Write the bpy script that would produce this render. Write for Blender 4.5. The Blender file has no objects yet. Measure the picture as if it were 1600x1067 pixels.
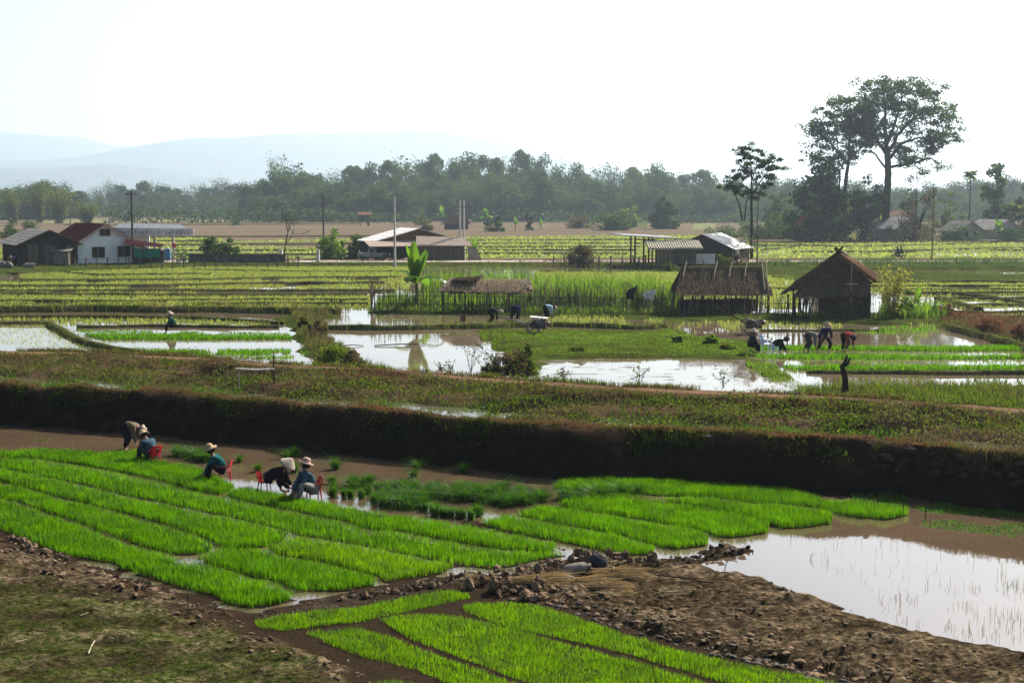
import bpy, bmesh, math, random
import numpy as np
from mathutils import Vector, Matrix

# ------------------------------------------------------------------ camera, sky, sun, exposure
SC = bpy.context.scene
COL = SC.collection
R = math.radians
F = 2222.0                       # focal length in pixels of the 1600 px wide photograph
CAMZ, PITCH = 8.6, R(5.54)
cam_d = bpy.data.cameras.new('camera')
cam_d.sensor_width = 36.0
cam_d.lens = 36.0 * F / 1600.0
cam_d.clip_start, cam_d.clip_end = 0.5, 40000.0
cam = bpy.data.objects.new('camera', cam_d)
COL.objects.link(cam)
cam.location = (0, 0, CAMZ)
cam.rotation_euler = (R(90) - PITCH, 0, 0)
SC.camera = cam

SUN_EL, SUN_AZ = R(40), R(42)    # azimuth measured clockwise (to the right) from the view direction +Y
world = bpy.data.worlds.new('World')
SC.world = world
world.use_nodes = True
wn = world.node_tree
bg = wn.nodes['Background']
sky = wn.nodes.new('ShaderNodeTexSky')
sky.sky_type = 'NISHITA'
sky.sun_disc = False
sky.sun_elevation = SUN_EL
sky.sun_rotation = SUN_AZ
sky.air_density = 1.0
sky.dust_density = 3.0
sky.ozone_density = 1.0
wn.links.new(sky.outputs[0], bg.inputs[0])
bg.inputs[1].default_value = 0.06

sun_d = bpy.data.lights.new('sun', 'SUN')
sun_d.energy = 5.0
sun_d.angle = R(0.5)
sun_d.color = (1.0, 0.93, 0.82)
sun = bpy.data.objects.new('sun', sun_d)
COL.objects.link(sun)
sdir = Vector((math.sin(SUN_AZ) * math.cos(SUN_EL), math.cos(SUN_AZ) * math.cos(SUN_EL), math.sin(SUN_EL)))
sun.rotation_euler = sdir.to_track_quat('Z', 'Y').to_euler()

vs = SC.view_settings
vs.view_transform = 'Standard'
vs.look = 'None'
vs.gamma = 1.0
vs.use_curve_mapping = False
vs.exposure = 1.58
cy = SC.cycles
cy.use_denoising = True
cy.max_bounces = 6
cy.diffuse_bounces = 2
cy.glossy_bounces = 3
cy.transmission_bounces = 3
cy.transparent_max_bounces = 8
cy.volume_bounces = 0
cy.caustics_reflective = False
cy.caustics_refractive = False

# ------------------------------------------------------------------ helpers
def ray(px, py):
    v, w = (px - 800.0) / F, (533.5 - py) / F
    return Vector((v, math.cos(PITCH) + w * math.sin(PITCH), -math.sin(PITCH) + w * math.cos(PITCH)))
def gp(px, py, z=0.6):
    """point of the level z that shows at this pixel of the photograph"""
    d = ray(px, py)
    t = (z - CAMZ) / d.z
    return Vector((d.x * t, d.y * t, z))
def gd(px, py, Y):
    """point at the depth Y that shows at this pixel"""
    d = ray(px, py)
    t = Y / d.y
    return Vector((d.x * t, Y, CAMZ + d.z * t))
def gpoly(pts, z=0.6):
    return np.array([gp(a, b, z)[:2] for a, b in pts])

_rt = np.random.default_rng(7).random((256, 256))
def vnoise(x, y, s=1.0, o=0):
    x = np.asarray(x) / s + o * 17.3; y = np.asarray(y) / s + o * 9.7
    xi = np.floor(x).astype(int); yi = np.floor(y).astype(int)
    fx = x - xi; fy = y - yi
    fx = fx * fx * (3 - 2 * fx); fy = fy * fy * (3 - 2 * fy)
    a = _rt[xi & 255, yi & 255]; b = _rt[(xi + 1) & 255, yi & 255]
    c = _rt[xi & 255, (yi + 1) & 255]; d = _rt[(xi + 1) & 255, (yi + 1) & 255]
    return (a * (1 - fx) + b * fx) * (1 - fy) + (c * (1 - fx) + d * fx) * fy
def fbm(x, y, s=1.0, o=0, n=4):
    t = 0; a = 0.5; k = 0
    for i in range(n):
        t = t + a * vnoise(x, y, s, o + i); k += a
        a *= 0.5; s *= 0.5
    return t / k
def inside(poly, x, y):
    x = np.asarray(x); y = np.asarray(y)
    c = np.zeros(x.shape, bool)
    n = len(poly); j = n - 1
    for i in range(n):
        xi, yi = poly[i]; xj, yj = poly[j]
        if yi != yj:
            c ^= ((yi > y) != (yj > y)) & (x < (xj - xi) * (y - yi) / (yj - yi) + xi)
        j = i
    return c
def scatter(poly, dens, rng, cap=400000):
    lo = poly.min(0); hi = poly.max(0)
    n = int(min(cap, (hi[0] - lo[0]) * (hi[1] - lo[1]) * dens))
    p = lo + rng.random((n, 2)) * (hi - lo)
    return p[inside(poly, p[:, 0], p[:, 1])]
def along(pts, step):
    """points every step along a polyline of 2-D points"""
    pts = np.asarray(pts, float)
    L = np.r_[0, np.cumsum(np.hypot(*np.diff(pts, axis=0).T))]
    s = np.arange(0, L[-1] + step * .5, step)
    return np.c_[np.interp(s, L, pts[:, 0]), np.interp(s, L, pts[:, 1])]

def tag(o, label=None, cat=None, group=None, kind=None):
    if label: o['label'] = label
    if cat: o['category'] = cat
    if group: o['group'] = group
    if kind: o['kind'] = kind
    return o
def link(name, me, parent=None, mat=None):
    o = bpy.data.objects.new(name, me)
    COL.objects.link(o)
    if mat is not None and me is not None and not len(me.materials):
        for m in (mat if isinstance(mat, (list, tuple)) else [mat]): me.materials.append(m)
    if parent is not None: o.parent = parent
    return o
def thing(name, loc, label, cat, group=None, rz=0.0, scale=1.0):
    o = bpy.data.objects.new(name, None)
    COL.objects.link(o)
    o.location = loc; o.rotation_euler = (0, 0, rz)
    o.scale = (scale,) * 3 if isinstance(scale, (int, float)) else scale
    return tag(o, label, cat, group)
def kids(o): return [c for c in bpy.data.objects if c.parent == o]
def dup(o, loc=None, rz=None, scale=None, label=None, parent=None):
    c = o.copy(); COL.objects.link(c)
    if parent is not None: c.parent = parent
    for ch in KIDS.get(o.name, ()):
        d = ch.copy(); COL.objects.link(d); d.parent = c
        for g in KIDS.get(ch.name, ()):
            e = g.copy(); COL.objects.link(e); e.parent = d
    if loc is not None: c.location = loc
    if rz is not None: c.rotation_euler = (0, 0, rz)
    if scale is not None: c.scale = (scale,) * 3 if isinstance(scale, (int, float)) else scale
    if label: c['label'] = label
    return c
KIDS = {}
def note(o):
    """remember a finished thing's children, for dup"""
    def go(a):
        KIDS[a.name] = kids(a)
        for b in KIDS[a.name]: go(b)
    go(o); return o

def np_mesh(name, verts, faces_flat, starts, mat=None, smooth=False):
    me = bpy.data.meshes.new(name)
    me.vertices.add(len(verts)); me.vertices.foreach_set('co', np.asarray(verts, np.float32).ravel())
    me.loops.add(len(faces_flat)); me.loops.foreach_set('vertex_index', np.asarray(faces_flat, np.int32))
    me.polygons.add(len(starts)); me.polygons.foreach_set('loop_start', np.asarray(starts, np.int32))
    if smooth: me.polygons.foreach_set('use_smooth', np.ones(len(starts), bool))
    me.update(calc_edges=True)
    if mat is not None: me.materials.append(mat)
    return me
def grid_mesh(name, X, Y, Z, mat, smooth=True):
    """X, Y, Z arrays of shape (ny, nx)"""
    ny, nx = X.shape
    v = np.c_[X.ravel(), Y.ravel(), Z.ravel()]
    i = (np.arange(ny - 1)[:, None] * nx + np.arange(nx - 1)[None, :]).ravel()
    f = np.c_[i, i + 1, i + nx + 1, i + nx].ravel()
    return np_mesh(name, v, f, np.arange(len(i)) * 4, mat, smooth)

def blades(name, P, H, W, mat, rng, lean=0.25, parent=None, curve=0.5, leandir=None):
    """N grass blades (5 points, a quad and a tip each) standing at P (N,3) as one mesh"""
    n = len(P)
    if n == 0: return None
    H = np.broadcast_to(np.asarray(H, float), n); W = np.broadcast_to(np.asarray(W, float), n)
    a = rng.random(n) * 2 * np.pi
    la = rng.random(n) * 2 * np.pi if leandir is None else leandir + rng.normal(0, 0.7, n)
    l = np.abs(rng.normal(0, lean, n)) * H
    side = np.c_[np.cos(a), np.sin(a), np.zeros(n)] * (W * .5)[:, None]
    ld = np.c_[np.cos(la), np.sin(la), np.zeros(n)]
    up = np.array([0, 0, 1.0])
    mid = P + ld * (l * .3)[:, None] + up * (H * .55)[:, None]
    tip = P + ld * (l * (1 + curve))[:, None] + up * (np.maximum(H - l * .35, H * .55))[:, None]
    V = np.stack([P - side, P + side, mid + side * .9, mid - side * .9, tip], 1).reshape(-1, 3)
    b = (np.arange(n) * 5)[:, None]
    Fc = (b + np.array([[0, 1, 2, 3, 3, 2, 4]])).ravel()
    st = ((np.arange(n) * 7)[:, None] + np.array([[0, 4]])).ravel()
    return link(name, np_mesh(name, V, Fc, st, mat), parent)

def leaf_verts(C, size, rng, up_bias=0.3, aspect=0.5, N=None):
    """diamond leaves (4 points) at centres C, returns (verts, loops, starts)"""
    n = len(C)
    size = np.broadcast_to(np.asarray(size, float), n) * rng.uniform(.6, 1.35, n)
    nrm = rng.normal(0, 1, (n, 3)); nrm[:, 2] += up_bias * 2
    nrm /= np.linalg.norm(nrm, axis=1)[:, None]
    t = np.cross(nrm, rng.normal(0, 1, (n, 3))); t /= np.linalg.norm(t, axis=1)[:, None] + 1e-9
    b = np.cross(nrm, t)
    s = size[:, None]
    droop = nrm * s * -.15
    V = np.stack([C - t * s * .5 + droop, C + b * s * aspect * .5, C + t * s * .5 + droop, C - b * s * aspect * .5], 1).reshape(-1, 3)
    return V, np.arange(n * 4), np.arange(n) * 4
def leaves(name, C, size, mat, rng, parent=None, **k):
    V, L, S = leaf_verts(np.asarray(C), size, rng, **k)
    return link(name, np_mesh(name, V, L, S, mat), parent)

class MB:
    """collects boxes, tubes, sheets; build() links them as ONE mesh object"""
    def __init__(s): s.v = []; s.f = []; s.m = []; s.sm = []
    def add(s, vs, fs, mi=0, smooth=False):
        b = len(s.v); s.v += [tuple(p) for p in vs]
        for f in fs: s.f.append([b + i for i in f]); s.m.append(mi); s.sm.append(smooth)
        return s
    def box(s, c, d, rz=0.0, mi=0, M=None):
        x, y, z = d[0] / 2, d[1] / 2, d[2] / 2
        m = M or Matrix.Rotation(rz, 3, 'Z')
        vs = [Vector(c) + m @ Vector((a * x, b * y, e * z)) for a in (-1, 1) for b in (-1, 1) for e in (-1, 1)]
        return s.add(vs, [(0, 1, 3, 2), (4, 6, 7, 5), (0, 4, 5, 1), (2, 3, 7, 6), (0, 2, 6, 4), (1, 5, 7, 3)], mi)
    def tube(s, pts, rad, n=8, mi=0, cap=True, smooth=True):
        pts = [Vector(p) for p in pts]
        rad = rad if isinstance(rad, (list, tuple)) else [rad] * len(pts)
        rings = []; prev = None
        for i, p in enumerate(pts):
            d = (pts[min(i + 1, len(pts) - 1)] - pts[max(i - 1, 0)]).normalized()
            u = d.orthogonal() if prev is None else prev - d * prev.dot(d)
            if u.length < 1e-5: u = d.orthogonal()
            u.normalize(); prev = u; w = d.cross(u)
            rings.append([p + (u * math.cos(2 * math.pi * k / n) + w * math.sin(2 * math.pi * k / n)) * rad[i] for k in range(n)])
        vs = [q for r in rings for q in r]
        fs = [(i * n + k, i * n + (k + 1) % n, (i + 1) * n + (k + 1) % n, (i + 1) * n + k) for i in range(len(pts) - 1) for k in range(n)]
        s.add(vs, fs, mi, smooth)
        if cap:
            s.add(rings[0][::-1], [list(range(n))], mi); s.add(rings[-1], [list(range(n))], mi)
        return s
    def lathe(s, prof, n=16, c=(0, 0, 0), M=None, mi=0, smooth=True, jit=None):
        m = M or Matrix.Identity(3)
        vs = [Vector(c) + m @ Vector((r * math.cos(2 * math.pi * k / n), r * math.sin(2 * math.pi * k / n), z)) for r, z in prof for k in range(n)]
        fs = [(i * n + k, i * n + (k + 1) % n, (i + 1) * n + (k + 1) % n, (i + 1) * n + k) for i in range(len(prof) - 1) for k in range(n)]
        return s.add(vs, fs, mi, smooth)
    def slab(s, quad, t, mi=0):
        """a plate of thickness t under four corner points"""
        q = [Vector(p) for p in quad]
        nrm = (q[1] - q[0]).cross(q[3] - q[0]).normalized()
        lo = [p - nrm * t for p in q]
        return s.add(q + lo, [(0, 1, 2, 3), (7, 6, 5, 4), (0, 4, 5, 1), (1, 5, 6, 2), (2, 6, 7, 3), (3, 7, 4, 0)], mi)
    def prism(s, pts, h, mi=0):
        n = len(pts)
        vs = [Vector(p) for p in pts] + [Vector(p) + Vector(h) for p in pts]
        return s.add(vs, [list(range(n))[::-1], [n + i for i in range(n)]] + [(i, (i + 1) % n, n + (i + 1) % n, n + i) for i in range(n)], mi)
    def mesh(s, name, mat):
        me = bpy.data.meshes.new(name)
        me.from_pydata(s.v, [], s.f)
        me.polygons.foreach_set('material_index', s.m); me.polygons.foreach_set('use_smooth', s.sm)
        for m in (mat if isinstance(mat, (list, tuple)) else [mat]): me.materials.append(m)
        me.update(); return me
    def build(s, name, mat, parent=None): return link(name, s.mesh(name, mat), parent)

# ------------------------------------------------------------------ materials
def sc(c, k): return tuple(min(1, x * k) for x in c)
def _nodes(name):
    m = bpy.data.materials.new(name); m.use_nodes = True
    nt = m.node_tree; nt.nodes.clear()
    return m, nt, nt.nodes.new('ShaderNodeOutputMaterial')
def _noise(nt, scale, detail=4.0, vec=None, stretch=None, rough=.6):
    n = nt.nodes.new('ShaderNodeTexNoise'); n.inputs['Scale'].default_value = scale
    n.inputs['Detail'].default_value = detail; n.inputs['Roughness'].default_value = rough
    g = nt.nodes.new('ShaderNodeNewGeometry'); src = g.outputs['Position']
    if stretch:
        mp = nt.nodes.new('ShaderNodeMapping'); mp.inputs['Scale'].default_value = stretch
        nt.links.new(src, mp.inputs[0]); src = mp.outputs[0]
    nt.links.new(src, n.inputs['Vector'])
    return n.outputs['Fac']
def _ramp(nt, fac, stops):
    r = nt.nodes.new('ShaderNodeValToRGB')
    while len(r.color_ramp.elements) < len(stops): r.color_ramp.elements.new(.5)
    for e, (p, c) in zip(r.color_ramp.elements, stops):
        e.position = p; e.color = (*c, 1) if len(c) == 3 else c
    nt.links.new(fac, r.inputs[0]); return r.outputs[0]
def _mix(nt, fac, a, b):
    m = nt.nodes.new('ShaderNodeMix'); m.data_type = 'RGBA'
    if isinstance(fac, float): m.inputs[0].default_value = fac
    else: nt.links.new(fac, m.inputs[0])
    for i, c in ((6, a), (7, b)):
        if isinstance(c, tuple): m.inputs[i].default_value = (*c, 1)
        else: nt.links.new(c, m.inputs[i])
    return m.outputs[2]
def mat(name, col, rough=.9, var=.25, scale=3.0, spec=0.0, bump=0.0, bscale=None, stretch=None, metal=0.0, col2=None, detail=4.0):
    m, nt, out = _nodes(name)
    if max(col) < .4: col = sc(col, .75); col2 = sc(col2, .75) if col2 else None
    p = nt.nodes.new('ShaderNodeBsdfPrincipled')
    p.inputs['Roughness'].default_value = rough; p.inputs['Specular IOR Level'].default_value = spec
    p.inputs['Metallic'].default_value = metal
    f = _noise(nt, scale, detail, stretch=stretch)
    nt.links.new(_ramp(nt, f, [(.3, sc(col, 1 - var)), (.7, col2 or sc(col, 1 + var))]), p.inputs['Base Color'])
    if bump:
        b = nt.nodes.new('ShaderNodeBump'); b.inputs['Strength'].default_value = 1.0; b.inputs['Distance'].default_value = bump
        nt.links.new(_noise(nt, bscale or scale * 3, 5.0, stretch=stretch), b.inputs['Height']); nt.links.new(b.outputs[0], p.inputs['Normal'])
    nt.links.new(p.outputs[0], out.inputs[0]); return m
def leafmat(name, col, trans=None, var=.35, tw=.45, gloss=.06, patch=None, pscale=.5, rough=.45):
    """thin leaves: diffuse front, light passing through, a little sheen; each leaf a little different"""
    m, nt, out = _nodes(name); gloss *= .25
    trans = trans or (min(1, col[0] * 2.2), min(1, col[1] * 2.2), col[2] * 1.2)
    g = nt.nodes.new('ShaderNodeNewGeometry')
    def var_of(c):
        o = _ramp(nt, g.outputs['Random Per Island'], [(0, sc(c, 1 - var)), (.5, c), (1, (min(1, c[0] * (1 + var * 1.5)), min(1, c[1] * (1 + var)), c[2]))])
        return o
    ca, cb = var_of(col), var_of(trans)
    if patch:
        f = _ramp(nt, _noise(nt, pscale, 3.0), [(.45, (0, 0, 0)), (.62, (1, 1, 1))])
        ca = _mix(nt, f, ca, patch); cb = _mix(nt, f, cb, sc(patch, 1.6))
    d = nt.nodes.new('ShaderNodeBsdfDiffuse'); nt.links.new(ca, d.inputs[0])
    t = nt.nodes.new('ShaderNodeBsdfTranslucent'); nt.links.new(cb, t.inputs[0])
    gl = nt.nodes.new('ShaderNodeBsdfGlossy'); gl.inputs['Roughness'].default_value = rough
    gl.inputs[0].default_value = (.8, .85, .8, 1)
    a = nt.nodes.new('ShaderNodeMixShader'); a.inputs[0].default_value = tw
    nt.links.new(d.outputs[0], a.inputs[1]); nt.links.new(t.outputs[0], a.inputs[2])
    b = nt.nodes.new('ShaderNodeMixShader'); b.inputs[0].default_value = gloss
    nt.links.new(a.outputs[0], b.inputs[1]); nt.links.new(gl.outputs[0], b.inputs[2])
    nt.links.new(b.outputs[0], out.inputs[0]); return m
def watermat(name, mud, rough=.03, bump=.004, bscale=2.5, ior=1.33, stretch=(1, .5, 1), detail=3.0):
    m, nt, out = _nodes(name)
    p = nt.nodes.new('ShaderNodeBsdfPrincipled')
    p.inputs['IOR'].default_value = ior; p.inputs['Roughness'].default_value = rough
    nt.links.new(_ramp(nt, _noise(nt, .25, 3.0), [(.3, sc(mud, .85)), (.7, sc(mud, 1.15))]), p.inputs['Base Color'])
    b = nt.nodes.new('ShaderNodeBump'); b.inputs['Strength'].default_value = 1.0; b.inputs['Distance'].default_value = bump
    nt.links.new(_noise(nt, bscale, detail, stretch=stretch), b.inputs['Height']); nt.links.new(b.outputs[0], p.inputs['Normal'])
    nt.links.new(p.outputs[0], out.inputs[0]); return m

RICE = leafmat('seedling_leaf', (.03, .085, .002), (.092, .255, .001), var=.6, tw=.5, gloss=.03)
RICE_Y = leafmat('young_seedling_leaf', (.04, .1, .003), (.115, .26, .002), var=.6, tw=.55, gloss=.05)
RICE_D = leafmat('pulled_seedling_leaf', (.025, .075, .004), (.055, .17, .004), var=.4, tw=.45, gloss=.05)
PADDY = leafmat('paddy_rice_leaf', (.095, .12, .03), (.23, .285, .052), var=.3, tw=.55, gloss=.05)
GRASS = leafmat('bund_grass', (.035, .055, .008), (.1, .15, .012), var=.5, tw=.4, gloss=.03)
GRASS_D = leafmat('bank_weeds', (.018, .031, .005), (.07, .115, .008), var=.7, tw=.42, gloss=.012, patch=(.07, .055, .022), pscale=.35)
DRYGRASS = leafmat('dry_grass', (.07, .045, .022), (.14, .08, .035), var=.4, tw=.35, gloss=.02)
REDGRASS = leafmat('rusty_grass', (.075, .04, .022), (.14, .07, .035), var=.4, tw=.35, gloss=.02)
TREE_A = leafmat('tree_leaf_dark', (.016, .033, .013), (.032, .07, .018), var=.6, tw=.35, gloss=.02)
TREE_B = leafmat('tree_leaf_mid', (.023, .044, .016), (.05, .1, .022), var=.6, tw=.4, gloss=.02)
TREE_C = leafmat('bamboo_leaf', (.045, .065, .014), (.11, .15, .02), var=.45, tw=.4, gloss=.05)
BRIGHT = leafmat('garden_leaf', (.045, .085, .01), (.12, .23, .014), var=.45, tw=.5, gloss=.07)
BANANA = leafmat('banana_leaf', (.04, .085, .01), (.11, .23, .012), var=.25, tw=.5, gloss=.1, rough=.3)
SCRUB = leafmat('dry_scrub_leaf', (.06, .05, .028), (.11, .09, .04), var=.4, tw=.35, gloss=.02)
BARK = mat('bark', (.035, .028, .022), var=.4, scale=6)
WOOD_G = mat('weathered_wood', (.13, .105, .085), var=.35, scale=5, stretch=(4, 4, .6))
WOOD_D = mat('dark_plank', (.05, .04, .033), var=.4, scale=4, stretch=(4, 4, .5))
BAMBOO = mat('old_bamboo', (.085, .068, .045), var=.5, scale=3)
BAMBOO_L = mat('pale_bamboo', (.32, .28, .2), var=.3, scale=4)
THATCH = leafmat('thatch_straw', (.06, .049, .037), (.05, .035, .02), var=.5, tw=.1, gloss=.02)
THATCH_B = leafmat('brown_and_lit_thatch', (.12, .07, .045), (.1, .05, .02), var=.4, tw=.12, gloss=.02)  # brown straw of the far huts; also paints the gabled hut's sunlit slope
STRAW = leafmat('rice_straw', (.17, .12, .06), (.14, .09, .04), var=.6, tw=.2, gloss=.03)
PLASTER = mat('white_plaster', (.62, .63, .62), var=.08, scale=1.2)
CONCRETE = mat('pole_concrete', (.45, .43, .4), var=.2, scale=3)
ROOF_RED = mat('maroon_roof_tile', (.034, .011, .014), rough=.85, var=.25, scale=2)
ROOF_GREY = mat('grey_roof_sheet', (.16, .15, .135), rough=.75, var=.35, scale=.8, spec=.05)
ROOF_PALE = mat('pale_roof_sheet', (.36, .33, .27), rough=.6, var=.15, scale=1.2)
ROOF_DARK = mat('slate_roof_sheet', (.11, .115, .12), rough=.45, var=.2, scale=1, spec=.4)
ROOF_RUST = mat('rusty_roof_sheet', (.22, .14, .1), rough=.7, var=.35, scale=1)
DARK = mat('dark_opening', (.012, .012, .013), var=.2)
STEEL = mat('worn_steel', (.12, .11, .1), rough=.55, var=.35, scale=6, spec=.4)
RUBBER = mat('black_rubber', (.02, .02, .02), rough=.8)
REDPLASTIC = mat('red_plastic', (.42, .006, .008), rough=.35, var=.1, scale=8, spec=.4)
BLUEPLASTIC = mat('blue_white_plastic', (.45, .55, .75), rough=.4, var=.1, spec=.4)
CLOD = mat('dry_clod', (.10, .066, .042), var=.5, scale=6, bump=.035, bscale=16, col2=(.26, .18, .12))
CLOD_D = mat('wet_clod', (.03, .021, .014), rough=.8, var=.4, scale=6, bump=.03, bscale=14, spec=.2)
SACK = mat('woven_sack', (.2, .18, .155), rough=.7, var=.2, scale=5, bump=.02, bscale=9)
WATER_N = watermat('muddy_water', (.075, .05, .031), bump=.0022, bscale=1.8, ior=1.9)
WATER_M = watermat('paddy_water', (.1, .075, .048), bump=.004, bscale=1.2)
WATER_D = watermat('ditch_water', (.06, .055, .035), bump=.006, bscale=3)
rng = np.random.default_rng(11)
# ------------------------------------------------------------------ haze and far hills
def build_haze():
    me = MB().box((0, 8650, 399), (26000, 18300, 802)).mesh('haze', [])
    m, nt, out = _nodes('haze_air')
    v = nt.nodes.new('ShaderNodeVolumePrincipled')
    v.inputs['Color'].default_value = (.68, .84, 1.0, 1)
    v.inputs['Density'].default_value = HAZE_D
    v.inputs['Anisotropy'].default_value = .45
    nt.links.new(v.outputs[0], out.inputs['Volume'])
    me.materials.append(m)
    tag(link('haze', me), kind='stuff')
HAZE_D = .00014
build_haze()

HILL = mat('hill_forest', (.03, .05, .03), var=.4, scale=.01)
def ridge(prof, Y, seed, depth=1500):
    xs = np.linspace(-400, 2000, 260)
    py = np.interp(xs, [p[0] for p in prof], [p[1] for p in prof])
    py = py + (fbm(xs, xs * 0, 90, seed) - .5) * 7 + (fbm(xs, xs * 0, 22, seed + 5) - .5) * 2.5
    P = [gd(a, b, Y) for a, b in zip(xs, py)]
    X = np.array([p.x for p in P]); Z = np.array([max(p.z, 0) for p in P])
    rows = [(-depth, 0.0), (-depth * .55, .28), (-depth * .25, .68), (0, 1.0), (depth * .5, .6), (depth, 0)]
    ny = len(rows)
    gx = np.tile(X, (ny, 1)); gy = np.array([np.full_like(X, Y + r[0]) for r in rows]); gz = np.array([Z * r[1] for r in rows])
    gz[1:-1] += (fbm(gx[1:-1], gy[1:-1], 300, seed, 3) - .5) * 60 * np.array([[.6], [1], [0], [1]])
    tag(link('hills', grid_mesh('hills', gx, gy, gz, HILL)), kind='structure')
ridge([(-400, 196), (0, 206), (60, 210), (120, 214), (180, 230), (300, 232), (420, 246), (2000, 330)], 11500, 1, 900)
ridge([(-400, 262), (0, 252), (100, 248), (185, 234), (230, 226), (300, 216), (380, 214), (480, 208), (540, 210), (640, 204), (720, 212), (800, 225), (900, 255), (1050, 300), (2000, 330)], 9000, 2, 900)
ridge([(-400, 280), (60, 264), (170, 256), (260, 266), (360, 285), (600, 300), (2000, 335)], 7400, 3, 700)

# ------------------------------------------------------------------ near field: mud, furrows, shallow water
CREST = [(-300, 578), (0, 598), (130, 605), (250, 612), (400, 624), (500, 632), (640, 645), (760, 655), (900, 667), (1060, 671), (1200, 680), (1370, 688), (1450, 695), (1600, 709), (1900, 740)]
PATH = [(-300, 536), (0, 553), (150, 556), (300, 562), (428, 573), (620, 584), (780, 597), (980, 610), (1180, 620), (1440, 634), (1600, 646), (1900, 672)]
_c = np.array([gp(a, b, 1.5)[:2] for a, b in CREST]); _p = np.array([gp(a, b, 1.2)[:2] for a, b in PATH])
def crestY(x): return np.interp(x, _c[:, 0], _c[:, 1]) + (vnoise(x, x * 0, 2.2, 3) - .5) * .7
def pathY(x): return np.interp(x, _p[:, 0], _p[:, 1]) + (vnoise(x, x * 0, 5, 4) - .5) * .5
def keyed(u, ks): return np.interp(u, [k[0] for k in ks], [k[1] for k in ks])
def bank_z(x, y):
    cy_, pY = crestY(x), pathY(x)
    n = (fbm(x, y, 1.6, 5) - .5)
    toe = cy_ - 1.15
    z1 = keyed((y - toe) / 1.15, [(-1, -.3), (0, -.18), (.25, .4), (.6, 1.05), (.88, 1.42), (1, 1.5)])
    v = (y - cy_) / np.maximum(pY - cy_, 1)
    z2 = keyed(v, [(0, 1.5), (.05, 1.44), (.12, 1.12), (.24, .92), (.42, .80), (.5, .85), (.56, 1.08), (.72, 1.06), (.78, 1.1), (.84, 1.26), (1, 1.2)])
    w = y - pY
    z3 = keyed(w, [(0, 1.2), (1.5, 1.2), (2.6, .8), (3.6, .3), (9, .2)])
    z = np.where(y < cy_, z1, np.where(w < 0, z2, z3))
    edge = np.clip((y - toe) / .5, 0, 1) * np.clip((3.2 - w) / .6, 0, 1)
    amp = np.where(np.abs(w - .75) < .9, .06, np.where(y < cy_ + .5, .3, .55))
    return z + n * amp * edge

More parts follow.
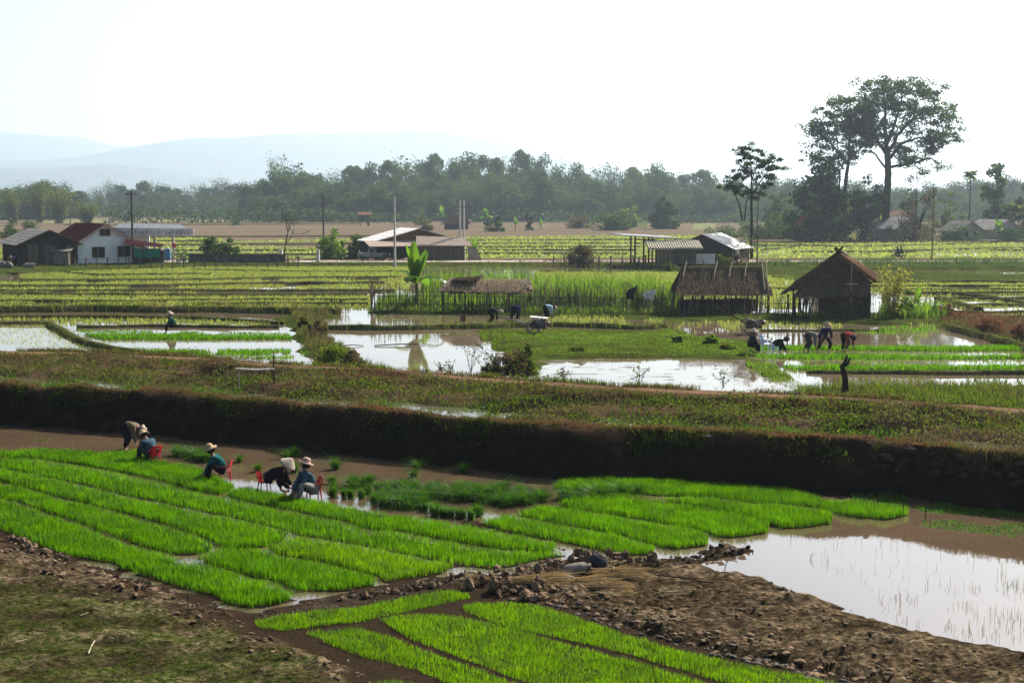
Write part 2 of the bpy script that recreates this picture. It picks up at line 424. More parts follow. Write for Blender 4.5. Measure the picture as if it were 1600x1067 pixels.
BEDS = [  # outlines of the seedling beds, pixels of the photograph at the soil
 ('a', [(-260, 702), (0, 708), (40, 705), (80, 704), (130, 708), (165, 710), (215, 706), (250, 722), (320, 737), (372, 762), (345, 774), (300, 766), (250, 752), (200, 740), (140, 729), (112, 724), (60, 717), (0, 715), (-260, 700)]),
 ('a', [(-260, 702), (0, 719), (60, 721), (110, 729), (150, 735), (200, 746), (260, 760), (320, 775), (380, 787), (430, 798), (502, 813), (530, 816), (570, 832), (620, 833), (700, 849), (780, 862), (870, 862), (905, 866), (840, 876), (810, 884), (770, 890), (720, 884), (670, 874), (600, 860), (502, 842), (458, 836), (440, 828), (396, 818), (360, 809), (294, 795), (246, 784), (210, 777), (180, 771), (144, 761), (100, 752), (70, 746), (18, 735), (0, 731), (-260, 690)]),
 ('a', [(372, 764), (400, 767), (440, 775), (480, 780), (530, 792), (600, 807), (640, 812), (740, 828), (800, 838), (880, 856), (860, 862), (780, 858), (700, 845), (620, 829), (570, 827), (530, 812), (502, 808), (464, 799), (400, 788), (368, 779), (345, 775)]),
 ('a', [(-260, 706), (0, 733), (18, 738), (70, 749), (100, 756), (144, 766), (180, 776), (246, 790), (294, 801), (360, 814), (396, 822), (440, 833), (460, 840), (430, 850), (400, 857), (358, 859), (340, 853), (312, 839), (286, 830), (260, 821), (216, 809), (172, 797), (140, 789), (104, 780), (76, 774), (38, 762), (0, 752), (-260, 712)]),
 ('a', [(464, 842), (502, 846), (600, 864), (670, 876), (718, 884), (690, 896), (602, 911), (580, 900), (494, 877), (460, 872), (436, 868), (408, 858)]),
 ('a', [(-260, 718), (0, 758), (38, 766), (76, 779), (104, 785), (140, 794), (172, 802), (216, 815), (260, 827), (312, 845), (340, 858), (310, 866), (270, 867), (234, 858), (202, 849), (180, 839), (148, 829), (120, 817), (90, 807), (66, 799), (30, 786), (0, 779), (-260, 730)]),
 ('a', [(346, 862), (400, 860), (436, 872), (460, 876), (494, 882), (580, 904), (598, 914), (530, 924), (462, 924), (422, 906), (396, 903), (350, 889), (326, 883), (302, 874)]),
 ('a', [(-260, 735), (0, 784), (30, 791), (66, 804), (90, 812), (120, 822), (148, 834), (202, 854), (234, 864), (268, 872), (290, 878), (240, 890), (187, 892), (175, 880), (106, 870), (62, 855), (31, 842), (0, 830), (-260, 760)]),
 ('a', [(292, 880), (326, 888), (350, 894), (396, 908), (422, 912), (455, 928), (469, 933), (437, 944), (390, 951), (353, 944), (328, 930), (281, 919), (240, 905), (195, 895)]),
 ('b', [(858, 762), (880, 752), (920, 749), (1000, 751), (1080, 757), (1155, 760), (1240, 768), (1258, 776), (1292, 784), (1355, 789), (1418, 797), (1428, 803), (1392, 812), (1355, 810), (1312, 804), (1270, 792), (1205, 785), (1175, 786), (1117, 777), (1027, 774), (952, 768), (890, 767)]),
 ('b', [(946, 773), (1027, 779), (1117, 782), (1175, 791), (1205, 790), (1270, 797), (1304, 804), (1305, 818), (1260, 824), (1220, 826), (1170, 806), (1130, 798), (1027, 781), (940, 780)]),
 ('b', [(930, 778), (1027, 786), (1130, 802), (1170, 810), (1208, 820), (1205, 832), (1160, 839), (1122, 840), (1077, 825), (1000, 812), (900, 795), (860, 788)]),
 ('b', [(852, 792), (900, 800), (1000, 817), (1077, 830), (1114, 842), (1110, 852), (1060, 858), (1032, 855), (960, 834), (880, 820), (800, 804)]),
 ('b', [(745, 817), (790, 808), (880, 825), (960, 839), (1029, 858), (1027, 866), (990, 868), (950, 864), (900, 852), (850, 842), (790, 830)]),
 ('c', [(388, 971), (440, 960), (560, 948), (690, 923), (736, 925), (742, 934), (640, 957), (560, 974), (440, 987), (400, 983)]),
 ('c', [(466, 988), (560, 982), (610, 994), (700, 1029), (800, 1064), (900, 1100), (1010, 1145), (850, 1150), (790, 1105), (720, 1080), (650, 1050), (570, 1030), (520, 1012)]),
 ('c', [(588, 970), (620, 959), (690, 959), (760, 970), (850, 995), (960, 1025), (1100, 1065), (1260, 1120), (1180, 1160), (1010, 1130), (850, 1080), (760, 1046), (640, 1001)]),
 ('c', [(716, 948), (745, 941), (830, 942), (900, 964), (1000, 999), (1100, 1025), (1250, 1054), (1400, 1090), (1540, 1135), (1420, 1165), (1250, 1110), (1100, 1060), (1000, 1030), (900, 1005), (800, 985), (720, 957)]),
 ('c', [(560, 1072), (620, 1062), (690, 1072), (790, 1110), (860, 1150), (760, 1170), (640, 1120)]),
]
BEDG = [(k, gpoly(p, .04)) for k, p in BEDS]
LAND = [  # dry mud and bunds of the near field
 gpoly([(-300, 790), (0, 826), (40, 842), (80, 858), (110, 870), (190, 896), (240, 906), (281, 920), (328, 932), (353, 946), (400, 954), (460, 937), (600, 914), (720, 889), (770, 892), (840, 878), (910, 866), (905, 852), (850, 843), (790, 832), (735, 818), (690, 812), (740, 812), (800, 826), (900, 852), (950, 866), (1010, 872), (1060, 872), (1110, 856), (1165, 850), (1180, 858), (1110, 872), (1085, 884), (1105, 896), (1160, 892), (1205, 910), (1250, 920), (1290, 936), (1350, 962), (1450, 990), (1600, 1012), (1900, 1060), (2600, 1400), (-1400, 1400)], .05)]
X1 = np.r_[np.linspace(-95, -18.5, 40)[:-1], np.arange(-18.5, 18.51, .14), np.linspace(18.5, 95, 40)[1:]]
Y1 = np.r_[np.linspace(-40, 22, 24)[:-1], np.arange(22.5, 47, .13), np.arange(47, 70, .5)]
GX, GY = np.meshgrid(X1, Y1)
def blur(a, k):
    for ax in (0, 1):
        p = np.pad(a, [(k, k) if i == ax else (0, 0) for i in (0, 1)], mode='edge')
        c = np.cumsum(np.insert(p, 0, 0, axis=ax), axis=ax)
        n = 2 * k + 1
        a = (np.take(c, range(n, c.shape[ax]), ax) - np.take(c, range(0, c.shape[ax] - n), ax)) / n
    return a
jx, jy = (fbm(GX, GY, .8, 1) - .5) * .9, (fbm(GX, GY, .8, 2) - .5) * .9
mk = np.zeros(GX.shape)
for p in LAND: mk = np.maximum(mk, inside(p, GX + jx, GY + jy))
mb = np.zeros(GX.shape)
for k, p in BEDG: mb = np.maximum(mb, inside(p, GX, GY))
mk, mb = blur(mk.astype(float), 3), blur(mb.astype(float), 1)
rough = (fbm(GX, GY * 1.7, .55, 6, 4) - .45)
lumps = np.clip(fbm(GX * .7, GY * 1.5, .42, 9, 3) - .5, 0, 1)
ridged = (.5 - np.abs(fbm(GX * .75, GY * 1.7, .5, 14, 3) - .5) * 4) * .07
green = inside(gpoly([(-500, 890), (0, 900), (200, 930), (380, 975), (480, 1020), (640, 1090), (500, 1300), (-1200, 1300)], .05), GX + jx * 2, GY + jy * 2)
green = blur(green.astype(float), 6)
GZ = -.13 + mk * .215 + mk * (rough * .26 + lumps * .3 + ridged) * (1 - .3 * green) + np.maximum(mb - mk, 0) * .15
fur = blur(mb, 6)
GZ = np.where(fur > .12, np.minimum(GZ, .025 + rough * .06), GZ)
GZ = np.where(GY > crestY(GX) - 1.3, -.3, GZ)
GZ = np.where(GY < 20, .1, GZ)
def near_z(x, y):
    i = np.clip(np.searchsorted(Y1, y), 0, len(Y1) - 1); j = np.clip(np.searchsorted(X1, x), 0, len(X1) - 1)
    return GZ[i, j]
def soil():
    m, nt, out = _nodes('near_soil')
    p = nt.nodes.new('ShaderNodeBsdfPrincipled')
    at = nt.nodes.new('ShaderNodeAttribute'); at.attribute_name = 'moss'
    n1 = _noise(nt, 1.3, 6.0); n2 = _noise(nt, 7.0, 5.0, stretch=(1, 1.6, 1))
    dry = _ramp(nt, n2, [(.34, (.012, .008, .005)), (.5, (.068, .05, .03)), (.68, (.19, .142, .09))])
    moss = _ramp(nt, n2, [(.34, (.009, .013, .004)), (.5, (.042, .056, .012)), (.66, (.12, .095, .05))])
    # moss mask: painted zone plus noise
    ad = nt.nodes.new('ShaderNodeMath'); ad.operation = 'ADD'
    nt.links.new(at.outputs['Fac'], ad.inputs[0]); nt.links.new(n1, ad.inputs[1])
    mm = _ramp(nt, ad.outputs[0], [(.78, (0, 0, 0)), (1.14, (1, 1, 1))])
    # soaked soil near the water line
    g = nt.nodes.new('ShaderNodeNewGeometry'); sx = nt.nodes.new('ShaderNodeSeparateXYZ'); nt.links.new(g.outputs['Position'], sx.inputs[0])
    mr = nt.nodes.new('ShaderNodeMapRange'); nt.links.new(sx.outputs['Z'], mr.inputs[0])
    mr.inputs[1].default_value = .03; mr.inputs[2].default_value = .11; mr.inputs[3].default_value = 1; mr.inputs[4].default_value = 0
    damp = _ramp(nt, _noise(nt, .55, 5.0, stretch=(1, 1.5, 1)), [(.42, (.42, .4, .38)), (.6, (1, 1, 1))])
    mx = nt.nodes.new('ShaderNodeMix'); mx.data_type = 'RGBA'; mx.blend_type = 'MULTIPLY'; mx.inputs[0].default_value = 1
    nt.links.new(_mix(nt, mm, dry, moss), mx.inputs[6]); nt.links.new(damp, mx.inputs[7])
    c = _mix(nt, mr.outputs[0], mx.outputs[2], (.02, .014, .009))
    nt.links.new(c, p.inputs['Base Color'])
    rr = nt.nodes.new('ShaderNodeMapRange'); nt.links.new(mr.outputs[0], rr.inputs[0]); rr.inputs[3].default_value = .95; rr.inputs[4].default_value = .55
    nt.links.new(rr.outputs[0], p.inputs['Roughness']); p.inputs['Specular IOR Level'].default_value = .0
    b = nt.nodes.new('ShaderNodeBump'); b.inputs['Strength'].default_value = 1; b.inputs['Distance'].default_value = .06
    nt.links.new(_noise(nt, 11, 6.0), b.inputs['Height']); nt.links.new(b.outputs[0], p.inputs['Normal'])
    nt.links.new(p.outputs[0], out.inputs[0]); return m
SOIL = soil()
me = grid_mesh('near_field', GX, GY, GZ, SOIL)
at = me.attributes.new('moss', 'FLOAT', 'POINT'); at.data.foreach_set('value', (green * .45 + (1 - green) * .05).ravel().astype(np.float32))
tag(link('near_field', me), kind='structure')
tag(link('water', grid_mesh('water', *np.meshgrid(np.linspace(-95, 95, 3), np.linspace(21, 70, 3)), np.zeros((3, 3)), WATER_N)), kind='structure')

# the bank between the two levels: steep face with its shade in the earth colour, crest, flooded ditch, footpath
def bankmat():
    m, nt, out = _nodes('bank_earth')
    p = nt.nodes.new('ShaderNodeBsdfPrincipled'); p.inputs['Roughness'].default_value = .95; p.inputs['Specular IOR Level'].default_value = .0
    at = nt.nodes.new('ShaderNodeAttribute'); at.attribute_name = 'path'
    e = _ramp(nt, _noise(nt, 2.2, 6.0), [(.3, (.006, .0045, .003)), (.55, (.012, .009, .006)), (.78, (.035, .025, .015))])  # earth coloured near black so the shaded face stays dark
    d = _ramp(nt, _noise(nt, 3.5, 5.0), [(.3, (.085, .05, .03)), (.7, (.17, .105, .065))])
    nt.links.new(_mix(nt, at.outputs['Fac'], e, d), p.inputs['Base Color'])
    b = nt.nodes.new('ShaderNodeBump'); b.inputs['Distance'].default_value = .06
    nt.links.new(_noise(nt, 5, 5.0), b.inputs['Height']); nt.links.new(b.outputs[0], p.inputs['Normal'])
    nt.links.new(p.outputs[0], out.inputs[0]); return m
BX = np.arange(-75, 60.1, .22)
off = np.r_[np.linspace(-1.15, 0, 9), .25, .6]
rows = []
for o in off: rows.append(crestY(BX) + o)
for v in np.linspace(.08, .96, 26): rows.append(np.maximum(crestY(BX) + .6 + .05 * v, crestY(BX) + v * (pathY(BX) - crestY(BX))))
for o in (-.2, .1, .5, 1.0, 1.4, 1.8, 2.3, 2.8, 3.6): rows.append(pathY(BX) + o)
BYY = np.array(rows); BXX = np.tile(BX, (len(rows), 1)); BZZ = bank_z(BXX, BYY)
ov = (vnoise(BXX, BZZ, .9, 8) - .5) * .6 + (vnoise(BXX, BZZ * 2, .35, 18) - .5) * .3                      # bulges and hollows of the eroded face
BYY2 = BYY + np.where(BYY < crestY(BXX) - .1, ov, 0)
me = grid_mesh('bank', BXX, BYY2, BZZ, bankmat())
w = BYY - pathY(BXX)
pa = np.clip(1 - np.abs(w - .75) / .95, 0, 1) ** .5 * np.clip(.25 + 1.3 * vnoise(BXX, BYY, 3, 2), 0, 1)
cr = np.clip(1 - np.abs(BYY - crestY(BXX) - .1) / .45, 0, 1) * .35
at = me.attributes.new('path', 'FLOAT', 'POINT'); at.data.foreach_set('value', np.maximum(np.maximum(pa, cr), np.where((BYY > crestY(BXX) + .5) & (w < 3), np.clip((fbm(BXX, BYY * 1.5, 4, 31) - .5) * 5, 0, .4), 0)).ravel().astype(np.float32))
tag(link('bank', me), kind='structure')
dw = np.array([crestY(BX) + .15 * (pathY(BX) - crestY(BX)), crestY(BX) + .66 * (pathY(BX) - crestY(BX))])
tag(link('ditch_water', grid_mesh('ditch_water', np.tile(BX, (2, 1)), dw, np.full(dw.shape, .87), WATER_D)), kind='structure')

# ------------------------------------------------------------------ middle level: flooded paddies, bunds, rough grass
ML = .55                                             # water level of the paddies
MLAND = [  # (outline, height)
 ([(448, 492), (500, 486), (522, 489), (498, 500), (504, 520), (520, 532), (545, 548), (568, 568), (640, 584), (480, 574), (490, 560), (472, 535), (455, 510), (438, 499)], .85),
 ([(738, 515), (770, 510), (860, 515), (930, 512), (1000, 517), (1040, 510), (1075, 512), (1075, 522), (1180, 536), (1175, 556), (1060, 556), (840, 557), (846, 592), (790, 580), (795, 562), (765, 535)], .74),
 ([(575, 478), (900, 480), (1060, 484), (1200, 488), (1480, 488), (1490, 500), (1440, 505), (1340, 503), (1200, 500), (1080, 497), (1060, 500), (1040, 512), (1020, 510), (1045, 498), (880, 492), (700, 488), (575, 487)], .72),
 ([(1455, 490), (1700, 500), (1760, 560), (1640, 545), (1580, 532), (1530, 520), (1470, 508)], .78),
 ([(1165, 550), (1205, 565), (1245, 590), (1285, 606), (1245, 606), (1200, 585), (1165, 566)], .7),
 ([(-300, 401), (0, 404), (300, 408), (640, 410), (880, 408), (1000, 412), (1180, 408), (1900, 406), (1900, 418), (1500, 420), (1380, 420), (1180, 422), (1040, 420), (900, 414), (620, 414), (300, 416), (0, 428), (-300, 430)], .9),
 ([(1190, 420), (1380, 421), (1560, 426), (1700, 430), (1700, 438), (1400, 437), (1190, 434)], .66),
 ([(1255, 600), (1400, 598), (1760, 597), (1900, 665), (1600, 643), (1440, 632), (1270, 618)], .68),
 ([(1075, 524), (1190, 524), (1196, 534), (1150, 536)], .58),
]
X2 = np.arange(-96, 96.1, .8); Y2 = np.arange(45.15, 192, .45)
MX, MY = np.meshgrid(X2, Y2)
MZ = np.full(MX.shape, .34)
j1, j2 = (fbm(MX, MY, 2, 1) - .5) * 1.2, (fbm(MX, MY, 2, 2) - .5) * 2.5
for p, h in MLAND:
    k = blur(inside(gpoly(p, .7), MX + j1, MY + j2).astype(float), 1)
    MZ = np.maximum(MZ, .34 + k * (h - .34))
hi = np.clip((MZ - .5) / .2, 0, 1)
MZ = MZ + hi * (fbm(MX, MY, 2.5, 3) - .45) * .28
MZ = np.where(MY < pathY(MX) + 2.2, -.8, MZ)
def mid_z(x, y):
    i = np.clip(np.round((y - 45.15) / .45).astype(int), 0, len(Y2) - 1); j = np.clip(np.round((x + 96) / .8).astype(int), 0, len(X2) - 1)
    return MZ[i, j]
MSOIL = mat('paddy_soil', (.04, .042, .014), spec=0, var=.4, scale=.8, col2=(.055, .078, .014), bump=.05, bscale=3)
tag(link('paddy_ground', grid_mesh('paddy_ground', MX, MY, MZ, MSOIL)), kind='structure')
WX = np.linspace(-95, 60, 120)
WY = np.array([pathY(WX) + 2.0, WX * 0 + 95, WX * 0 + 188])
tag(link('paddy_water', grid_mesh('paddy_water', np.tile(WX, (3, 1)), WY, np.full(WY.shape, ML), WATER_M)), kind='structure')
# ploughed pond: broken mud standing a finger above the water
pl = gpoly([(838, 558), (1150, 558), (1182, 572), (1242, 601), (1200, 600), (1050, 594), (848, 596)], ML)
PX, PY = np.meshgrid(np.arange(pl[:, 0].min(), pl[:, 0].max(), .13), np.arange(pl[:, 1].min(), pl[:, 1].max(), .2))
xr = np.clip((PX - PX.min()) / np.ptp(PX), 0, 1)
PZ = .475 + .17 * (fbm(PX * .8, PY * 2.0, .6, 4) - .36 + .12 * xr) + .05 * np.sin(PY * 6.5) * (1 - xr)
PZ = np.where(inside(pl, PX, PY), PZ, .36)
tag(link('ploughed_mud', grid_mesh('ploughed_mud', PX, PY, PZ, mat('ploughed_mud', (.05, .036, .026), rough=.45, spec=.4, var=.4, scale=4))), kind='structure')

# ------------------------------------------------------------------ far fields and the road
FARSOIL = mat('stubble_field', (.13, .093, .068), spec=0, var=.3, scale=.05, col2=(.15, .118, .08), stretch=(.5, 2.5, 1), detail=8.0)
FX = np.r_[-12000, -9000, -3000, np.linspace(-900, 900, 40), 3000, 9000, 12000]; FY = np.r_[190, 260, np.linspace(300, 1500, 30), 3000, 17000]
tag(link('ground', grid_mesh('ground', *np.meshgrid(FX, FY), np.full((len(FY), len(FX)), .45), FARSOIL)), kind='structure')
tag(link('outer_ground', grid_mesh('outer_ground', *np.meshgrid(np.linspace(-8000, 8000, 3), np.linspace(-400, 17000, 3)), np.full((3, 3), -.45), FARSOIL)), kind='structure')
ROADM = mat('dusty_road', (.36, .31, .27), spec=0, var=.12, scale=.4)
rx = np.linspace(-260, 260, 60)
def roadY(x): return 188 + .9 * np.sin(x * .013)
rr = np.array([roadY(rx) - 5.5, roadY(rx) - 3.0, roadY(rx) + 3.0, roadY(rx) + 6])
rz = np.array([rx * 0 + .4, rx * 0 + 1.0, rx * 0 + 1.0, rx * 0 + .3])
tag(link('road_embankment', grid_mesh('road_embankment', np.tile(rx, (4, 1)), rr, rz, MSOIL, False)), kind='structure')
rr2 = np.array([roadY(rx) - 2.7, roadY(rx) + 2.7])
tag(link('road', grid_mesh('road', np.tile(rx, (2, 1)), rr2, np.full(rr2.shape, 1.012), ROADM, False)), kind='structure')
GREENF = mat('far_paddy', spec=0, col=(.12, .14, .05), var=.3, scale=.06, stretch=(.35, 2.5, 1), detail=8.0, col2=(.2, .21, .09))
PALEF = mat('far_pasture', spec=0, col=(.15, .15, .07), var=.2, scale=.04, stretch=(.4, 2, 1), detail=6.0)
WETF = watermat('far_flooded_paddy', (.14, .13, .06), rough=.12, bump=.02, bscale=.5)
def sheet(name, pts, mt, z, kind='structure'):
    P = gpoly(pts, z)
    me = bpy.data.meshes.new(name); me.from_pydata([(a, b, z) for a, b in P], [], [list(range(len(P)))]); me.materials.append(mt)
    return tag(link(name, me), kind=kind)
FARG = [  # green paddies beyond the road
 [(-200, 386), (100, 386), (420, 384), (560, 392), (560, 404), (-200, 404)], [(230, 372), (345, 372), (350, 381), (230, 382)],
 [(690, 371), (1090, 368), (1120, 374), (1100, 404), (700, 404)],
 [(1100, 379), (1800, 380), (1800, 404), (1090, 404)], [(1275, 370), (1375, 369), (1372, 375), (1275, 376)], [(270, 378), (560, 374), (560, 377), (270, 381)]]
for p in FARG: sheet('far_paddy', p, GREENF, .50)
for p in [[(60, 344), (620, 338), (980, 341), (980, 346), (620, 344), (60, 349)], [(1085, 349), (1120, 349), (1115, 359), (1080, 359)]]: sheet('far_pasture', p, PALEF, .48)
for p in [[(920, 367), (1090, 365), (1090, 368), (920, 370)]]: sheet('far_flooded_strip', p, FARSOIL, .54)
for p in [[(1090, 393), (1230, 391), (1270, 394), (1230, 398), (1090, 399)], [(1460, 396), (1800, 395), (1800, 401), (1460, 400)], [(1560, 388), (1800, 387), (1800, 389), (1560, 390)],
          [(880, 383), (1000, 382), (1000, 384), (880, 385)], [(1180, 385), (1240, 383), (1240, 386), (1180, 387)]]:
    sheet('far_flooded_paddy', p, WETF, .53)
# ------------------------------------------------------------------ seedling beds of the near field
BEDLABEL = [
 'strip of bright seedlings along the muddy water where people work', 'long seedling bed second from the water, running from the left edge to the straw heap',
 'narrow seedling bed below the row of seated people and red chairs', 'seedling bed in the middle of the left field with a blunt near end',
 'short yellow green seedling bed ending beside the clods in the middle', 'seedling bed of the left field tapering behind the two short beds',
 'short seedling bed between two furrows ending at the mud bund', 'seedling bed along the left mud bund, nearest to the grassy ground',
 'short seedling bed behind the thin upright stake at the lower left', 'far strip of seedlings against the dark bank ending near two stakes',
 'seedling bed second from the dark bank, its end standing in brown water', 'seedling bed in the middle of the right group with a square end in water',
 'seedling bed of the right group next to the nearest one, ending at the mud spit', 'seedling bed nearest to the clods in the right group',
 'narrow single seedling strip lying across above the bottom beds', 'bottom seedling bed at the rough green ground on the left',
 'wide bottom seedling bed between two dark furrows', 'bottom seedling bed running along the brown trampled mud', 'seedling bed cut off by the bottom edge of the photograph']
for i, (k, P) in enumerate(BEDG):
    yc = P[:, 1].mean()
    dens = {'a': 1500, 'b': 1500, 'c': 2000}[k]
    pts = scatter(P, dens, rng, 400000)
    pts = pts[(np.abs(pts[:, 0]) < pts[:, 1] * .365 + 2.5) & (pts[:, 1] > 23.2)]
    # ragged edges and worn patches
    keep = inside(P, pts[:, 0] + (fbm(pts[:, 0], pts[:, 1], .35, 3) - .5) * .16, pts[:, 1] + (fbm(pts[:, 0], pts[:, 1], .35, 4) - .5) * .2)
    er = .10 if k != 'c' else .085
    for ax, ay in ((er, 0), (-er, 0), (0, er * 1.3), (0, -er * 1.3)): keep &= inside(P, pts[:, 0] + ax, pts[:, 1] + ay)
    keep &= rng.random(len(pts)) < np.clip(.35 + 1.5 * vnoise(pts[:, 0], pts[:, 1], .16, 6), 0, 1)
    pts = pts[keep]
    tuft = fbm(pts[:, 0], pts[:, 1], .45, 7, 3)
    hh = {'a': .21, 'b': .21, 'c': .115}[k] * (.62 + .76 * tuft) * rng.uniform(.7, 1.2, len(pts))
    if i in (1, 4): hh = hh * np.where(pts[:, 0] > -3, .85, 1)
    ld = 4 * np.pi * fbm(pts[:, 0], pts[:, 1], .9, 8, 2)
    o = blades('seedling_bed', np.c_[pts, np.full(len(pts), .02)], hh, {'a': .0095, 'b': .0095, 'c': .0068}[k] * rng.uniform(.7, 1.3, len(pts)),
               RICE_Y if k == 'c' or i == 4 else RICE, rng, lean=.3, leandir=ld)
    tag(o, BEDLABEL[i], 'seedling bed', 'beds of rice seedlings in the near field')

# short turf and weeds of the lower left ground
P = gpoly([(-200, 850), (-60, 872), (0, 880), (200, 935), (380, 985), (480, 1030), (640, 1090), (620, 1120), (-150, 1120)], .05)
pts = scatter(P, 620, rng, 200000); pts = pts[np.abs(pts[:, 0]) < pts[:, 1] * .365 + 2.5]
m = fbm(pts[:, 0], pts[:, 1], 1.1, 12)
pts = pts[rng.random(len(pts)) < np.clip((m - .42) * 5, 0.02, 1)]
tag(blades('turf', np.c_[pts, near_z(pts[:, 0], pts[:, 1]) - .005], rng.uniform(.02, .06, len(pts)), rng.uniform(.006, .016, len(pts)),
           leafmat('turf_leaf', (.03, .052, .007), (.07, .12, .01), var=.5, tw=.4, gloss=.01, patch=(.05, .04, .018), pscale=1.2), rng, lean=.9), kind='stuff')
# thin sprouts on the trampled mud
P = gpoly([(870, 905), (1000, 900), (1250, 940), (1400, 985), (1700, 1040), (1700, 1110), (1400, 1100), (1000, 985)], .05)
pts = scatter(P, 90, rng); pts = pts[fbm(pts[:, 0], pts[:, 1], .9, 3) > .52]
tag(blades('sprouts', np.c_[pts, near_z(pts[:, 0], pts[:, 1])], rng.uniform(.02, .06, len(pts)), .008, GRASS, rng, lean=.8), kind='stuff')
# sedge and floating weeds in the shallow pond on the right
def weeds(name, outline, dens, h, w, mt, z=0.0, thr=None, sc_=.8, lean=.3, s=1):
    P = gpoly(outline, z); p = scatter(P, dens, rng)
    if thr: p = p[fbm(p[:, 0], p[:, 1], sc_, s) > thr]
    return tag(blades(name, np.c_[p, np.full(len(p), z - .01)], rng.uniform(h * .5, h * 1.3, len(p)), w, mt, rng, lean=lean), kind='stuff')
REED = leafmat('pond_sedge', (.1, .1, .055), (.14, .15, .06), var=.4, tw=.3)
weeds('pond_sedge', [(1220, 840), (1620, 830), (1660, 980), (1420, 960), (1330, 900), (1240, 890)], 6, .24, .008, REED, thr=.52, lean=.5)
weeds('pond_sedge', [(1370, 935), (1620, 905), (1640, 1000), (1500, 1000), (1400, 968)], 40, .18, .009, REED, thr=.48, lean=.4)
weeds('floating_weed', [(1440, 812), (1640, 818), (1640, 845), (1520, 832), (1440, 822)], 420, .05, .03, RICE_D, thr=.46, lean=1.2)
weeds('floating_weed', [(1330, 776), (1480, 782), (1640, 795), (1640, 812), (1480, 803), (1340, 788)], 500, .09, .022, RICE_D, thr=.45, lean=.8)
weeds('floating_weed', [(860, 738), (1000, 742), (1200, 755), (1420, 775), (1420, 782), (1200, 765), (1000, 752), (870, 748)], 300, .14, .02, RICE_D, thr=.4, lean=.8)
weeds('water_grass', [(-40, 678), (200, 690), (420, 702), (760, 734), (760, 742), (420, 712), (200, 700), (-40, 688)], 12, .12, .014, RICE_D, thr=.55, lean=.5)

# ------------------------------------------------------------------ growth on the bank
def bank_pts(n, u0, u1, ref, seed):
    """points in the band from ref + u0 to ref + u1 (metres in y, or fractions of the ditch when ref is 'ditch')"""
    n = int(n * .66); x = rng.uniform(-25, 20, n); u = rng.uniform(u0, u1, n)
    if ref == 'crest': y = crestY(x) + u
    elif ref == 'path': y = pathY(x) + u
    else: y = crestY(x) + u * (pathY(x) - crestY(x))
    return x, y
def bank_blades(name, n, u0, u1, ref, h, w, mt, thr=0, scl=1.5, seed=1, lean=.6, minz=-1):
    x, y = bank_pts(n, u0, u1, ref, seed)
    z = bank_z(x, y); k = (fbm(x, y, scl, seed) > thr) & (z > minz)
    x, y, z = x[k], y[k], z[k]
    tag(blades(name, np.c_[x, y, z - .02], h * rng.uniform(.4, 1.4, len(x)), w, mt, rng, lean=lean), kind='stuff')
def bank_leaves(name, n, u0, u1, ref, size, lift, mt, thr=0, scl=1.5, seed=1, minz=-1):
    x, y = bank_pts(n, u0, u1, ref, seed)
    f = fbm(x, y, scl, seed); z = bank_z(x, y); k = (f > thr) & (z > minz)
    x, y, z, f = x[k], y[k], z[k], f[k]
    z = z + rng.random(len(x)) * lift * np.clip((f - thr) * 5, .15, 1.4)
    tag(leaves(name, np.c_[x, y, z], size, mt, rng, up_bias=.5, aspect=.6), kind='stuff')
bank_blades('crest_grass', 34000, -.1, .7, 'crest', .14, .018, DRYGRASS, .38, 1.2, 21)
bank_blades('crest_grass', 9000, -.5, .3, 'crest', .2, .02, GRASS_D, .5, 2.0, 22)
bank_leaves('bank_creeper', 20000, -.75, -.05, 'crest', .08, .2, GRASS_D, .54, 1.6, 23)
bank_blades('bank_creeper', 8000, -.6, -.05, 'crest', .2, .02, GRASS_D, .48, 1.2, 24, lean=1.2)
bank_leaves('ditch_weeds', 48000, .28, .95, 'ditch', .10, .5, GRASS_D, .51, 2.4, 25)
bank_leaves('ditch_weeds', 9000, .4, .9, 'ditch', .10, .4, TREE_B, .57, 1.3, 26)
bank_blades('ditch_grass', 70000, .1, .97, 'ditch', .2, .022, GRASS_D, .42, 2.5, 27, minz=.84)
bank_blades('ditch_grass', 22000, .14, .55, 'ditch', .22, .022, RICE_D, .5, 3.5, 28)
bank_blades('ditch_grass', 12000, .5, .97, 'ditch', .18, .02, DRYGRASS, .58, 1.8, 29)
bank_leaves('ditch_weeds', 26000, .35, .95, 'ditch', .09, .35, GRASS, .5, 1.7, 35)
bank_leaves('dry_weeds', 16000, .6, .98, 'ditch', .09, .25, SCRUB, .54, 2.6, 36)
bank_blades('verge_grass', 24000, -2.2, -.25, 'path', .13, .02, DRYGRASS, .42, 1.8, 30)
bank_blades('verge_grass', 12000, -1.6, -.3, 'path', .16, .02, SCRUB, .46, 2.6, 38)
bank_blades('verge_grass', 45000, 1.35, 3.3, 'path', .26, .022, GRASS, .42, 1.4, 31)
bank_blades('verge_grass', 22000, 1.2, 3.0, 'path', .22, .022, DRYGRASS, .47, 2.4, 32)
bank_leaves('verge_weeds', 14000, 1.6, 3.2, 'path', .08, .5, GRASS_D, .54, 1.2, 33)

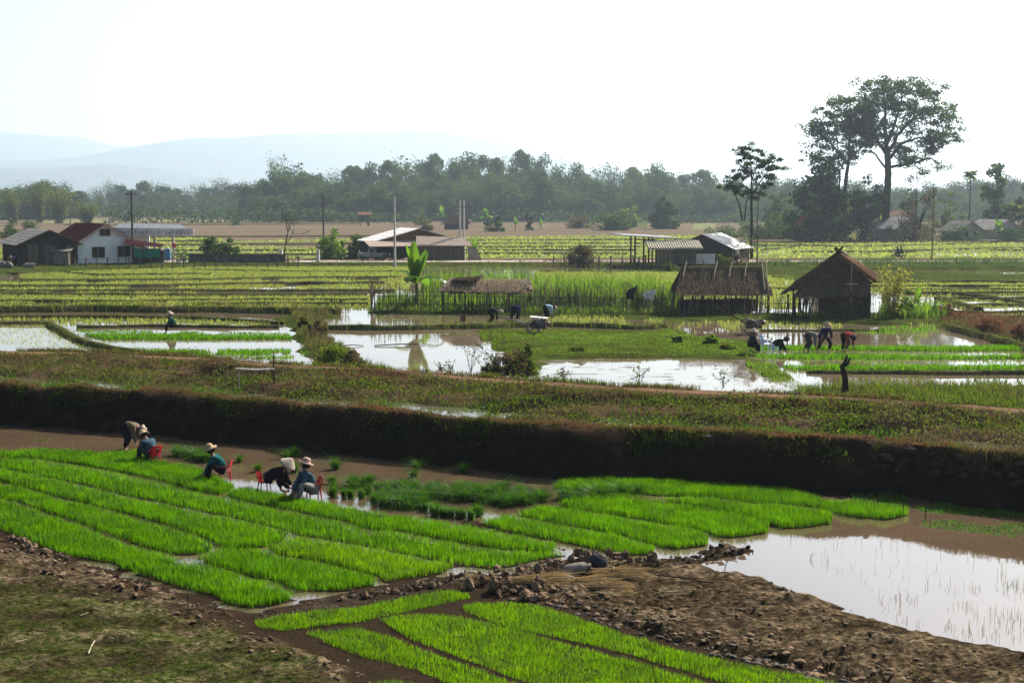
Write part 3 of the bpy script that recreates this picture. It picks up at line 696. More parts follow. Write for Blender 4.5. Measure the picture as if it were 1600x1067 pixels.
# ------------------------------------------------------------------ middle paddies: bunds, rice, rough grass
def ribbon(name, P, w, h, mt, z0=.3, seed=1):
    P = along(P, .7)
    t = np.gradient(P, axis=0); t /= np.linalg.norm(t, axis=1)[:, None] + 1e-9
    nv = np.c_[-t[:, 1], t[:, 0]]
    P = P + nv * ((vnoise(P[:, 0], P[:, 1], 1.7, seed) - .5) * .35)[:, None]
    offs = np.array([-.75, -.5, -.28, 0, .28, .5, .75]) * w
    hs = np.array([0, .35, .9, 1, .9, .35, 0])
    n = fbm(P[:, 0], P[:, 1], 1.1, seed)
    X = P[:, 0][None] + nv[:, 0][None] * offs[:, None]; Y = P[:, 1][None] + nv[:, 1][None] * offs[:, None]
    Z = z0 + hs[:, None] * (h - z0) * (.8 + .4 * n)[None]
    return tag(link(name, grid_mesh(name, X[:, ::-1], Y[:, ::-1], Z[:, ::-1], mt)), kind='structure'), P
BUNDM = mat('bund_earth', spec=0, col=(.045, .05, .018), var=.5, scale=2.5, col2=(.085, .085, .032), bump=.05, bscale=6)
BUNDS = [  # pixels, width m, top height m, grass height, density, grass
 ([(-200, 486), (0, 485), (150, 483), (240, 485), (340, 484), (450, 487), (530, 488)], 1.1, 1.0, .4, 26, 'd'),
 ([(-200, 495), (0, 494), (150, 494), (300, 496), (360, 498), (440, 504)], .6, .78, .2, 14, 'd'),
 ([(-200, 503), (0, 503), (80, 503.5), (95, 514), (120, 530), (160, 540), (200, 547), (290, 553)], .9, .8, .1, 8, 'g'),
 ([(120, 509), (240, 507), (340, 509), (440, 509)], .5, .74, .15, 12, 'd'),
 ([(500, 511), (600, 512), (700, 510), (770, 509), (860, 506), (1000, 511), (1040, 509)], .8, .85, .22, 26, 'g'),
 ([(1190, 514), (1300, 514), (1380, 514)], .5, .68, .1, 8, 'g'),
 ([(1290, 553), (1450, 555), (1700, 556)], .4, .6, .1, 6, 'g'), ([(1260, 578), (1450, 580), (1700, 580)], .5, .72, .15, 12, 'd'),
 ([(1475, 508), (1525, 521), (1580, 536), (1640, 552)], .9, .9, .2, 16, 'd'),
 ([(-200, 428), (30, 427), (90, 424), (150, 430), (330, 428)], .7, .85, .1, 5, 'g'), ([(-200, 440), (30, 438), (330, 436.5), (420, 434), (620, 433)], 1.2, .82, .12, 7, 'g'),
 ([(-200, 447), (0, 447), (230, 446), (440, 442), (600, 442)], .9, .84, .1, 4, 'g'), ([(-200, 454), (0, 454), (330, 453), (620, 453)], 1.0, .8, .1, 4, 'g'),
 ([(-200, 460), (0, 459), (330, 461), (580, 460)], .9, .84, .1, 4, 'g'), ([(-200, 470), (0, 469), (200, 470), (400, 467), (580, 468)], .7, .78, .1, 5, 'g'),
 ([(300, 474), (450, 473), (580, 474)], .6, .78, .1, 4, 'g'), ([(300, 421), (460, 424), (640, 424)], .6, .8, .1, 4, 'g'),
 ([(840, 424), (1060, 424), (1200, 430)], .7, .8, .1, 4, 'g'), ([(840, 442), (1060, 444), (1210, 450), (1250, 452)], .8, .8, .1, 4, 'g'),
 ([(1360, 441), (1480, 440), (1700, 440)], .9, .84, .1, 4, 'g'), ([(1360, 447), (1480, 446), (1700, 446)], .6, .78, .1, 4, 'g'), ([(1380, 452), (1480, 452), (1700, 451)], .7, .78, .1, 4, 'g'),
 ([(1390, 457), (1500, 457), (1700, 456)], .8, .8, .1, 4, 'd'), ([(1490, 458), (1540, 463), (1600, 473), (1680, 484)], .9, .84, .1, 4, 'g'), ([(1460, 465), (1560, 465), (1700, 464)], .6, .76, .1, 4, 'd'),
 ([(1470, 467), (1500, 474), (1530, 482)], .9, .84, .1, 4, 'g'), ([(1500, 474.5), (1600, 475), (1700, 475)], .5, .72, .1, 4, 'd'), ([(1470, 485), (1600, 486), (1700, 486)], .6, .74, .1, 5, 'd'), ([(1480, 492), (1700, 493)], .4, .7, .1, 5, 'd'),
]
acc = {'d': [], 'g': []}
for q, (pp, w_, h_, gh, gd_, gk) in enumerate(BUNDS):
    o, L = ribbon('paddy_bund', gpoly(pp, .7), w_, h_, BUNDM, seed=q)
    n = int(len(L) * .7 * w_ * gd_ * 2.2)
    i = rng.integers(0, len(L), n)
    p = L[i] + rng.normal(0, 1, (n, 2)) * [.35, w_ * .33]
    k = np.abs(p[:, 0]) < p[:, 1] * .37 + 3; p = p[k]
    acc[gk].append(np.c_[p, np.full(len(p), .58), np.full(len(p), gh + h_ - .6)])
for gk, mt in (('d', GRASS_D), ('g', GRASS)):
    A = np.concatenate(acc[gk]); d_ = np.clip(A[:, 1] / 90, .7, 2)
    tag(blades('bund_grass', A[:, :3], A[:, 3] * rng.uniform(.6, 1.35, len(A)), .03 * d_, mt, rng, lean=.4), kind='stuff')

def rice(outline, dens, h=.26, w=.035, mt=PADDY, thr=0, z=.5, seed=1, scl=4, label=None, rows=None, name='paddy_rice', lean=.3):
    P = gpoly(outline, ML); p = scatter(P, dens / 3, rng)
    if rows:                                             # transplanted rows
        p[:, 1] = np.round(p[:, 1] / rows) * rows + rng.normal(0, .03, len(p)); p[:, 0] = np.round(p[:, 0] / .22) * .22 + rng.normal(0, .03, len(p))
    if thr: p = p[fbm(p[:, 0], p[:, 1] * .6, scl, seed) > thr]
    p = p[np.abs(p[:, 0]) < p[:, 1] * .37 + 3]
    p = np.repeat(p, 2, 0) + rng.normal(0, .03, (len(p) * 2, 2)); w = w * 1.4
    return tag(blades(name, np.c_[p, np.full(len(p), z)], h * rng.uniform(.6, 1.25, len(p)), w, mt, rng, lean=lean), kind='stuff')
# left fields between the road and the dark bund
rice([(30, 430), (150, 424), (330, 418), (640, 418), (640, 432), (330, 435), (40, 437)], 60, .3, .045)
rice([(-60, 440), (330, 438), (420, 436), (640, 435), (640, 452), (-60, 452)], 46, .26, .04, thr=.33, seed=3, scl=7)
rice([(-60, 455), (300, 455), (320, 459), (-60, 458)], 34, .24, .04, thr=.38, seed=4)
rice([(-60, 461), (580, 462), (580, 483), (300, 482), (-60, 481)], 56, .28, .036, thr=.28, seed=5, scl=6)
rice([(-60, 497), (300, 499), (440, 506), (440, 508), (90, 507), (80, 501), (-60, 501)], 44, .24, .035, seed=6)
rice([(-60, 505), (85, 505), (100, 522), (170, 548), (110, 545), (-60, 532)], 40, .16, .014, seed=7, rows=.3, mt=leafmat('pale_paddy_leaf', (.15, .2, .07), (.3, .42, .1), var=.3, tw=.5))
# fields to the right and behind the huts
rice([(835, 426), (1060, 426), (1200, 432), (1250, 452), (1060, 443), (835, 441)], 55, .3, .05, thr=.33)
rice([(835, 444), (1060, 446), (1250, 455), (1250, 482), (835, 482)], 46, .28, .045)
rice([(1190, 431), (1240, 432), (1240, 480), (1190, 480)], 22, .28, .045, thr=.4)
rice([(1340, 440), (1700, 440), (1700, 455), (1340, 460)], 46, .26, .045, thr=.34, seed=9, scl=6)
rice([(1400, 457), (1700, 457), (1700, 500), (1600, 500), (1460, 490), (1400, 470)], 18, .22, .028, rows=.45, thr=.3, seed=10)
rice([(1195, 435), (1390, 424), (1700, 430), (1700, 433), (1390, 430), (1250, 440)], 12, .22, .05, mt=GRASS, thr=.45, z=.6)
rice([(880, 494), (1045, 497), (1020, 510), (870, 506), (850, 500)], 42, .28, .03, thr=.3, seed=12)
rice([(1060, 503), (1180, 502), (1330, 507), (1470, 507), (1380, 511), (1180, 513), (1080, 520), (1055, 512)], 34, .26, .03, thr=.42, seed=13)
rice([(1325, 513), (1460, 509), (1465, 517), (1390, 522), (1330, 519)], 60, .2, .03, mt=RICE, thr=.4, seed=14, scl=2)
rice([(690, 490), (880, 492), (870, 503), (780, 507), (720, 508)], 3, .2, .03, mt=RICE_D, thr=.5, seed=15)
# bright seedling strips of the middle distance
def strip(outline, dens, h, thr, seed, label, scl=1.5, mt=RICE):
    o = rice(outline, dens, h, .022, mt, thr=thr, seed=seed, scl=scl, name='seedling_strip', z=.52, lean=.35)
    if seed in (4, 7, 9): return
    del o['kind']; tag(o, label, 'seedling bed', 'strips of seedlings in the middle paddies')
strip([(128, 524), (300, 524), (330, 526), (452, 526), (456, 530), (300, 531), (165, 531)], 360, .26, 0, 1, 'green seedling strip under the person in the teal shirt')
strip([(118, 516), (240, 517), (450, 521), (450, 523), (300, 521), (130, 519)], 160, .14, .42, 2, 'patchy seedling strip behind the person in the teal shirt')
strip([(200, 546), (300, 548), (440, 547), (480, 549), (486, 554), (400, 555), (300, 555), (230, 552)], 260, .2, .38, 3, 'ragged seedling strip beside the weedy diagonal bund')
strip([(300, 558), (470, 557), (485, 560), (420, 561), (330, 560)], 200, .16, .5, 4, 'broken seedling strip in front of the white bar gate')
strip([(1150, 543), (1300, 543.5), (1480, 543.5), (1700, 542), (1700, 548), (1480, 549), (1300, 548), (1165, 547)], 360, .26, 0, 5, 'long seedling strip behind the bending people')
strip([(1175, 556), (1290, 556), (1500, 557), (1700, 556), (1700, 561), (1500, 562), (1290, 562), (1188, 560)], 360, .22, .2, 6, 'long seedling strip in front of the bending people')
strip([(1195, 564.5), (1300, 565), (1700, 565), (1700, 567.5), (1300, 567.5), (1205, 567)], 90, .14, .5, 7, 'thin broken seedling strip in the glinting water')
strip([(1222, 574), (1330, 574), (1700, 573), (1700, 578), (1330, 579), (1240, 579)], 360, .26, 0, 8, 'nearest long seedling strip behind the tree stump')
strip([(1275, 594), (1400, 592), (1700, 592), (1700, 606), (1400, 608), (1290, 606)], 40, .3, .45, 9, 'loose reedy strip between the tree stump and the path', mt=GRASS)
# rough grass of the middle islands
for outline, dens, h, mt, seed in [
  ([(742, 516), (870, 516), (1000, 519), (1075, 514), (1180, 538), (1172, 554), (1060, 555), (845, 556), (790, 560), (765, 535)], 190, .12, GRASS, 1),
  ([(742, 516), (870, 516), (1000, 519), (1075, 514), (1180, 538), (1172, 554), (1060, 555), (845, 556), (790, 560), (765, 535)], 190, .1, BRIGHT, 2),
  ([(455, 492), (500, 488), (520, 490), (500, 502), (508, 522), (548, 550), (570, 570), (620, 582), (490, 573), (490, 556), (465, 520)], 60, .35, GRASS, 3),
  ([(455, 492), (500, 488), (520, 490), (500, 502), (508, 522), (548, 550), (570, 570), (620, 582), (490, 573), (490, 556), (465, 520)], 50, .4, SCRUB, 4),
  ([(790, 560), (838, 558), (846, 592), (800, 590)], 90, .4, GRASS, 5),
  ([(1165, 552), (1205, 566), (1245, 590), (1285, 606), (1245, 606), (1200, 587), (1165, 566)], 110, .3, GRASS, 6),
  ([(1255, 602), (1400, 601), (1760, 600), (1900, 650), (1600, 634), (1440, 624), (1270, 612)], 120, .3, GRASS, 6),
  ([(1255, 602), (1400, 601), (1760, 600), (1900, 650), (1600, 634), (1440, 624), (1270, 612)], 90, .3, GRASS_D, 16),
  ([(1165, 552), (1205, 566), (1245, 590), (1285, 606), (1245, 606), (1200, 587), (1165, 566)], 200, .25, BRIGHT, 17),
  ([(575, 480), (900, 482), (1060, 486), (1060, 492), (880, 490), (700, 487), (575, 485)], 80, .5, BRIGHT, 7),
  ([(1060, 489), (1200, 491), (1380, 493), (1480, 490), (1480, 500), (1340, 501), (1200, 498), (1080, 496)], 60, .25, GRASS, 8),
  ([(1460, 492), (1700, 503), (1700, 540), (1580, 528), (1475, 506)], 60, .55, REDGRASS, 9),
  ([(1460, 492), (1700, 503), (1700, 540), (1580, 528), (1475, 506)], 25, .4, SCRUB, 10),
  ([(-200, 403), (300, 411), (640, 411), (880, 410), (1000, 414), (1180, 411), (1900, 408), (1900, 417), (1380, 418), (1040, 419), (620, 414), (300, 415), (0, 420), (-200, 424)], 14, .45, GRASS_D, 11),
  ([(1180, 411), (1900, 409), (1900, 418), (1180, 420)], 14, .8, TREE_B, 12), ([(850, 411), (1060, 413), (1060, 419), (850, 416)], 10, .6, SCRUB, 13)]:
    P = gpoly(outline, .7); p = scatter(P, dens * .65, rng); p = p[np.abs(p[:, 0]) < p[:, 1] * .37 + 3]
    f = fbm(p[:, 0], p[:, 1], 2.2, seed + 30); lim = .3 if dens > 150 else .4; p = p[f > lim]; f = f[f > lim]
    if mt in (GRASS_D, TREE_B) and seed in (11, 12): z0 = np.full(len(p), .8)
    else: z0 = mid_z(p[:, 0], p[:, 1])
    tag(blades('rough_grass', np.c_[p, z0 - .03], h * (.4 + 1.5 * (f - .35)) * rng.uniform(.6, 1.4, len(p)) * 1.2, .03 * np.clip(p[:, 1] / 85, .8, 2.2), mt, rng, lean=.45), kind='stuff')
# rice of the paddies beyond the road, seen from very low: broad tufts
for P in FARG:
    p = scatter(gpoly(P, .5), 1.5, rng, 160000)
    p = p[(np.abs(p[:, 0]) < p[:, 1] * .4) & (fbm(p[:, 0] * .3, p[:, 1], 9, 5) > .42)]
    tag(blades('far_paddy_rice', np.c_[p, np.full(len(p), .45)], rng.uniform(.2, .5, len(p)), rng.uniform(.15, .4, len(p)), PADDY, rng, lean=.3), kind='stuff')
BUND_F = mat('far_bund_grass', (.05, .055, .02), spec=0, var=.5, scale=.5)
for q, pp in enumerate([[(690, 376), (1100, 374)], [(690, 381), (1100, 380)], [(700, 386.5), (1000, 386)], [(700, 391.5), (990, 391)], [(690, 396), (980, 397)], [(1180, 384), (1300, 384)], [(1240, 394), (1430, 394)],
     [(1190, 391), (1245, 386), (1255, 378)], [(1290, 386), (1400, 384), (1560, 380)], [(1370, 393), (1480, 390), (1700, 385)], [(1540, 391), (1700, 392)], [(90, 392), (560, 391)], [(100, 398), (560, 398)], [(230, 377), (345, 376)],
     [(1270, 378), (1560, 377.5), (1800, 378)], [(1270, 376.5), (1390, 377)], [(270, 383), (560, 381)], [(0, 371), (600, 369)], [(100, 352), (560, 350)]]):
    ribbon('paddy_bund', gpoly(pp, .6), .9, .8, BUND_F, z0=.3, seed=q + 60)
# ------------------------------------------------------------------ trees and bushes
rng = np.random.default_rng(23)
def blob_points(nb, nl, W, H, z0, rng, flat=.75, rad0=.09, rad1=.17):
    """leaf positions in lumps spread through a crown"""
    u = rng.normal(0, 1, (nb, 3)); u /= np.linalg.norm(u, axis=1)[:, None]
    r = rng.random(nb) ** .45
    c = u * r[:, None] * np.array([W / 2, W / 2, (H - z0) / 2])
    c[:, 2] += (H + z0) / 2
    # irregular outline
    k = .7 + .6 * vnoise(np.arctan2(u[:, 1], u[:, 0]) * 2, u[:, 2] * 2, 1, int(rng.integers(50)))
    c[:, :2] *= k[:, None]
    out = []
    for i in range(nb):
        rad = W * rng.uniform(rad0, rad1)
        d = rng.normal(0, 1, (nl, 3)); d /= np.linalg.norm(d, axis=1)[:, None]
        d *= (rng.random(nl) ** .4)[:, None] * rad; d[:, 2] *= flat
        out.append(c[i] + d)
    return np.concatenate(out), c
def trunk_mb(H, r, c=None, rng=rng, nb=7, lean=.3):
    m = MB()
    p = [Vector((0, 0, -.3)), Vector((rng.normal(0, lean * .3), rng.normal(0, lean * .3), H * .35)), Vector((rng.normal(0, lean), rng.normal(0, lean), H * .75))]
    m.tube(p, [r, r * .75, r * .35], 7)
    if c is not None:
        for q in c[rng.permutation(len(c))[:nb]]:
            a = p[1].lerp(p[2], rng.uniform(0, .8)); q = Vector(q)
            m.tube([a, a.lerp(q, .5) + Vector((0, 0, -.05 * H)), q], [r * .4, r * .25, r * .1], 5)
    return m
def tree(name, loc, label, cat, W, H, z0, nb, nl, leaf, mt, group=None, rng=rng, r=None, up=.3, aspect=.6, bark=None):
    t = thing(name, loc, label, cat, group, rz=rng.uniform(0, 6))
    C, c = blob_points(nb, nl, W, H, z0, rng, .75, *((.13, .23) if z0 < 0 else (.09, .17)))
    C = C[C[:, 2] > .2]; c = c[c[:, 2] > .2]
    trunk_mb(H, r or H * .016, c, rng).build('trunk', bark or BARK, t)
    leaves('crown', C, leaf, mt, rng, t, up_bias=up, aspect=aspect)
    return t
def bamboo(name, loc, label, cat, W, H, n, leaf, mt, group=None, rng=rng, r=.06, nl=55, cane=None):
    """a clump of arching canes with drooping leafy plumes"""
    t = thing(name, loc, label, cat, group)
    m = MB(); L = []
    for i in range(n):
        a = rng.uniform(0, 6.28); s = rng.random() ** .6 * W / 2; h = H * rng.uniform(.6, 1)
        b = np.array([math.cos(a) * s * .25, math.sin(a) * s * .25, -.2]); e = np.array([math.cos(a) * s, math.sin(a) * s, h])
        ts = np.linspace(0, 1, 7)
        pts = np.array([b + (e - b) * np.array([k ** 1.9, k ** 1.9, 1.15 * k - .15 * k ** 3]) for k in ts])
        m.tube(pts, list(np.linspace(r, r * .25, 7)), 5)
        k = rng.uniform(.12, 1, nl) ** .8
        q = np.array([np.interp(k, ts, pts[:, j]) for j in range(3)]).T
        L.append(q + rng.normal(0, 1, (nl, 3)) * (H * .022 + W * .035) * (.5 + k[:, None]) + np.array([0, 0, -.01 * H]))
    m.build('canes', cane or BAMBOO, t)
    leaves('foliage', np.concatenate(L), leaf, mt, rng, t, up_bias=-.1, aspect=.4)
    return t
def base(px, py, z=.5): return gp(px, py, z)
def S(loc): return F / loc[1]                    # pixels per metre at a place

# the long hazy tree line
LINE = [(-80, 300), (0, 296), (30, 284), (70, 277), (110, 290), (150, 292), (190, 285), (215, 280), (250, 281), (290, 292), (330, 281), (360, 279), (400, 283), (415, 268), (440, 256), (458, 266), (490, 268), (530, 266), (570, 262), (600, 262),
        (625, 247), (640, 242), (655, 244), (672, 253), (690, 246), (720, 252), (740, 249), (775, 240), (800, 249), (830, 243), (860, 245), (880, 252), (900, 263), (930, 263), (960, 261), (985, 271), (1000, 263), (1020, 257), (1045, 269), (1090, 264), (1110, 270), (1150, 285), (1230, 282), (1300, 285), (1400, 290), (1480, 285), (1560, 280), (1640, 276), (1750, 280)]
PROTO = []
for q in range(7):
    r_ = np.random.default_rng(100 + q)
    if q < 5: t = tree('broadleaf_tree', (0, 0, 0), 'hazy dark broadleaf tree standing in the long treeline beyond the fields', 'tree', 18 + q, 22, -8.0, 64, 140, 1.15, TREE_A if q % 2 else TREE_B, 'trees of the long hazy treeline', r_)
    else: t = bamboo('bamboo_clump', (0, 0, 0), 'hazy feathery bamboo clump standing in the long treeline beyond the fields', 'bamboo', 13, 22, 34, 1.0, TREE_B, 'bamboo clumps of the long hazy treeline', r_, nl=70)
    PROTO.append(note(t))
used = [False] * 7
def place(q, loc, k, rz):
    if used[q]: return dup(PROTO[q], loc, rz, k)
    used[q] = True; o = PROTO[q]; o.location = loc; o.scale = k; o.rotation_euler = (0, 0, rz); return o
def top(x): return float(np.interp(x, [p[0] for p in LINE], [p[1] for p in LINE]))
x = -70.0; i = 0
while x < 1700:
    far = 120 < x < 400
    Y = (960 if far else 760) + rng.uniform(-25, 25)
    p = gd(x, 330, Y); s = F / Y
    h = (318 - top(x)) / s + CAMZ - .45 + rng.normal(-.5, 1.7)
    q = int(rng.choice([0, 1, 2, 3, 4, 5, 6])) if not far else int(rng.choice([5, 6, 1]))
    place(q, (p.x, Y, .4), (rng.uniform(.85, 1.15), .9, h / 22), rng.uniform(0, 6)); x += rng.uniform(15, 24) * (1 if not far else .9)
for Y0, hf, step in ((700, .84, 22), (650, .6, 26)):
    x = -70.0 if Y0 > 650 else 380
    while x < 1700:
        if not (120 < x < 390):
            Y = Y0 + rng.uniform(-20, 20); p = gd(x, 330, Y); s = F / Y
            h = ((318 - top(x)) / s + CAMZ - .45) * hf * rng.uniform(.75, 1.15)
            place(int(rng.integers(0, 7)), (p.x, Y, .4), (rng.uniform(.7, 1.0), .8, h / 22), rng.uniform(0, 6))
        x += rng.uniform(.7, 1.3) * step
x = 100.0
while x < 420:
    Y = 880 + rng.uniform(-30, 30); p = gd(x, 330, Y)
    place(int(rng.choice([5, 6, 0])), (p.x, Y, .4), (.8, .8, rng.uniform(.45, .75)), rng.uniform(0, 6)); x += rng.uniform(16, 26)
# the shrub layer at the foot of the tree line
xs = rng.uniform(-330, 330, 15000); yy = 600 + rng.normal(0, 8, 15000) + xs * 0
hh = 9 * fbm(xs, yy, 16, 3) ** 1.2 + 1.0
kk = (fbm(xs, yy, 40, 9) > .36)
xs, yy, hh = xs[kk], yy[kk], hh[kk]
x2 = rng.uniform(-190, -70, 9000) * 1.6; y2 = 850 + rng.normal(0, 8, 9000)
xs, yy, hh = np.r_[xs, x2], np.r_[yy, y2], np.r_[hh, 12 * fbm(x2, y2, 14, 4) + 1]
tag(leaves('undergrowth', np.c_[xs, yy, rng.random(len(xs)) ** .7 * hh + .3], 1.3, TREE_A, rng, aspect=.7), kind='stuff')
# thin single trees sticking out of the line
for px, ty, lab in ((466, 249, 'thin see-through tree rising above the treeline at the left'), (1014, 254, 'open topped tree rising above the treeline behind the open shed'), (634, 240, 'tall round tree at the left end of the high treeline')):
    p = gd(px, 330, 735); h = (318 - ty) / 3.02 + 8
    tree('tall_tree', (p.x, 735, .4), lab, 'tree', 9, h, h * .55, 24, 26, .8, TREE_B)
# bamboo and trees at the far left, in front of the line
for px, py, w, ty, lab in ((20, 348, 46, 292, 'green bamboo clump at the left edge beyond the grey house'), (62, 348, 40, 285, 'pale bamboo clump beyond the grey house'),
                           (92, 349, 64, 291, 'big yellow green bamboo clump beyond the maroon roof'), (135, 350, 46, 318, 'low drooping bamboo at the right end of the left clumps')):
    p = base(px, py); s = S(p)
    bamboo('bamboo_clump', p, lab, 'bamboo', w / s, (py - ty) / s, 40, .75, TREE_C, 'bamboo beyond the houses on the left', np.random.default_rng(px), nl=70, r=.1)
# garden tree behind the grey house
def bush(px, py, w, h, mt, label, z=.6, nb=14, nl=60, leaf=None, cat='bush', name='bush', flat=.8, seed=None, dz=0.0, group=None, z0=.05):
    p = gp(px, py, z); s = S(p); r_ = np.random.default_rng(int(px * 7 + py))
    W, H = w / s, h / s
    t = thing(name, p, label, cat, group)
    C, c = blob_points(int(nb * 1.7), int(nl * 1.1), W * .8, H, -H * .6, r_, flat, *((.12, .24) if cat != 'tree' else (.09, .17)))
    C = C[C[:, 2] > -.05]; c = c[c[:, 2] > 0]
    leaves('foliage', C, leaf or max(.12, W * .035), mt, r_, t, up_bias=.3, aspect=.55)
    m = MB()
    for q in c[:8]: m.tube([(r_.normal(0, W * .04), r_.normal(0, W * .04), -.2), (q[0] * .5, q[1] * .5, q[2] * .5), tuple(q)], [H * .015 + .01, H * .01 + .006, .008], 5)
    m.build('stems', BARK, t)
    return t
for a in [
 (28, 374, 76, 32, TREE_B, 'dark leafy tree behind the roof of the grey house', .6, 26, 70, .45, 'tree'),
 (342, 404, 66, 37, TREE_B, 'round green roadside tree left of the bare tree', .6, 26, 70, .4, 'tree'),
 (520, 403, 52, 42, BRIGHT, 'yellow green bush beside the roadside house', .6, 22, 70, .4, 'bush'),
 (556, 403, 46, 34, TREE_B, 'dark bush between the yellow bush and the parked pickup', .6, 20, 60, .4, 'bush'),
 (285, 408, 20, 20, BRIGHT, 'small yellow shrub right of the filling station canopy', .6, 10, 40, .25, 'bush'),
 (912, 415, 58, 30, SCRUB, 'bare brown thicket beside the road', .7, 24, 80, .3, 'thicket'),
 (960, 360, 80, 30, TREE_B, 'long low thicket in the far fields', .45, 26, 60, .8, 'thicket'), (905, 357, 50, 22, SCRUB, 'brownish low thicket at the end of the far thicket', .45, 18, 50, .7, 'thicket'),
 (1035, 358, 66, 58, TREE_A, 'dark domed tree of the far fields left of the tall slim tree', .45, 26, 70, 1.0, 'tree'), (985, 356, 40, 38, BRIGHT, 'bright clump of banana like leaves in the far thicket', .45, 14, 50, .9, 'bush'),
 (1142, 415, 34, 30, SCRUB, 'dry round bush beside the open shed', .7, 18, 60, .28, 'bush'), (1128, 419, 40, 20, GRASS_D, 'low dark bush in front of the white shed wall', .7, 14, 60, .25, 'bush'),
 (1046, 424, 30, 14, GRASS_D, 'small dark bush at the corner of the wooden shed', .7, 10, 50, .2, 'bush'),
 (1284, 377, 130, 132, TREE_B, 'dense dark tree mass at the foot of the huge tree', .45, 80, 64, .95, 'tree'), (1218, 362, 60, 66, TREE_B, 'leafy tree right of the tall slim tree', .45, 30, 60, .7, 'tree'),
 (1348, 377, 90, 112, TREE_A, 'dark leafy tree under the right limb of the huge tree', .45, 34, 60, .7, 'tree'), (1428, 377, 100, 112, SCRUB, 'thin yellowish tree behind the rusty roof', .45, 36, 45, .55, 'tree'),
 (1480, 369, 60, 90, TREE_C, 'pale leafy tree between the rusty roof and the palm', .45, 26, 50, .6, 'tree'), (1560, 369, 70, 127, TREE_B, 'tall bluish tree at the right edge behind the village', .45, 36, 60, .9, 'tree'), (1605, 369, 60, 112, TREE_A, 'dark tree cut by the right edge behind the village', .45, 36, 60, .8, 'tree'),
 (1215, 368, 60, 30, TREE_B, 'low bush at the left end of the village', .45, 20, 60, .5, 'bush'), (1310, 372, 70, 24, BRIGHT, 'bright hedge bush in front of the red roof', .45, 24, 60, .4, 'bush'), (1370, 373, 66, 26, TREE_C, 'yellow green hedge bush left of the slate roof house', .45, 24, 60, .4, 'bush'),
 (1430, 375, 80, 22, TREE_B, 'dark hedge bush before the slate roof house', .45, 24, 60, .4, 'bush'), (1500, 376, 80, 24, TREE_B, 'dark hedge bush before the small pale wall', .45, 24, 60, .4, 'bush'), (1580, 378, 90, 22, TREE_A, 'dark hedge bush along the right edge of the village', .45, 24, 60, .4, 'bush'),
 (1125, 371, 70, 16, TREE_B, 'low dark thicket left of the foot of the slim tree', .45, 20, 60, .5, 'thicket'), (1200, 374, 80, 24, TREE_A, 'dark low thicket right of the slim tree', .45, 24, 60, .5, 'thicket'), (1250, 375, 60, 22, TREE_B, 'leafy low thicket before the red roof', .45, 20, 60, .5, 'thicket'),
 (1170, 364, 50, 22, TREE_B, 'low bush under the tall slim tree', .45, 16, 50, .5, 'bush'), (1250, 369, 60, 67, TREE_B, 'mid green tree behind the red roof', .45, 28, 60, .7, 'tree'),
 (660, 352, 28, 24, TREE_C, 'pale banana grove in the far field behind the roadside house', .45, 14, 50, .8, 'bush'), (775, 362, 36, 30, TREE_B, 'leafy clump right of the thatched barn', .45, 14, 50, .7, 'bush'), (826, 360, 18, 26, TREE_A, 'small dark round tree in the far field', .45, 12, 50, .6, 'tree'), (668, 362, 30, 16, SCRUB, 'dull scrub behind the ridge of the roadside house', .45, 12, 40, .5, 'bush'),
 (370, 352, 26, 14, TREE_B, 'tiny far bush on the stubble field', .45, 10, 40, .6, 'bush'), (478, 343, 50, 14, TREE_B, 'far hedge left of the stilt hut', .45, 14, 50, .9, 'bush'), (545, 341, 40, 16, TREE_C, 'far pale bush left of the stilt hut', .45, 12, 50, .9, 'bush'),
 (1480, 496, 44, 20, REDGRASS, 'rusty bush at the edge of the right paddies', .7, 16, 70, .14, 'bush'), (1545, 520, 60, 24, REDGRASS, 'rusty dry bush nearer the right edge', .7, 20, 70, .14, 'bush'), (1600, 532, 50, 28, REDGRASS, 'rusty dry bush cut by the right edge', .7, 18, 70, .14, 'bush')]:
    bush(*a[:7], nb=a[7], nl=a[8], leaf=a[9], cat=a[10], name={'bush': 'bush', 'tree': 'leafy_tree', 'thicket': 'thicket'}[a[10]])
# weedy mounds nearer the camera
for px, py, w, h, mt, lab, leaf in ((520, 566, 70, 26, GRASS, 'weedy bush on the near end of the diagonal bund', .13), (556, 574, 50, 26, SCRUB, 'dry weedy clump at the pond corner', .12), (492, 524, 44, 26, SCRUB, 'brown weeds on the middle of the diagonal bund', .13),
   (475, 512, 24, 18, GRASS_D, 'small dark bush at the far end of the diagonal bund', .12), (800, 585, 66, 40, SCRUB, 'reddish brown bush at the corner of the pond', .12), (825, 584, 40, 46, GRASS, 'yellowish weeds beside the reddish bush', .1), (770, 588, 50, 18, GRASS_D, 'heap of dark twigs and weeds at the pond edge', .1),
   (1112, 538, 28, 14, BRIGHT, 'bright bush on the grassy island', .13), (1060, 536, 20, 11, BRIGHT, 'small bright bush left on the grassy island', .12), (1135, 547, 24, 10, GRASS, 'dark tuft bush beside the seated person in a pointed hat', .12), (900, 550, 34, 8, GRASS, 'low dark tuft bush on the island edge', .12)):
    bush(px, py, w, h, mt, lab, z=.72, nb=18, nl=90, leaf=leaf, cat='bush', name='weed_bush')
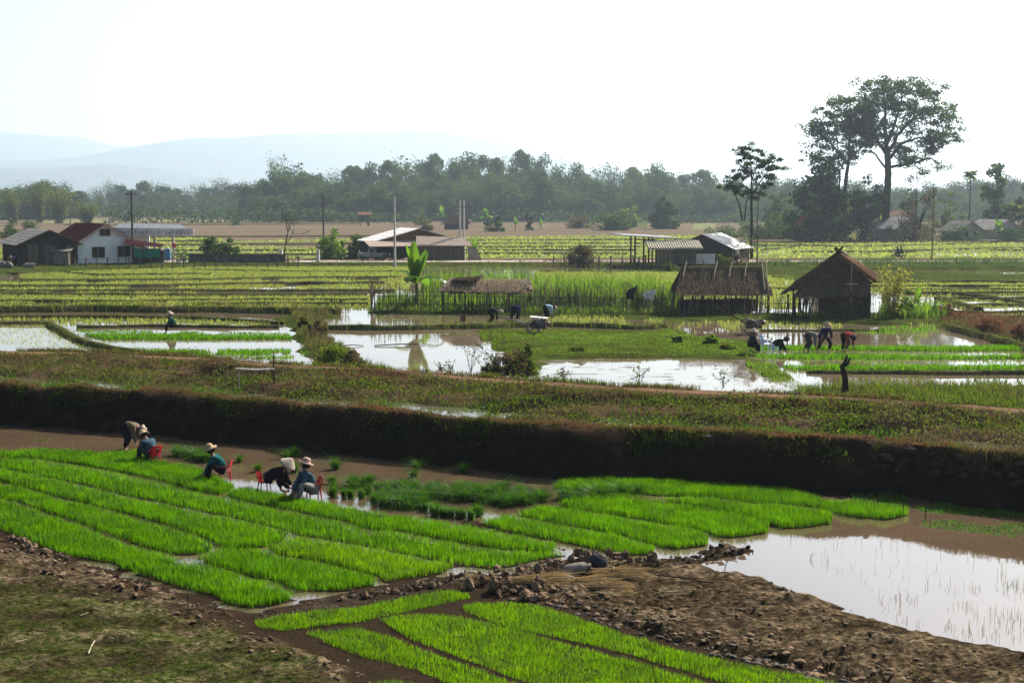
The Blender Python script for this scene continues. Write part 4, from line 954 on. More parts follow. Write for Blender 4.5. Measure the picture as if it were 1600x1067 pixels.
# leafy twigs hanging over the pond from the twig heap
def sprig(px, py, h, label, seed, lean=0, z=.8, mt=GRASS_D, n=60, leaf=.11):
    p = gp(px, py, z); s = S(p); r_ = np.random.default_rng(seed); H = h / s
    t = thing('leafy_sprig', p, label, 'plant')
    m = MB(); L = []
    for k in range(7):
        e = np.array([r_.normal(lean, .5) * H * .6, r_.normal(0, .3) * H * .6, H * r_.uniform(.5, 1)])
        pts = [np.zeros(3), e * [.35, .35, .6], e]
        m.tube(pts, [.012, .009, .005], 4)
        kk = r_.uniform(.3, 1, n // 7)
        L.append(np.array([np.interp(kk, [0, .5, 1], [q[j] for q in pts]) for j in range(3)]).T + r_.normal(0, .05 * H, (n // 7, 3)))
    m.build('stem', BARK, t)
    leaves('leaves', np.concatenate(L), leaf, mt, r_, t, aspect=.6)
for q, (px, py, h, ln, lab) in enumerate(((735, 584, 66, .3, 'tallest leafy sprig against the white pond'), (760, 586, 60, .1, 'leafy sprig left of the reddish bush'), (706, 588, 26, -.2, 'small leafy sprig at the left of the pond edge'), (690, 586, 22, -.3, 'lone low sprig in front of the white pond'),
    (780, 584, 74, -.4, 'sprig leaning left out of the reddish bush'), (880, 600, 30, 0, 'small sprig before the ploughed pond'), (1000, 604, 40, 0, 'upright sprig in front of the ploughed pond'), (1130, 606, 36, .2, 'sprig at the right end of the ploughed pond'), (160 * 5, 590, 40, .4, 'short sprig right of the twig heap'))):
    sprig(px, py, h, lab, 300 + q, ln)

# ---- the tall slim tree beside the road and the huge tree of the village
def limbed_tree(name, p0, label, limbs, pads, padr, nleaf, leaf, mt, Y, r0, seed, cat='tree', dspread=.8):
    """limbs: pixel polylines (first is the trunk); pads: (px, py) centres of the leaf pads at depth Y"""
    r_ = np.random.default_rng(seed)
    t = thing(name, p0, label, cat)
    s = F / Y; m = MB(); nodes = []
    for li, (pl, ra, rb, dy) in enumerate(limbs):
        P = [gd(a, b, Y) - p0 + Vector((0, dy * k / max(1, len(pl) - 1), 0)) for k, (a, b) in enumerate(pl)]
        n = 5 * (len(P) - 1) + 1
        Q = [P[0].lerp(P[0], 0)]
        Q = [Vector([float(np.interp(u, range(len(P)), [w[j] for w in P])) for j in range(3)]) for u in np.linspace(0, len(P) - 1, n)]
        Q = [q + Vector(r_.normal(0, .04 * ra * 4, 3)) if 0 < k < n - 1 else q for k, q in enumerate(Q)]
        rad = list(np.linspace(ra, rb, n))
        m.tube(Q, rad, 8); nodes += [(q, ra_) for q, ra_ in zip(Q, rad)][(n // 2 if li == 0 else 1):]
    L = []
    cen = []
    for a, b in pads:
        c = gd(a, b, Y) - p0; c.y += r_.normal(0, dspread) * padr * 2.2
        # twig from the nearest limb node lying lower
        best = min(nodes, key=lambda q: (q[0] - c).length + (3 if q[0].z > c.z else 0))
        mid = best[0].lerp(c, .55) + Vector((0, 0, -.12 * (c - best[0]).length)) + Vector(r_.normal(0, .12 * padr, 3))
        rr = min(best[1] * .5, .02 + .012 * (c - best[0]).length)
        m.tube([best[0], mid, c], [rr, rr * .6, rr * .3], 5)
        nodes.append((mid, rr * .8)); cen.append(c)
    m.build('trunk', BARK, t)
    for c in cen:
        for k in range(4):
            o = np.array(c) + r_.normal(0, 1, 3) * padr * [.75, .75, .42]
            d = r_.normal(0, 1, (nleaf // 4, 3)) * padr * [.4, .4, .22] * r_.uniform(.6, 1.2)
            L.append(o + d)
    leaves('crown', np.concatenate(L), leaf, mt, r_, t, up_bias=.5, aspect=.55)
    return t
r_ = np.random.default_rng(77)
def ell(cx, cy, rx, ry, n, inner=.35):
    out = []
    while len(out) < n:
        a = r_.uniform(0, 6.283); k = math.sqrt(r_.uniform(inner ** 2, 1))
        x, y = cx + rx * k * math.cos(a), cy + ry * k * math.sin(a)
        if all((x - u) ** 2 + (y - v) ** 2 * 1.8 > 70 for u, v in out) or r_.random() < .12: out.append((x, y))
    return out
pads = ell(1402, 190, 86, 66, 105, .2) + ell(1318, 205, 54, 50, 46, .2) + ell(1352, 185, 26, 44, 13, .1) + [(1270, 195), (1268, 232), (1300, 160), (1345, 132), (1375, 127), (1400, 128), (1360, 140), (1440, 150), (1465, 172), (1486, 182), (1478, 222), (1460, 240), (1425, 246), (1440, 262), (1468, 262), (1410, 255), (1395, 262), (1330, 250), (1280, 245), (1290, 255), (1455, 225), (1345, 245), (1360, 255)]
pads = [(a, b) for a, b in pads if not (1335 < a < 1375 and b > 232) and not (1372 < a < 1396 and b > 225)]
Yb = 322
limbed_tree('huge_tree', gd(1384, 365, Yb), 'huge spreading old tree towering over the village at the right', [
    ([(1384, 368), (1386, 300), (1388, 255), (1386, 235)], .95, .62, 0), ([(1386, 238), (1383, 200), (1384, 165), (1380, 135)], .58, .12, 1), ([(1388, 240), (1402, 212), (1420, 190), (1445, 172), (1475, 170)], .5, .1, -2),
    ([(1388, 250), (1408, 225), (1440, 215), (1480, 220)], .45, .1, 3), ([(1388, 262), (1420, 256), (1450, 248), (1470, 262)], .35, .08, -3), ([(1384, 240), (1370, 215), (1355, 190), (1345, 150)], .45, .1, 2), ([(1383, 262), (1365, 240), (1350, 235), (1345, 246)], .25, .06, -2),
    ([(1386, 225), (1398, 195), (1408, 160), (1410, 135)], .4, .08, 0),
    ([(1318, 330), (1324, 270), (1330, 245), (1331, 200), (1328, 165)], .5, .12, 3), ([(1328, 250), (1345, 230), (1362, 215)], .3, .1, -1), ([(1326, 255), (1300, 225), (1275, 200)], .3, .08, 2), ([(1327, 260), (1310, 245), (1280, 238)], .22, .06, -2), ([(1312, 300), (1311, 240), (1305, 190)], .22, .06, 1), ([(1331, 225), (1318, 190), (1300, 165)], .22, .06, 1)],
    pads, 1.75, 148, .66, leafmat('old_tree_leaf', (.027, .05, .018), (.055, .11, .022), var=.6, tw=.35, gloss=.02), Yb, 1.1, 78)
Yt = 192
pads = [(1163, 238), (1155, 250), (1172, 228), (1184, 236), (1189, 252), (1180, 262), (1165, 258), (1150, 270), (1140, 285), (1135, 291), (1152, 290), (1166, 278), (1180, 284), (1193, 275), (1203, 262), (1213, 250), (1216, 262), (1209, 272), (1196, 288), (1178, 298), (1160, 298), (1185, 245), (1170, 246), (1145, 278), (1186, 308), (1174, 306), (1158, 232), (1205, 246), (1176, 270)]
limbed_tree('slim_tree', gd(1174, 402, Yt), 'tall slim tree with bunched dark crown beside the power pole', [([(1174, 404), (1174, 350), (1175, 305), (1174, 275), (1172, 240)], .22, .07, 0), ([(1175, 305), (1188, 285), (1205, 262), (1213, 250)], .13, .04, 1), ([(1174, 300), (1160, 288), (1142, 286)], .1, .03, -.5), ([(1174, 285), (1182, 262), (1186, 245)], .09, .03, .4), ([(1160, 345), (1155, 318), (1148, 300)], .12, .08, .6), ([(1163, 345), (1166, 320), (1170, 305)], .1, .06, .3)],
    pads, .7, 260, .3, TREE_A, Yt, .2, 79, dspread=.5)
# small feathery tree and shrubs beside the pole
p = gp(1172, 412, .8)
limbed_tree('small_tree', p, 'small feathery tree at the foot of the slim tree', [([(1168, 414), (1170, 395), (1176, 380)], .09, .04, 0), ([(1169, 400), (1155, 385)], .06, .03, 0), ([(1170, 396), (1188, 386)], .05, .02, 0)],
            [(1150, 384), (1158, 378), (1168, 374), (1178, 378), (1190, 384), (1162, 388), (1182, 390), (1172, 384), (1146, 390)], .5, 60, .2, TREE_B, p.y, .1, 80)
# bare tree by the road
def bare_tree(px, py, h, label, seed):
    p = gp(px, py, .7); r_ = np.random.default_rng(seed); H = h / S(p)
    t = thing('bare_tree', p, label, 'tree'); m = MB()
    def grow(a, d, L, r, k):
        e = a + d * L; m.tube([a, a.lerp(e, .5) + Vector(r_.normal(0, L * .05, 3)), e], [r, r * .85, r * .65], 5)
        if k: [grow(e, (d + Vector(r_.normal(0, .42, 3)) + Vector((0, 0, .12))).normalized(), L * r_.uniform(.62, .82), r * .62, k - 1) for _ in range(3 if k > 1 else 2)]
    grow(Vector((0, 0, -.1)), Vector((.02, 0, 1)), H * .4, H * .016, 4)
    m.build('branches', BARK, t)
bare_tree(446, 408, 70, 'leafless tree by the road left of the yellow bush', 5)
bare_tree(1455, 488, 24, 'thin bare sapling in the right paddies', 6)

# palms and banana plants
def frond(L, droop, w, n=9):
    """one arching feather leaf along +x"""
    m = MB(); q = []
    for k in range(n + 1):
        u = k / n; q.append(Vector((L * u, 0, L * (.55 * u - droop * u * u))))
    m.tube(q, [.05 * (1 - k / (n + 1)) + .008 for k in range(n + 1)], 4)
    for k in range(1, n + 1):
        for sgn in (-1, 1):
            ln = w * math.sin(math.pi * (.12 + .8 * k / n)) + .1
            a, b = q[k - 1], q[k]
            m.add([a, b, b + Vector((ln * .35, sgn * ln, -ln * .45)), a + Vector((ln * .3, sgn * ln * .95, -ln * .5))], [(0, 1, 2, 3)])
    return m
def palm(px, py, h, crown, label, seed, z=.45, group='palms of the village'):
    p = gp(px, py, z); s = S(p); r_ = np.random.default_rng(seed); H = h / s
    t = thing('palm_tree', p, label, 'palm', group)
    MB().tube([(0, 0, -.2), (.15, 0, H * .5), (.1, .1, H)], [.2, .16, .13], 8).build('trunk', BARK, t)
    me = frond(crown / s, .75, crown / s * .22).mesh('frond', [TREE_C])
    for k in range(19):
        f = link('frond', me, t); f.location = (.1, .1, H)
        f.rotation_euler = (0, r_.uniform(-.75, .45), k * 2.4 + r_.uniform(-.2, .2)); f.scale = (r_.uniform(.8, 1.1),) * 3
palm(1513, 369, 94, 15, 'tall palm standing alone behind the village roofs', 1)
palm(1322, 372, 50, 24, 'palm with drooping fronds left of the slate roof', 2)
palm(1372, 374, 44, 26, 'palm with bright fronds between red roof and slate roof', 3)
palm(1350, 372, 38, 20, 'short palm between the two larger palms', 4)
palm(1278, 368, 34, 18, 'small palm left of the red roof', 5)
palm(1590, 372, 44, 20, 'palm at the right edge of the village', 6)
def bananaleaf(L, w, droop):
    m = MB(); n = 8; c = []
    for k in range(n + 1):
        u = k / n; ww = w * (math.sin(math.pi * min(1, .06 + .94 * u)) ** .6) * .5 if u > .1 else .02
        x, z = L * u, L * (1.0 * u * (1 - droop * u))
        c.append([(x, -ww, z - ww * .25), (x, 0, z), (x, ww, z - ww * .25)])
    for k in range(n):
        m.add(c[k] + c[k + 1], [(0, 1, 4, 3), (1, 2, 5, 4)], 0, False)
    return m
def banana(px, py, h, label, seed, z=.6, lean=None, n=7, group=None, wide=.2):
    p = gp(px, py, z); s = S(p); r_ = np.random.default_rng(seed); H = h / s
    t = thing('banana_plant', p, label, 'banana plant', group)
    MB().tube([(0, 0, -.1), (.02 * H, 0, H * .3), (0, 0, H * .52)], [H * .035, H * .03, H * .018], 8).build('stem', mat('banana_stem', (.1, .11, .04), var=.3) if 'banana_stem' not in bpy.data.materials else bpy.data.materials['banana_stem'], t)
    for k in range(n):
        up = k % 2 == 0
        f = bananaleaf(H * r_.uniform(.42, .58), H * wide, .25 if up else .95).build('leaf', BANANA, t)
        f.location = (0, 0, H * r_.uniform(.42, .52))
        f.rotation_euler = (r_.normal(0, .15), -.45 - r_.uniform(.1, .3) if up else r_.uniform(-.15, .3), (lean if lean is not None else 0) + k * 2.39996)
banana(650, 484, 94, 'tall banana plant with torn upright leaves inside the bamboo fence', 11, z=.65, n=9, lean=.3)
banana(742, 408, 32, 'banana plant right of the roadside house', 12, n=7, group=None)
banana(690, 352, 26, 'banana plant left of the thatched barn', 13, z=.45, n=8, wide=.3); banana(760, 354, 28, 'banana plant right of the thatched barn', 14, z=.45, n=8, wide=.3); banana(845, 360, 16, 'small pale banana plant far right of the barn', 15, z=.45, wide=.3); banana(805, 360, 20, 'small banana plant in the far clump', 16, z=.45, wide=.3)
banana(1560, 376, 30, 'banana plant before the long grey roof', 17, z=.45, n=8, wide=.3); banana(1490, 374, 22, 'banana plant left of the long grey roof', 18, z=.45, n=8, wide=.3); banana(1320, 374, 22, 'banana plant beside the red roof', 19, z=.45, n=8, wide=.3)
banana(575, 396, 24, 'banana plant behind the parked pickup', 20, z=.6, wide=.25); banana(1434, 492, 40, 'dark banana like plant at the end of the garden', 21, z=.7, n=8, wide=.2)
# tall grass, maize and cane inside the fence and beside the thatched huts
def canes(outline, dens, h, w, mt, label, seed, name='cane_stand', cat='cane'):
    P = gpoly(outline, .7); p = scatter(P, dens, rng); p = np.repeat(p, 6, 0) + rng.normal(0, .1, (len(p) * 6, 2))
    hh = h * (.45 + .9 * fbm(p[:, 0], p[:, 1], 1.5, seed)) * rng.uniform(.5, 1.15, len(p))
    tag(blades(name, np.c_[p, np.full(len(p), .65)], hh, w, mt, rng, lean=.33, curve=.9), label, cat, kind='stuff')
canes([(832, 470), (960, 472), (1060, 476), (1060, 486), (830, 484)], 9, 2.6, .06, BRIGHT, 'tall cane grass behind the bamboo fence', 1)
canes([(660, 462), (840, 462), (840, 470), (660, 474)], 5, 2.8, .06, BRIGHT, 'tall grass behind the ragged thatch shelter', 2)
canes([(590, 474), (700, 474), (830, 478), (830, 484), (590, 483)], 9, 1.3, .05, BRIGHT, 'leafy crops inside the left part of the fence', 3)
canes([(1380, 490), (1480, 490), (1480, 499), (1370, 499)], 8, 1.3, .05, BRIGHT, 'green grass stand right of the gabled thatch hut', 4)
for px, h, lab, q in ((1392, 84, 'tall bamboo bush beside the gabled thatch hut', 1),):
    p = gp(px, 498, .7); bamboo('bamboo_bush', p, lab, 'bamboo', 2.6, h / S(p), 16, .17, leafmat('yellow_bamboo_leaf', (.11, .12, .025), (.24, .26, .035), var=.4, tw=.45), None, np.random.default_rng(q), r=.025, nl=120)
for px, py, h, lab, q in ((1418, 496, 52, 'large leaved bush between the bamboo bush and the leaning pole', 1), (1408, 497, 30, 'low bush at the foot of the bamboo bush', 2), (1460, 492, 24, 'grassy bush right of the leaning pole', 3)):
    bush(px, py, h * .8, h, BRIGHT, lab, z=.7, nb=14, nl=70, leaf=.2)
for px, py, h, lab in ((1440, 494, 60, 'leaning bamboo pole beside the garden'), (1446, 494, 52, 'second leaning bamboo pole crossing beside the garden'), (1408, 460, 0, '')):
    if h:
        p = gp(px, py, .7); t = thing('bamboo_pole', p, lab, 'pole'); H = h / S(p); k = .25 if px == 1440 else .75
        MB().tube([(0, 0, -.1), (H * k * .5, 0, H * .52), (H * k * .6 if k < .5 else H * .62, 0, H)], [.035, .03, .02], 6).build('cane', BAMBOO_L, t)
# ------------------------------------------------------------------ buildings, poles, fences, vehicles
rng = np.random.default_rng(31)
def frame_at(px, py, z=.9):
    p = gp(px, py, z); return p, S(p)
def house(name, label, cat, px, py, z, yaw, W, L, eave, ridge, roof, wall, over=.5, courses=8, group=None, fillwall=True, ov_g=.4, thick=.07):
    """gabled house: local x along the gable wall facing the viewer, y along the ridge going back; origin at the gable's left foot"""
    p = gp(px, py, z)
    t = thing(name, p, label, cat, group, rz=yaw)
    if fillwall:
        m = MB()
        g = [(0, 0, 0), (W, 0, 0), (W, 0, eave), (W / 2, 0, ridge), (0, 0, eave)]
        m.prism(g, (0, .12, 0)); m.prism([(a, L - .12, c) for a, b, c in g], (0, .12, 0))
        m.box((.06, L / 2, eave / 2), (.12, L - .26, eave)); m.box((W - .06, L / 2, eave / 2), (.12, L - .26, eave))
        m.build('wall', wall, t)
    sl = (ridge - eave) / (W / 2)
    for sgn in (-1, 1):
        me = None
        rise = math.hypot(W / 2 + over, sl * (W / 2 + over)) / courses
        ux = sgn * (W / 2 + over) / courses; uz = -sl * (W / 2 + over) / courses
        for k in range(courses):                      # one lapped course of sheets or tiles after another
            a = Vector((W / 2 + ux * k, 0, ridge + .08 + uz * k)); b = a + Vector((ux * 1.06, 0, uz * 1.06 + .025))
            q = [(a.x, -ov_g, a.z), (a.x, L + ov_g, a.z), (b.x, L + ov_g, b.z), (b.x, -ov_g, b.z)]
            if sgn > 0: q = q[::-1]
            if me is None:
                me = MB().slab(q, thick).mesh('roof_course', roof); o0 = link('roof_course', me, t)
            else:
                o = link('roof_course', me, t); o.location = (ux * k, 0, uz * k)
    return t
def plate(parent, name, c, d, mt, rz=0): return MB().box(c, d, rz).build(name, mt, parent)
def window(parent, x, z, w, h, y=0.0, frame=WOOD_D, cols=2):
    m = MB()
    for a, b in ((-w / 2 - .03, .06), (w / 2 + .03, .06)): m.box((x + a, y - .04, z), (b, .08, h + .12))
    m.box((x, y - .041, z + h / 2 + .03), (w, .08, .06)); m.box((x, y - .045, z - h / 2 - .03), (w + .2, .1, .06))
    f = m.build('window', frame, parent)
    for k in range(cols):
        MB().box((x - w / 2 + w * (k + .5) / cols, y - .015, z), (w / cols - .05, .03, h - .02)).build('shutter', DARK if k % 2 else mat_get('brown_shutter', (.07, .045, .03)), f)
    return f
def mat_get(n, c, **k): return bpy.data.materials.get(n) or mat(n, c, **k)

# grey plank house at the left edge
h = house('plank_house', 'grey plank house with a low grey roof at the left edge', 'house', 34, 415, .95, R(28), 6.8, 15, 2.75, 4.3, ROOF_GREY, WOOD_D, over=.7, courses=6)
for k in range(10): plate(h, 'plank', (.4 + .66 * k, -.03, 1.3 + .02 * (k % 3)), (.6, .05, 2.5), WOOD_G if k % 3 else WOOD_D)
plate(h, 'door_opening', (4.9, -.07, 1.5), (.7, .05, 1.9), DARK); plate(h, 'lintel', (4.6, -.1, 2.55), (2.4, .1, .1), WOOD_D)
w = thing('lean_to', gp(86, 414, .95), 'small grey lean-to with a pale sheet roof between the two houses', 'shed')
MB().box((.9, 0, .8), (1.9, .9, 1.6)).build('wall', mat_get('grey_board', (.2, .17, .14)), w)
MB().slab([(-.3, -.7, 1.7), (2.2, -.7, 1.75), (2.2, .7, 2.15), (-.3, .7, 2.1)], .05).build('roof', ROOF_GREY, w)
# white house with the maroon roof
h = house('white_house', 'white plastered house with a steep maroon tiled roof', 'house', 105, 413, .95, R(33), 9.9, 12.5, 1.95, 5.0, ROOF_RED, PLASTER, over=.75, courses=9, ov_g=.5)
window(h, 4.0, 1.45, 1.5, 1.25); window(h, 7.3, 1.5, 1.5, 1.25); window(h, 4.55, 3.95, .5, .75, cols=1); window(h, 5.25, 3.95, .5, .75, cols=1)
m = MB(); m.box((1.3, -.03, 1.0), (1.5, .05, 2.0)); d_ = m.build('door', mat_get('pale_door', (.5, .56, .58)), h); MB().box((1.3, -.065, 1.0), (.04, .02, 1.9)).build('door_gap', DARK, d_)
for sgn, a in ((-1, 0), (1, 1)):
    MB().slab([(4.85, -.56, 5.02), (4.85 + sgn * 5.5, -.56, 5.02 - .629 * 5.5), (4.85 + sgn * 5.5, -.52, 4.82 - .629 * 5.5), (4.85, -.52, 4.82)], .04).build('barge_board', mat_get('barge_board', (.45, .3, .25)), h)
a = thing('awning', gp(197, 412, .95), 'low dark red awning with a green tarpaulin beside the white house', 'awning', rz=R(8))
MB().slab([(-.2, -1.2, 2.6), (4.6, -1.2, 2.15), (4.6, 2.5, 2.4), (-.2, 2.5, 3.1)], .06).build('roof', ROOF_RED, a)
for x in (.1, 2.3, 4.4): MB().tube([(x, -1.0, 0), (x, -1.0, 2.2)], .05, 6).build('post', WOOD_D, a)
MB().box((2.7, -.6, 1.35), (3.3, .05, 1.15)).build('tarpaulin', mat_get('green_tarpaulin', (.02, .22, .16), rough=.5), a)
MB().box((2.6, 1.4, .8), (4.0, .3, 1.6)).build('back_wall', WOOD_D, a)
# filling-station canopy
c = thing('canopy', gp(241, 405, .9), 'flat canopy with a grey lettered fascia behind the white house', 'canopy')
MB().slab([(-5.3, -.5, 4.35), (5.0, -.5, 4.2), (3.2, 2.5, 4.75), (-5.3, 2.5, 4.95)], .12).build('roof', ROOF_DARK, c)
MB().box((.2, -.62, 3.75), (11, .14, 1.0)).build('fascia', mat_get('worn_fascia', (.42, .4, .39), var=.3, scale=1.4), c)
for k in range(20):   # worn marks of faded lettering
    MB().box((-4.9 + k * .52, -.70, 3.72 + .07 * math.sin(k * 1.7)), (.09 + .05 * (k % 3), .02, .35 + .1 * (k % 2)), 0).build('faded_mark', mat_get('faded_mark', (.2, .19, .2)), c)
for x in (.0, 2.6): MB().tube([(x, .4, 0), (x, .4, 3.4)], .2, 8).build('column', mat_get('column_paint', (.5, .42, .38)), c)
MB().box((-2.6, 1.6, 1.9), (3.2, .2, 3.0)).build('back_wall', PLASTER, c)
pmp = thing('fuel_pump', gp(262, 407, .95), 'blue fuel pump under the canopy', 'fuel pump'); MB().box((0, 0, .75), (.75, .5, 1.5)).build('cabinet', mat_get('blue_paint', (.06, .17, .33)), pmp); MB().box((0, 0, 1.62), (.6, .4, .2)).build('top', mat_get('grey_paint', (.4, .4, .4)), pmp)
pmp = thing('fuel_pump', gp(254, 407, .95), 'cream fuel pump left of the blue one', 'fuel pump'); MB().box((0, 0, .7), (.6, .5, 1.4)).build('cabinet', mat_get('cream_paint', (.55, .48, .33)), pmp); MB().box((0, 0, 1.5), (.5, .4, .18)).build('top', mat_get('grey_paint', (.4, .4, .4)), pmp)
rs = thing('red_sign', gp(273, 406, .95), 'small round red sign on a post at the canopy', 'sign'); MB().tube([(0, 0, 0), (0, 0, 1.8)], .04, 6).build('post', WOOD_D, rs); MB().lathe([(.0, 0), (.3, 0), (.3, .05), (0, .05)], 14, (0, -.05, 1.95), Matrix.Rotation(R(90), 3, 'X')).build('disc', REDPLASTIC, rs)
# roadside house in the middle with its awning and plank annexe
h = house('roadside_house', 'grey roofed roadside house with an open front behind the twin pole', 'house', 586, 407, .9, R(20), 12.2, 8.5, 2.55, 4.2, mat_get('pale_grey_sheet', (.42, .41, .39)), WOOD_D, over=.3, courses=5, fillwall=False)
m = MB(); m.box((6, 8.3, 1.3), (12, .15, 2.6)); m.box((12, 4.2, 1.3), (.15, 8.2, 2.6)); m.build('wall', WOOD_D, h)
MB().prism([(.3, .1, 2.55), (11.9, .1, 2.55), (6.1, .1, 4.1)], (0, .08, 0)).build('gable', mat_get('orange_board', (.2, .12, .07)), h)
for x in (.2, 3, 6, 9, 12): MB().tube([(x, -.2, 0), (x, -.2, 2.5)], .08, 6).build('post', WOOD_D, h)
MB().slab([(-1.6, -3.4, 2.0), (6.6, -3.4, 2.0), (6.6, -.1, 2.7), (-1.6, -.1, 2.7)], .06).build('awning', mat_get('pinkish_sheet', (.3, .24, .2)), h)
for x in (-1.3, 2.5, 6.3): MB().tube([(x, -3.2, 0), (x, -3.2, 2.0)], .06, 6).build('awning_post', WOOD_D, h)
for x in (1.5, 4.2): MB().box((x, 3.5, .9), (1.6, .8, 1.8)).build('stacked_goods', mat_get('dim_goods', (.09, .08, .08)), h)
an = thing('plank_annexe', gp(655, 408, .9), 'low plank annexe with a brown roof at the right end of the roadside house', 'shed', rz=R(8))
for k in range(11): MB().box((.3 + .56 * k, 0, 1.0 + .03 * (k % 2)), (.52, .06, 2.0)).build('plank', WOOD_G if k % 2 else mat_get('brown_plank', (.12, .09, .065)), an)
MB().box((3.2, 2.0, 1.0), (6.2, .1, 2.0)).build('back_wall', WOOD_D, an)
MB().slab([(-.4, -.6, 2.1), (7.2, -.6, 2.05), (6.2, 2.8, 3.1), (-.2, 2.8, 3.3)], .07).build('roof', mat_get('brown_sheet', (.24, .2, .17)), an)
mt_ = thing('woven_mat', gp(738, 408, .9), 'pale woven mat propped beside the annexe', 'mat'); MB().slab([(-.6, 0, 0), (1.3, 0, 0), (.6, .5, 1.75), (-.6, .5, 1.8)], .04).build('weave', mat_get('woven_mat', (.3, .25, .18)), mt_)
# shed complex on the right
s1 = thing('open_shed', gp(992, 414, .9), 'open shed with a flat tilted roof on tall posts', 'shed', rz=R(4))
MB().slab([(-1.5, -.6, 3.75), (5.8, -.6, 3.35), (4.6, 4.0, 3.55), (-2.6, 4.0, 3.95)], .1).build('roof', ROOF_DARK, s1)
for x, y in ((0, 0), (1.1, 0), (2.1, 2.2), (0, 3.4), (2.2, 0)): MB().tube([(x, y, -.1), (x, y, 3.55 - x * .04)], .11, 6).build('post', WOOD_D, s1)
MB().box((1.2, .0, 3.15), (2.6, .08, .1)).build('rail', WOOD_D, s1)
h = house('dark_roof_shed', 'barn with a dark slate coloured gable roof behind the plank shed', 'barn', 1052, 411, .9, R(-24), 7.8, 8.5, 2.0, 3.7, ROOF_DARK, WOOD_D, over=.5, courses=5)
for k in range(7): plate(h, 'plank', (7.83, .6 + k * 1.15, .95), (.06, 1.05, 1.9), PLASTER if k < 3 else WOOD_G)
s2 = thing('plank_shed', gp(1023, 417, .8), 'plank shed with a pale ribbed roof in front of the dark barn', 'shed', rz=R(2))
for k in range(11): MB().box((.25 + .46 * k, 0, 1.05 + .02 * (k % 3)), (.44, .05, 2.1 + .04 * (k % 3))).build('plank', WOOD_G if k % 3 == 1 else mat_get('grey_plank', (.1, .085, .07)), s2)
MB().box((5.1, 1.5, 1.0), (.08, 3.0, 2.0)).build('side_wall', WOOD_D, s2)
mm = None
for k in range(22):
    x = -.75 + k * .31
    if mm is None: mm = MB().tube([(0, -.55, 2.25), (0, 1.2, 2.68), (0, 3.0, 3.1)], .15, 6).mesh('roof_rib', ROOF_PALE)
    o = link('roof_rib', mm, s2); o.location = (x, 0, -.03 * math.sin(k * .3)); o.scale = (1, 1, 1)
wl = thing('white_wall', gp(1078, 416, .8), 'short white wall right of the plank shed', 'wall'); MB().box((1.5, 0, .75), (3.2, .12, 1.5)).build('panel', mat_get('white_panel', (.6, .56, .54)), wl)
# village on the right
for nm, lab, px, py, yaw, W, L, ev, rg, rf in (('village_house', 'red roofed village house half hidden by palms', 1282, 372, 60, 6, 6, 2.6, 5.0, mat_get('red_roof', (.13, .03, .03))), ('village_house', 'slate roofed village house left of the tall thin pole', 1400, 376, 35, 9.5, 7, 2.8, 5.0, ROOF_DARK),
      ('village_house', 'rusty roofed village house behind the slate roof', 1424, 368, 70, 7, 7, 4.2, 6.2, ROOF_RUST), ('village_house', 'pale walled village house with a small grey roof', 1500, 376, 25, 6, 6, 2.4, 4.2, ROOF_GREY), ('village_house', 'long grey roofed village house at the right edge', 1552, 374, 30, 9, 8, 2.4, 4.4, ROOF_GREY)):
    h = house(nm, lab, 'house', px, py, .45, R(yaw), W, L, ev, rg, rf, mat_get('village_wall', (.3, .28, .26)), over=.7, courses=5)
    plate(h, 'door', (W * .3, -.04, 1.0), (.9, .05, 2.0), WOOD_D); window(h, W * .7, 1.5, .9, .9)
# far huts
ht = thing('stilt_hut', gp(562, 353, .45), 'small brown hut on stilts far out on the stubble field', 'hut', rz=R(15), scale=.68); k_ = F / gp(562, 353, .45).y
MB().box((2.8, 2, 4.6), (5, 4, 3.0)).build('wall', WOOD_D, ht); MB().slab([(-.9, -.8, 5.9), (6.6, -.8, 5.9), (6.6, 2, 7.4), (-.9, 2, 7.4)], .25).build('roof', THATCH_B, ht); MB().slab([(-.9, 2, 7.4), (6.6, 2, 7.4), (6.6, 4.8, 5.9), (-.9, 4.8, 5.9)], .25).build('roof', THATCH_B, ht)
for x, y in ((.5, .3), (5.1, .3), (.5, 3.7), (5.1, 3.7)): MB().tube([(x, y, 0), (x, y, 3.2)], .16, 6).build('stilt', WOOD_D, ht)
MB().box((4.6, -.4, 1.6), (1.4, .5, 2.6)).build('ladder', mat_get('brown_plank', (.12, .09, .065)), ht)
h = house('field_hut', 'small dark gabled hut far out on the fields behind the power pole', 'hut', 192, 346, .45, R(20), 4.4, 4, 3.2, 5.2, ROOF_DARK, WOOD_D, courses=3); plate(h, 'door', (2.2, -.06, 1.2), (1, .05, 2), DARK)
h = house('field_barn', 'brown thatched barn among banana plants in the far field', 'barn', 718, 359, .45, R(55), 4.6, 6, 2.2, 4.6, THATCH_B, WOOD_D, courses=4); plate(h, 'door', (2.3, -.06, 1.0), (1.1, .05, 1.9), DARK)

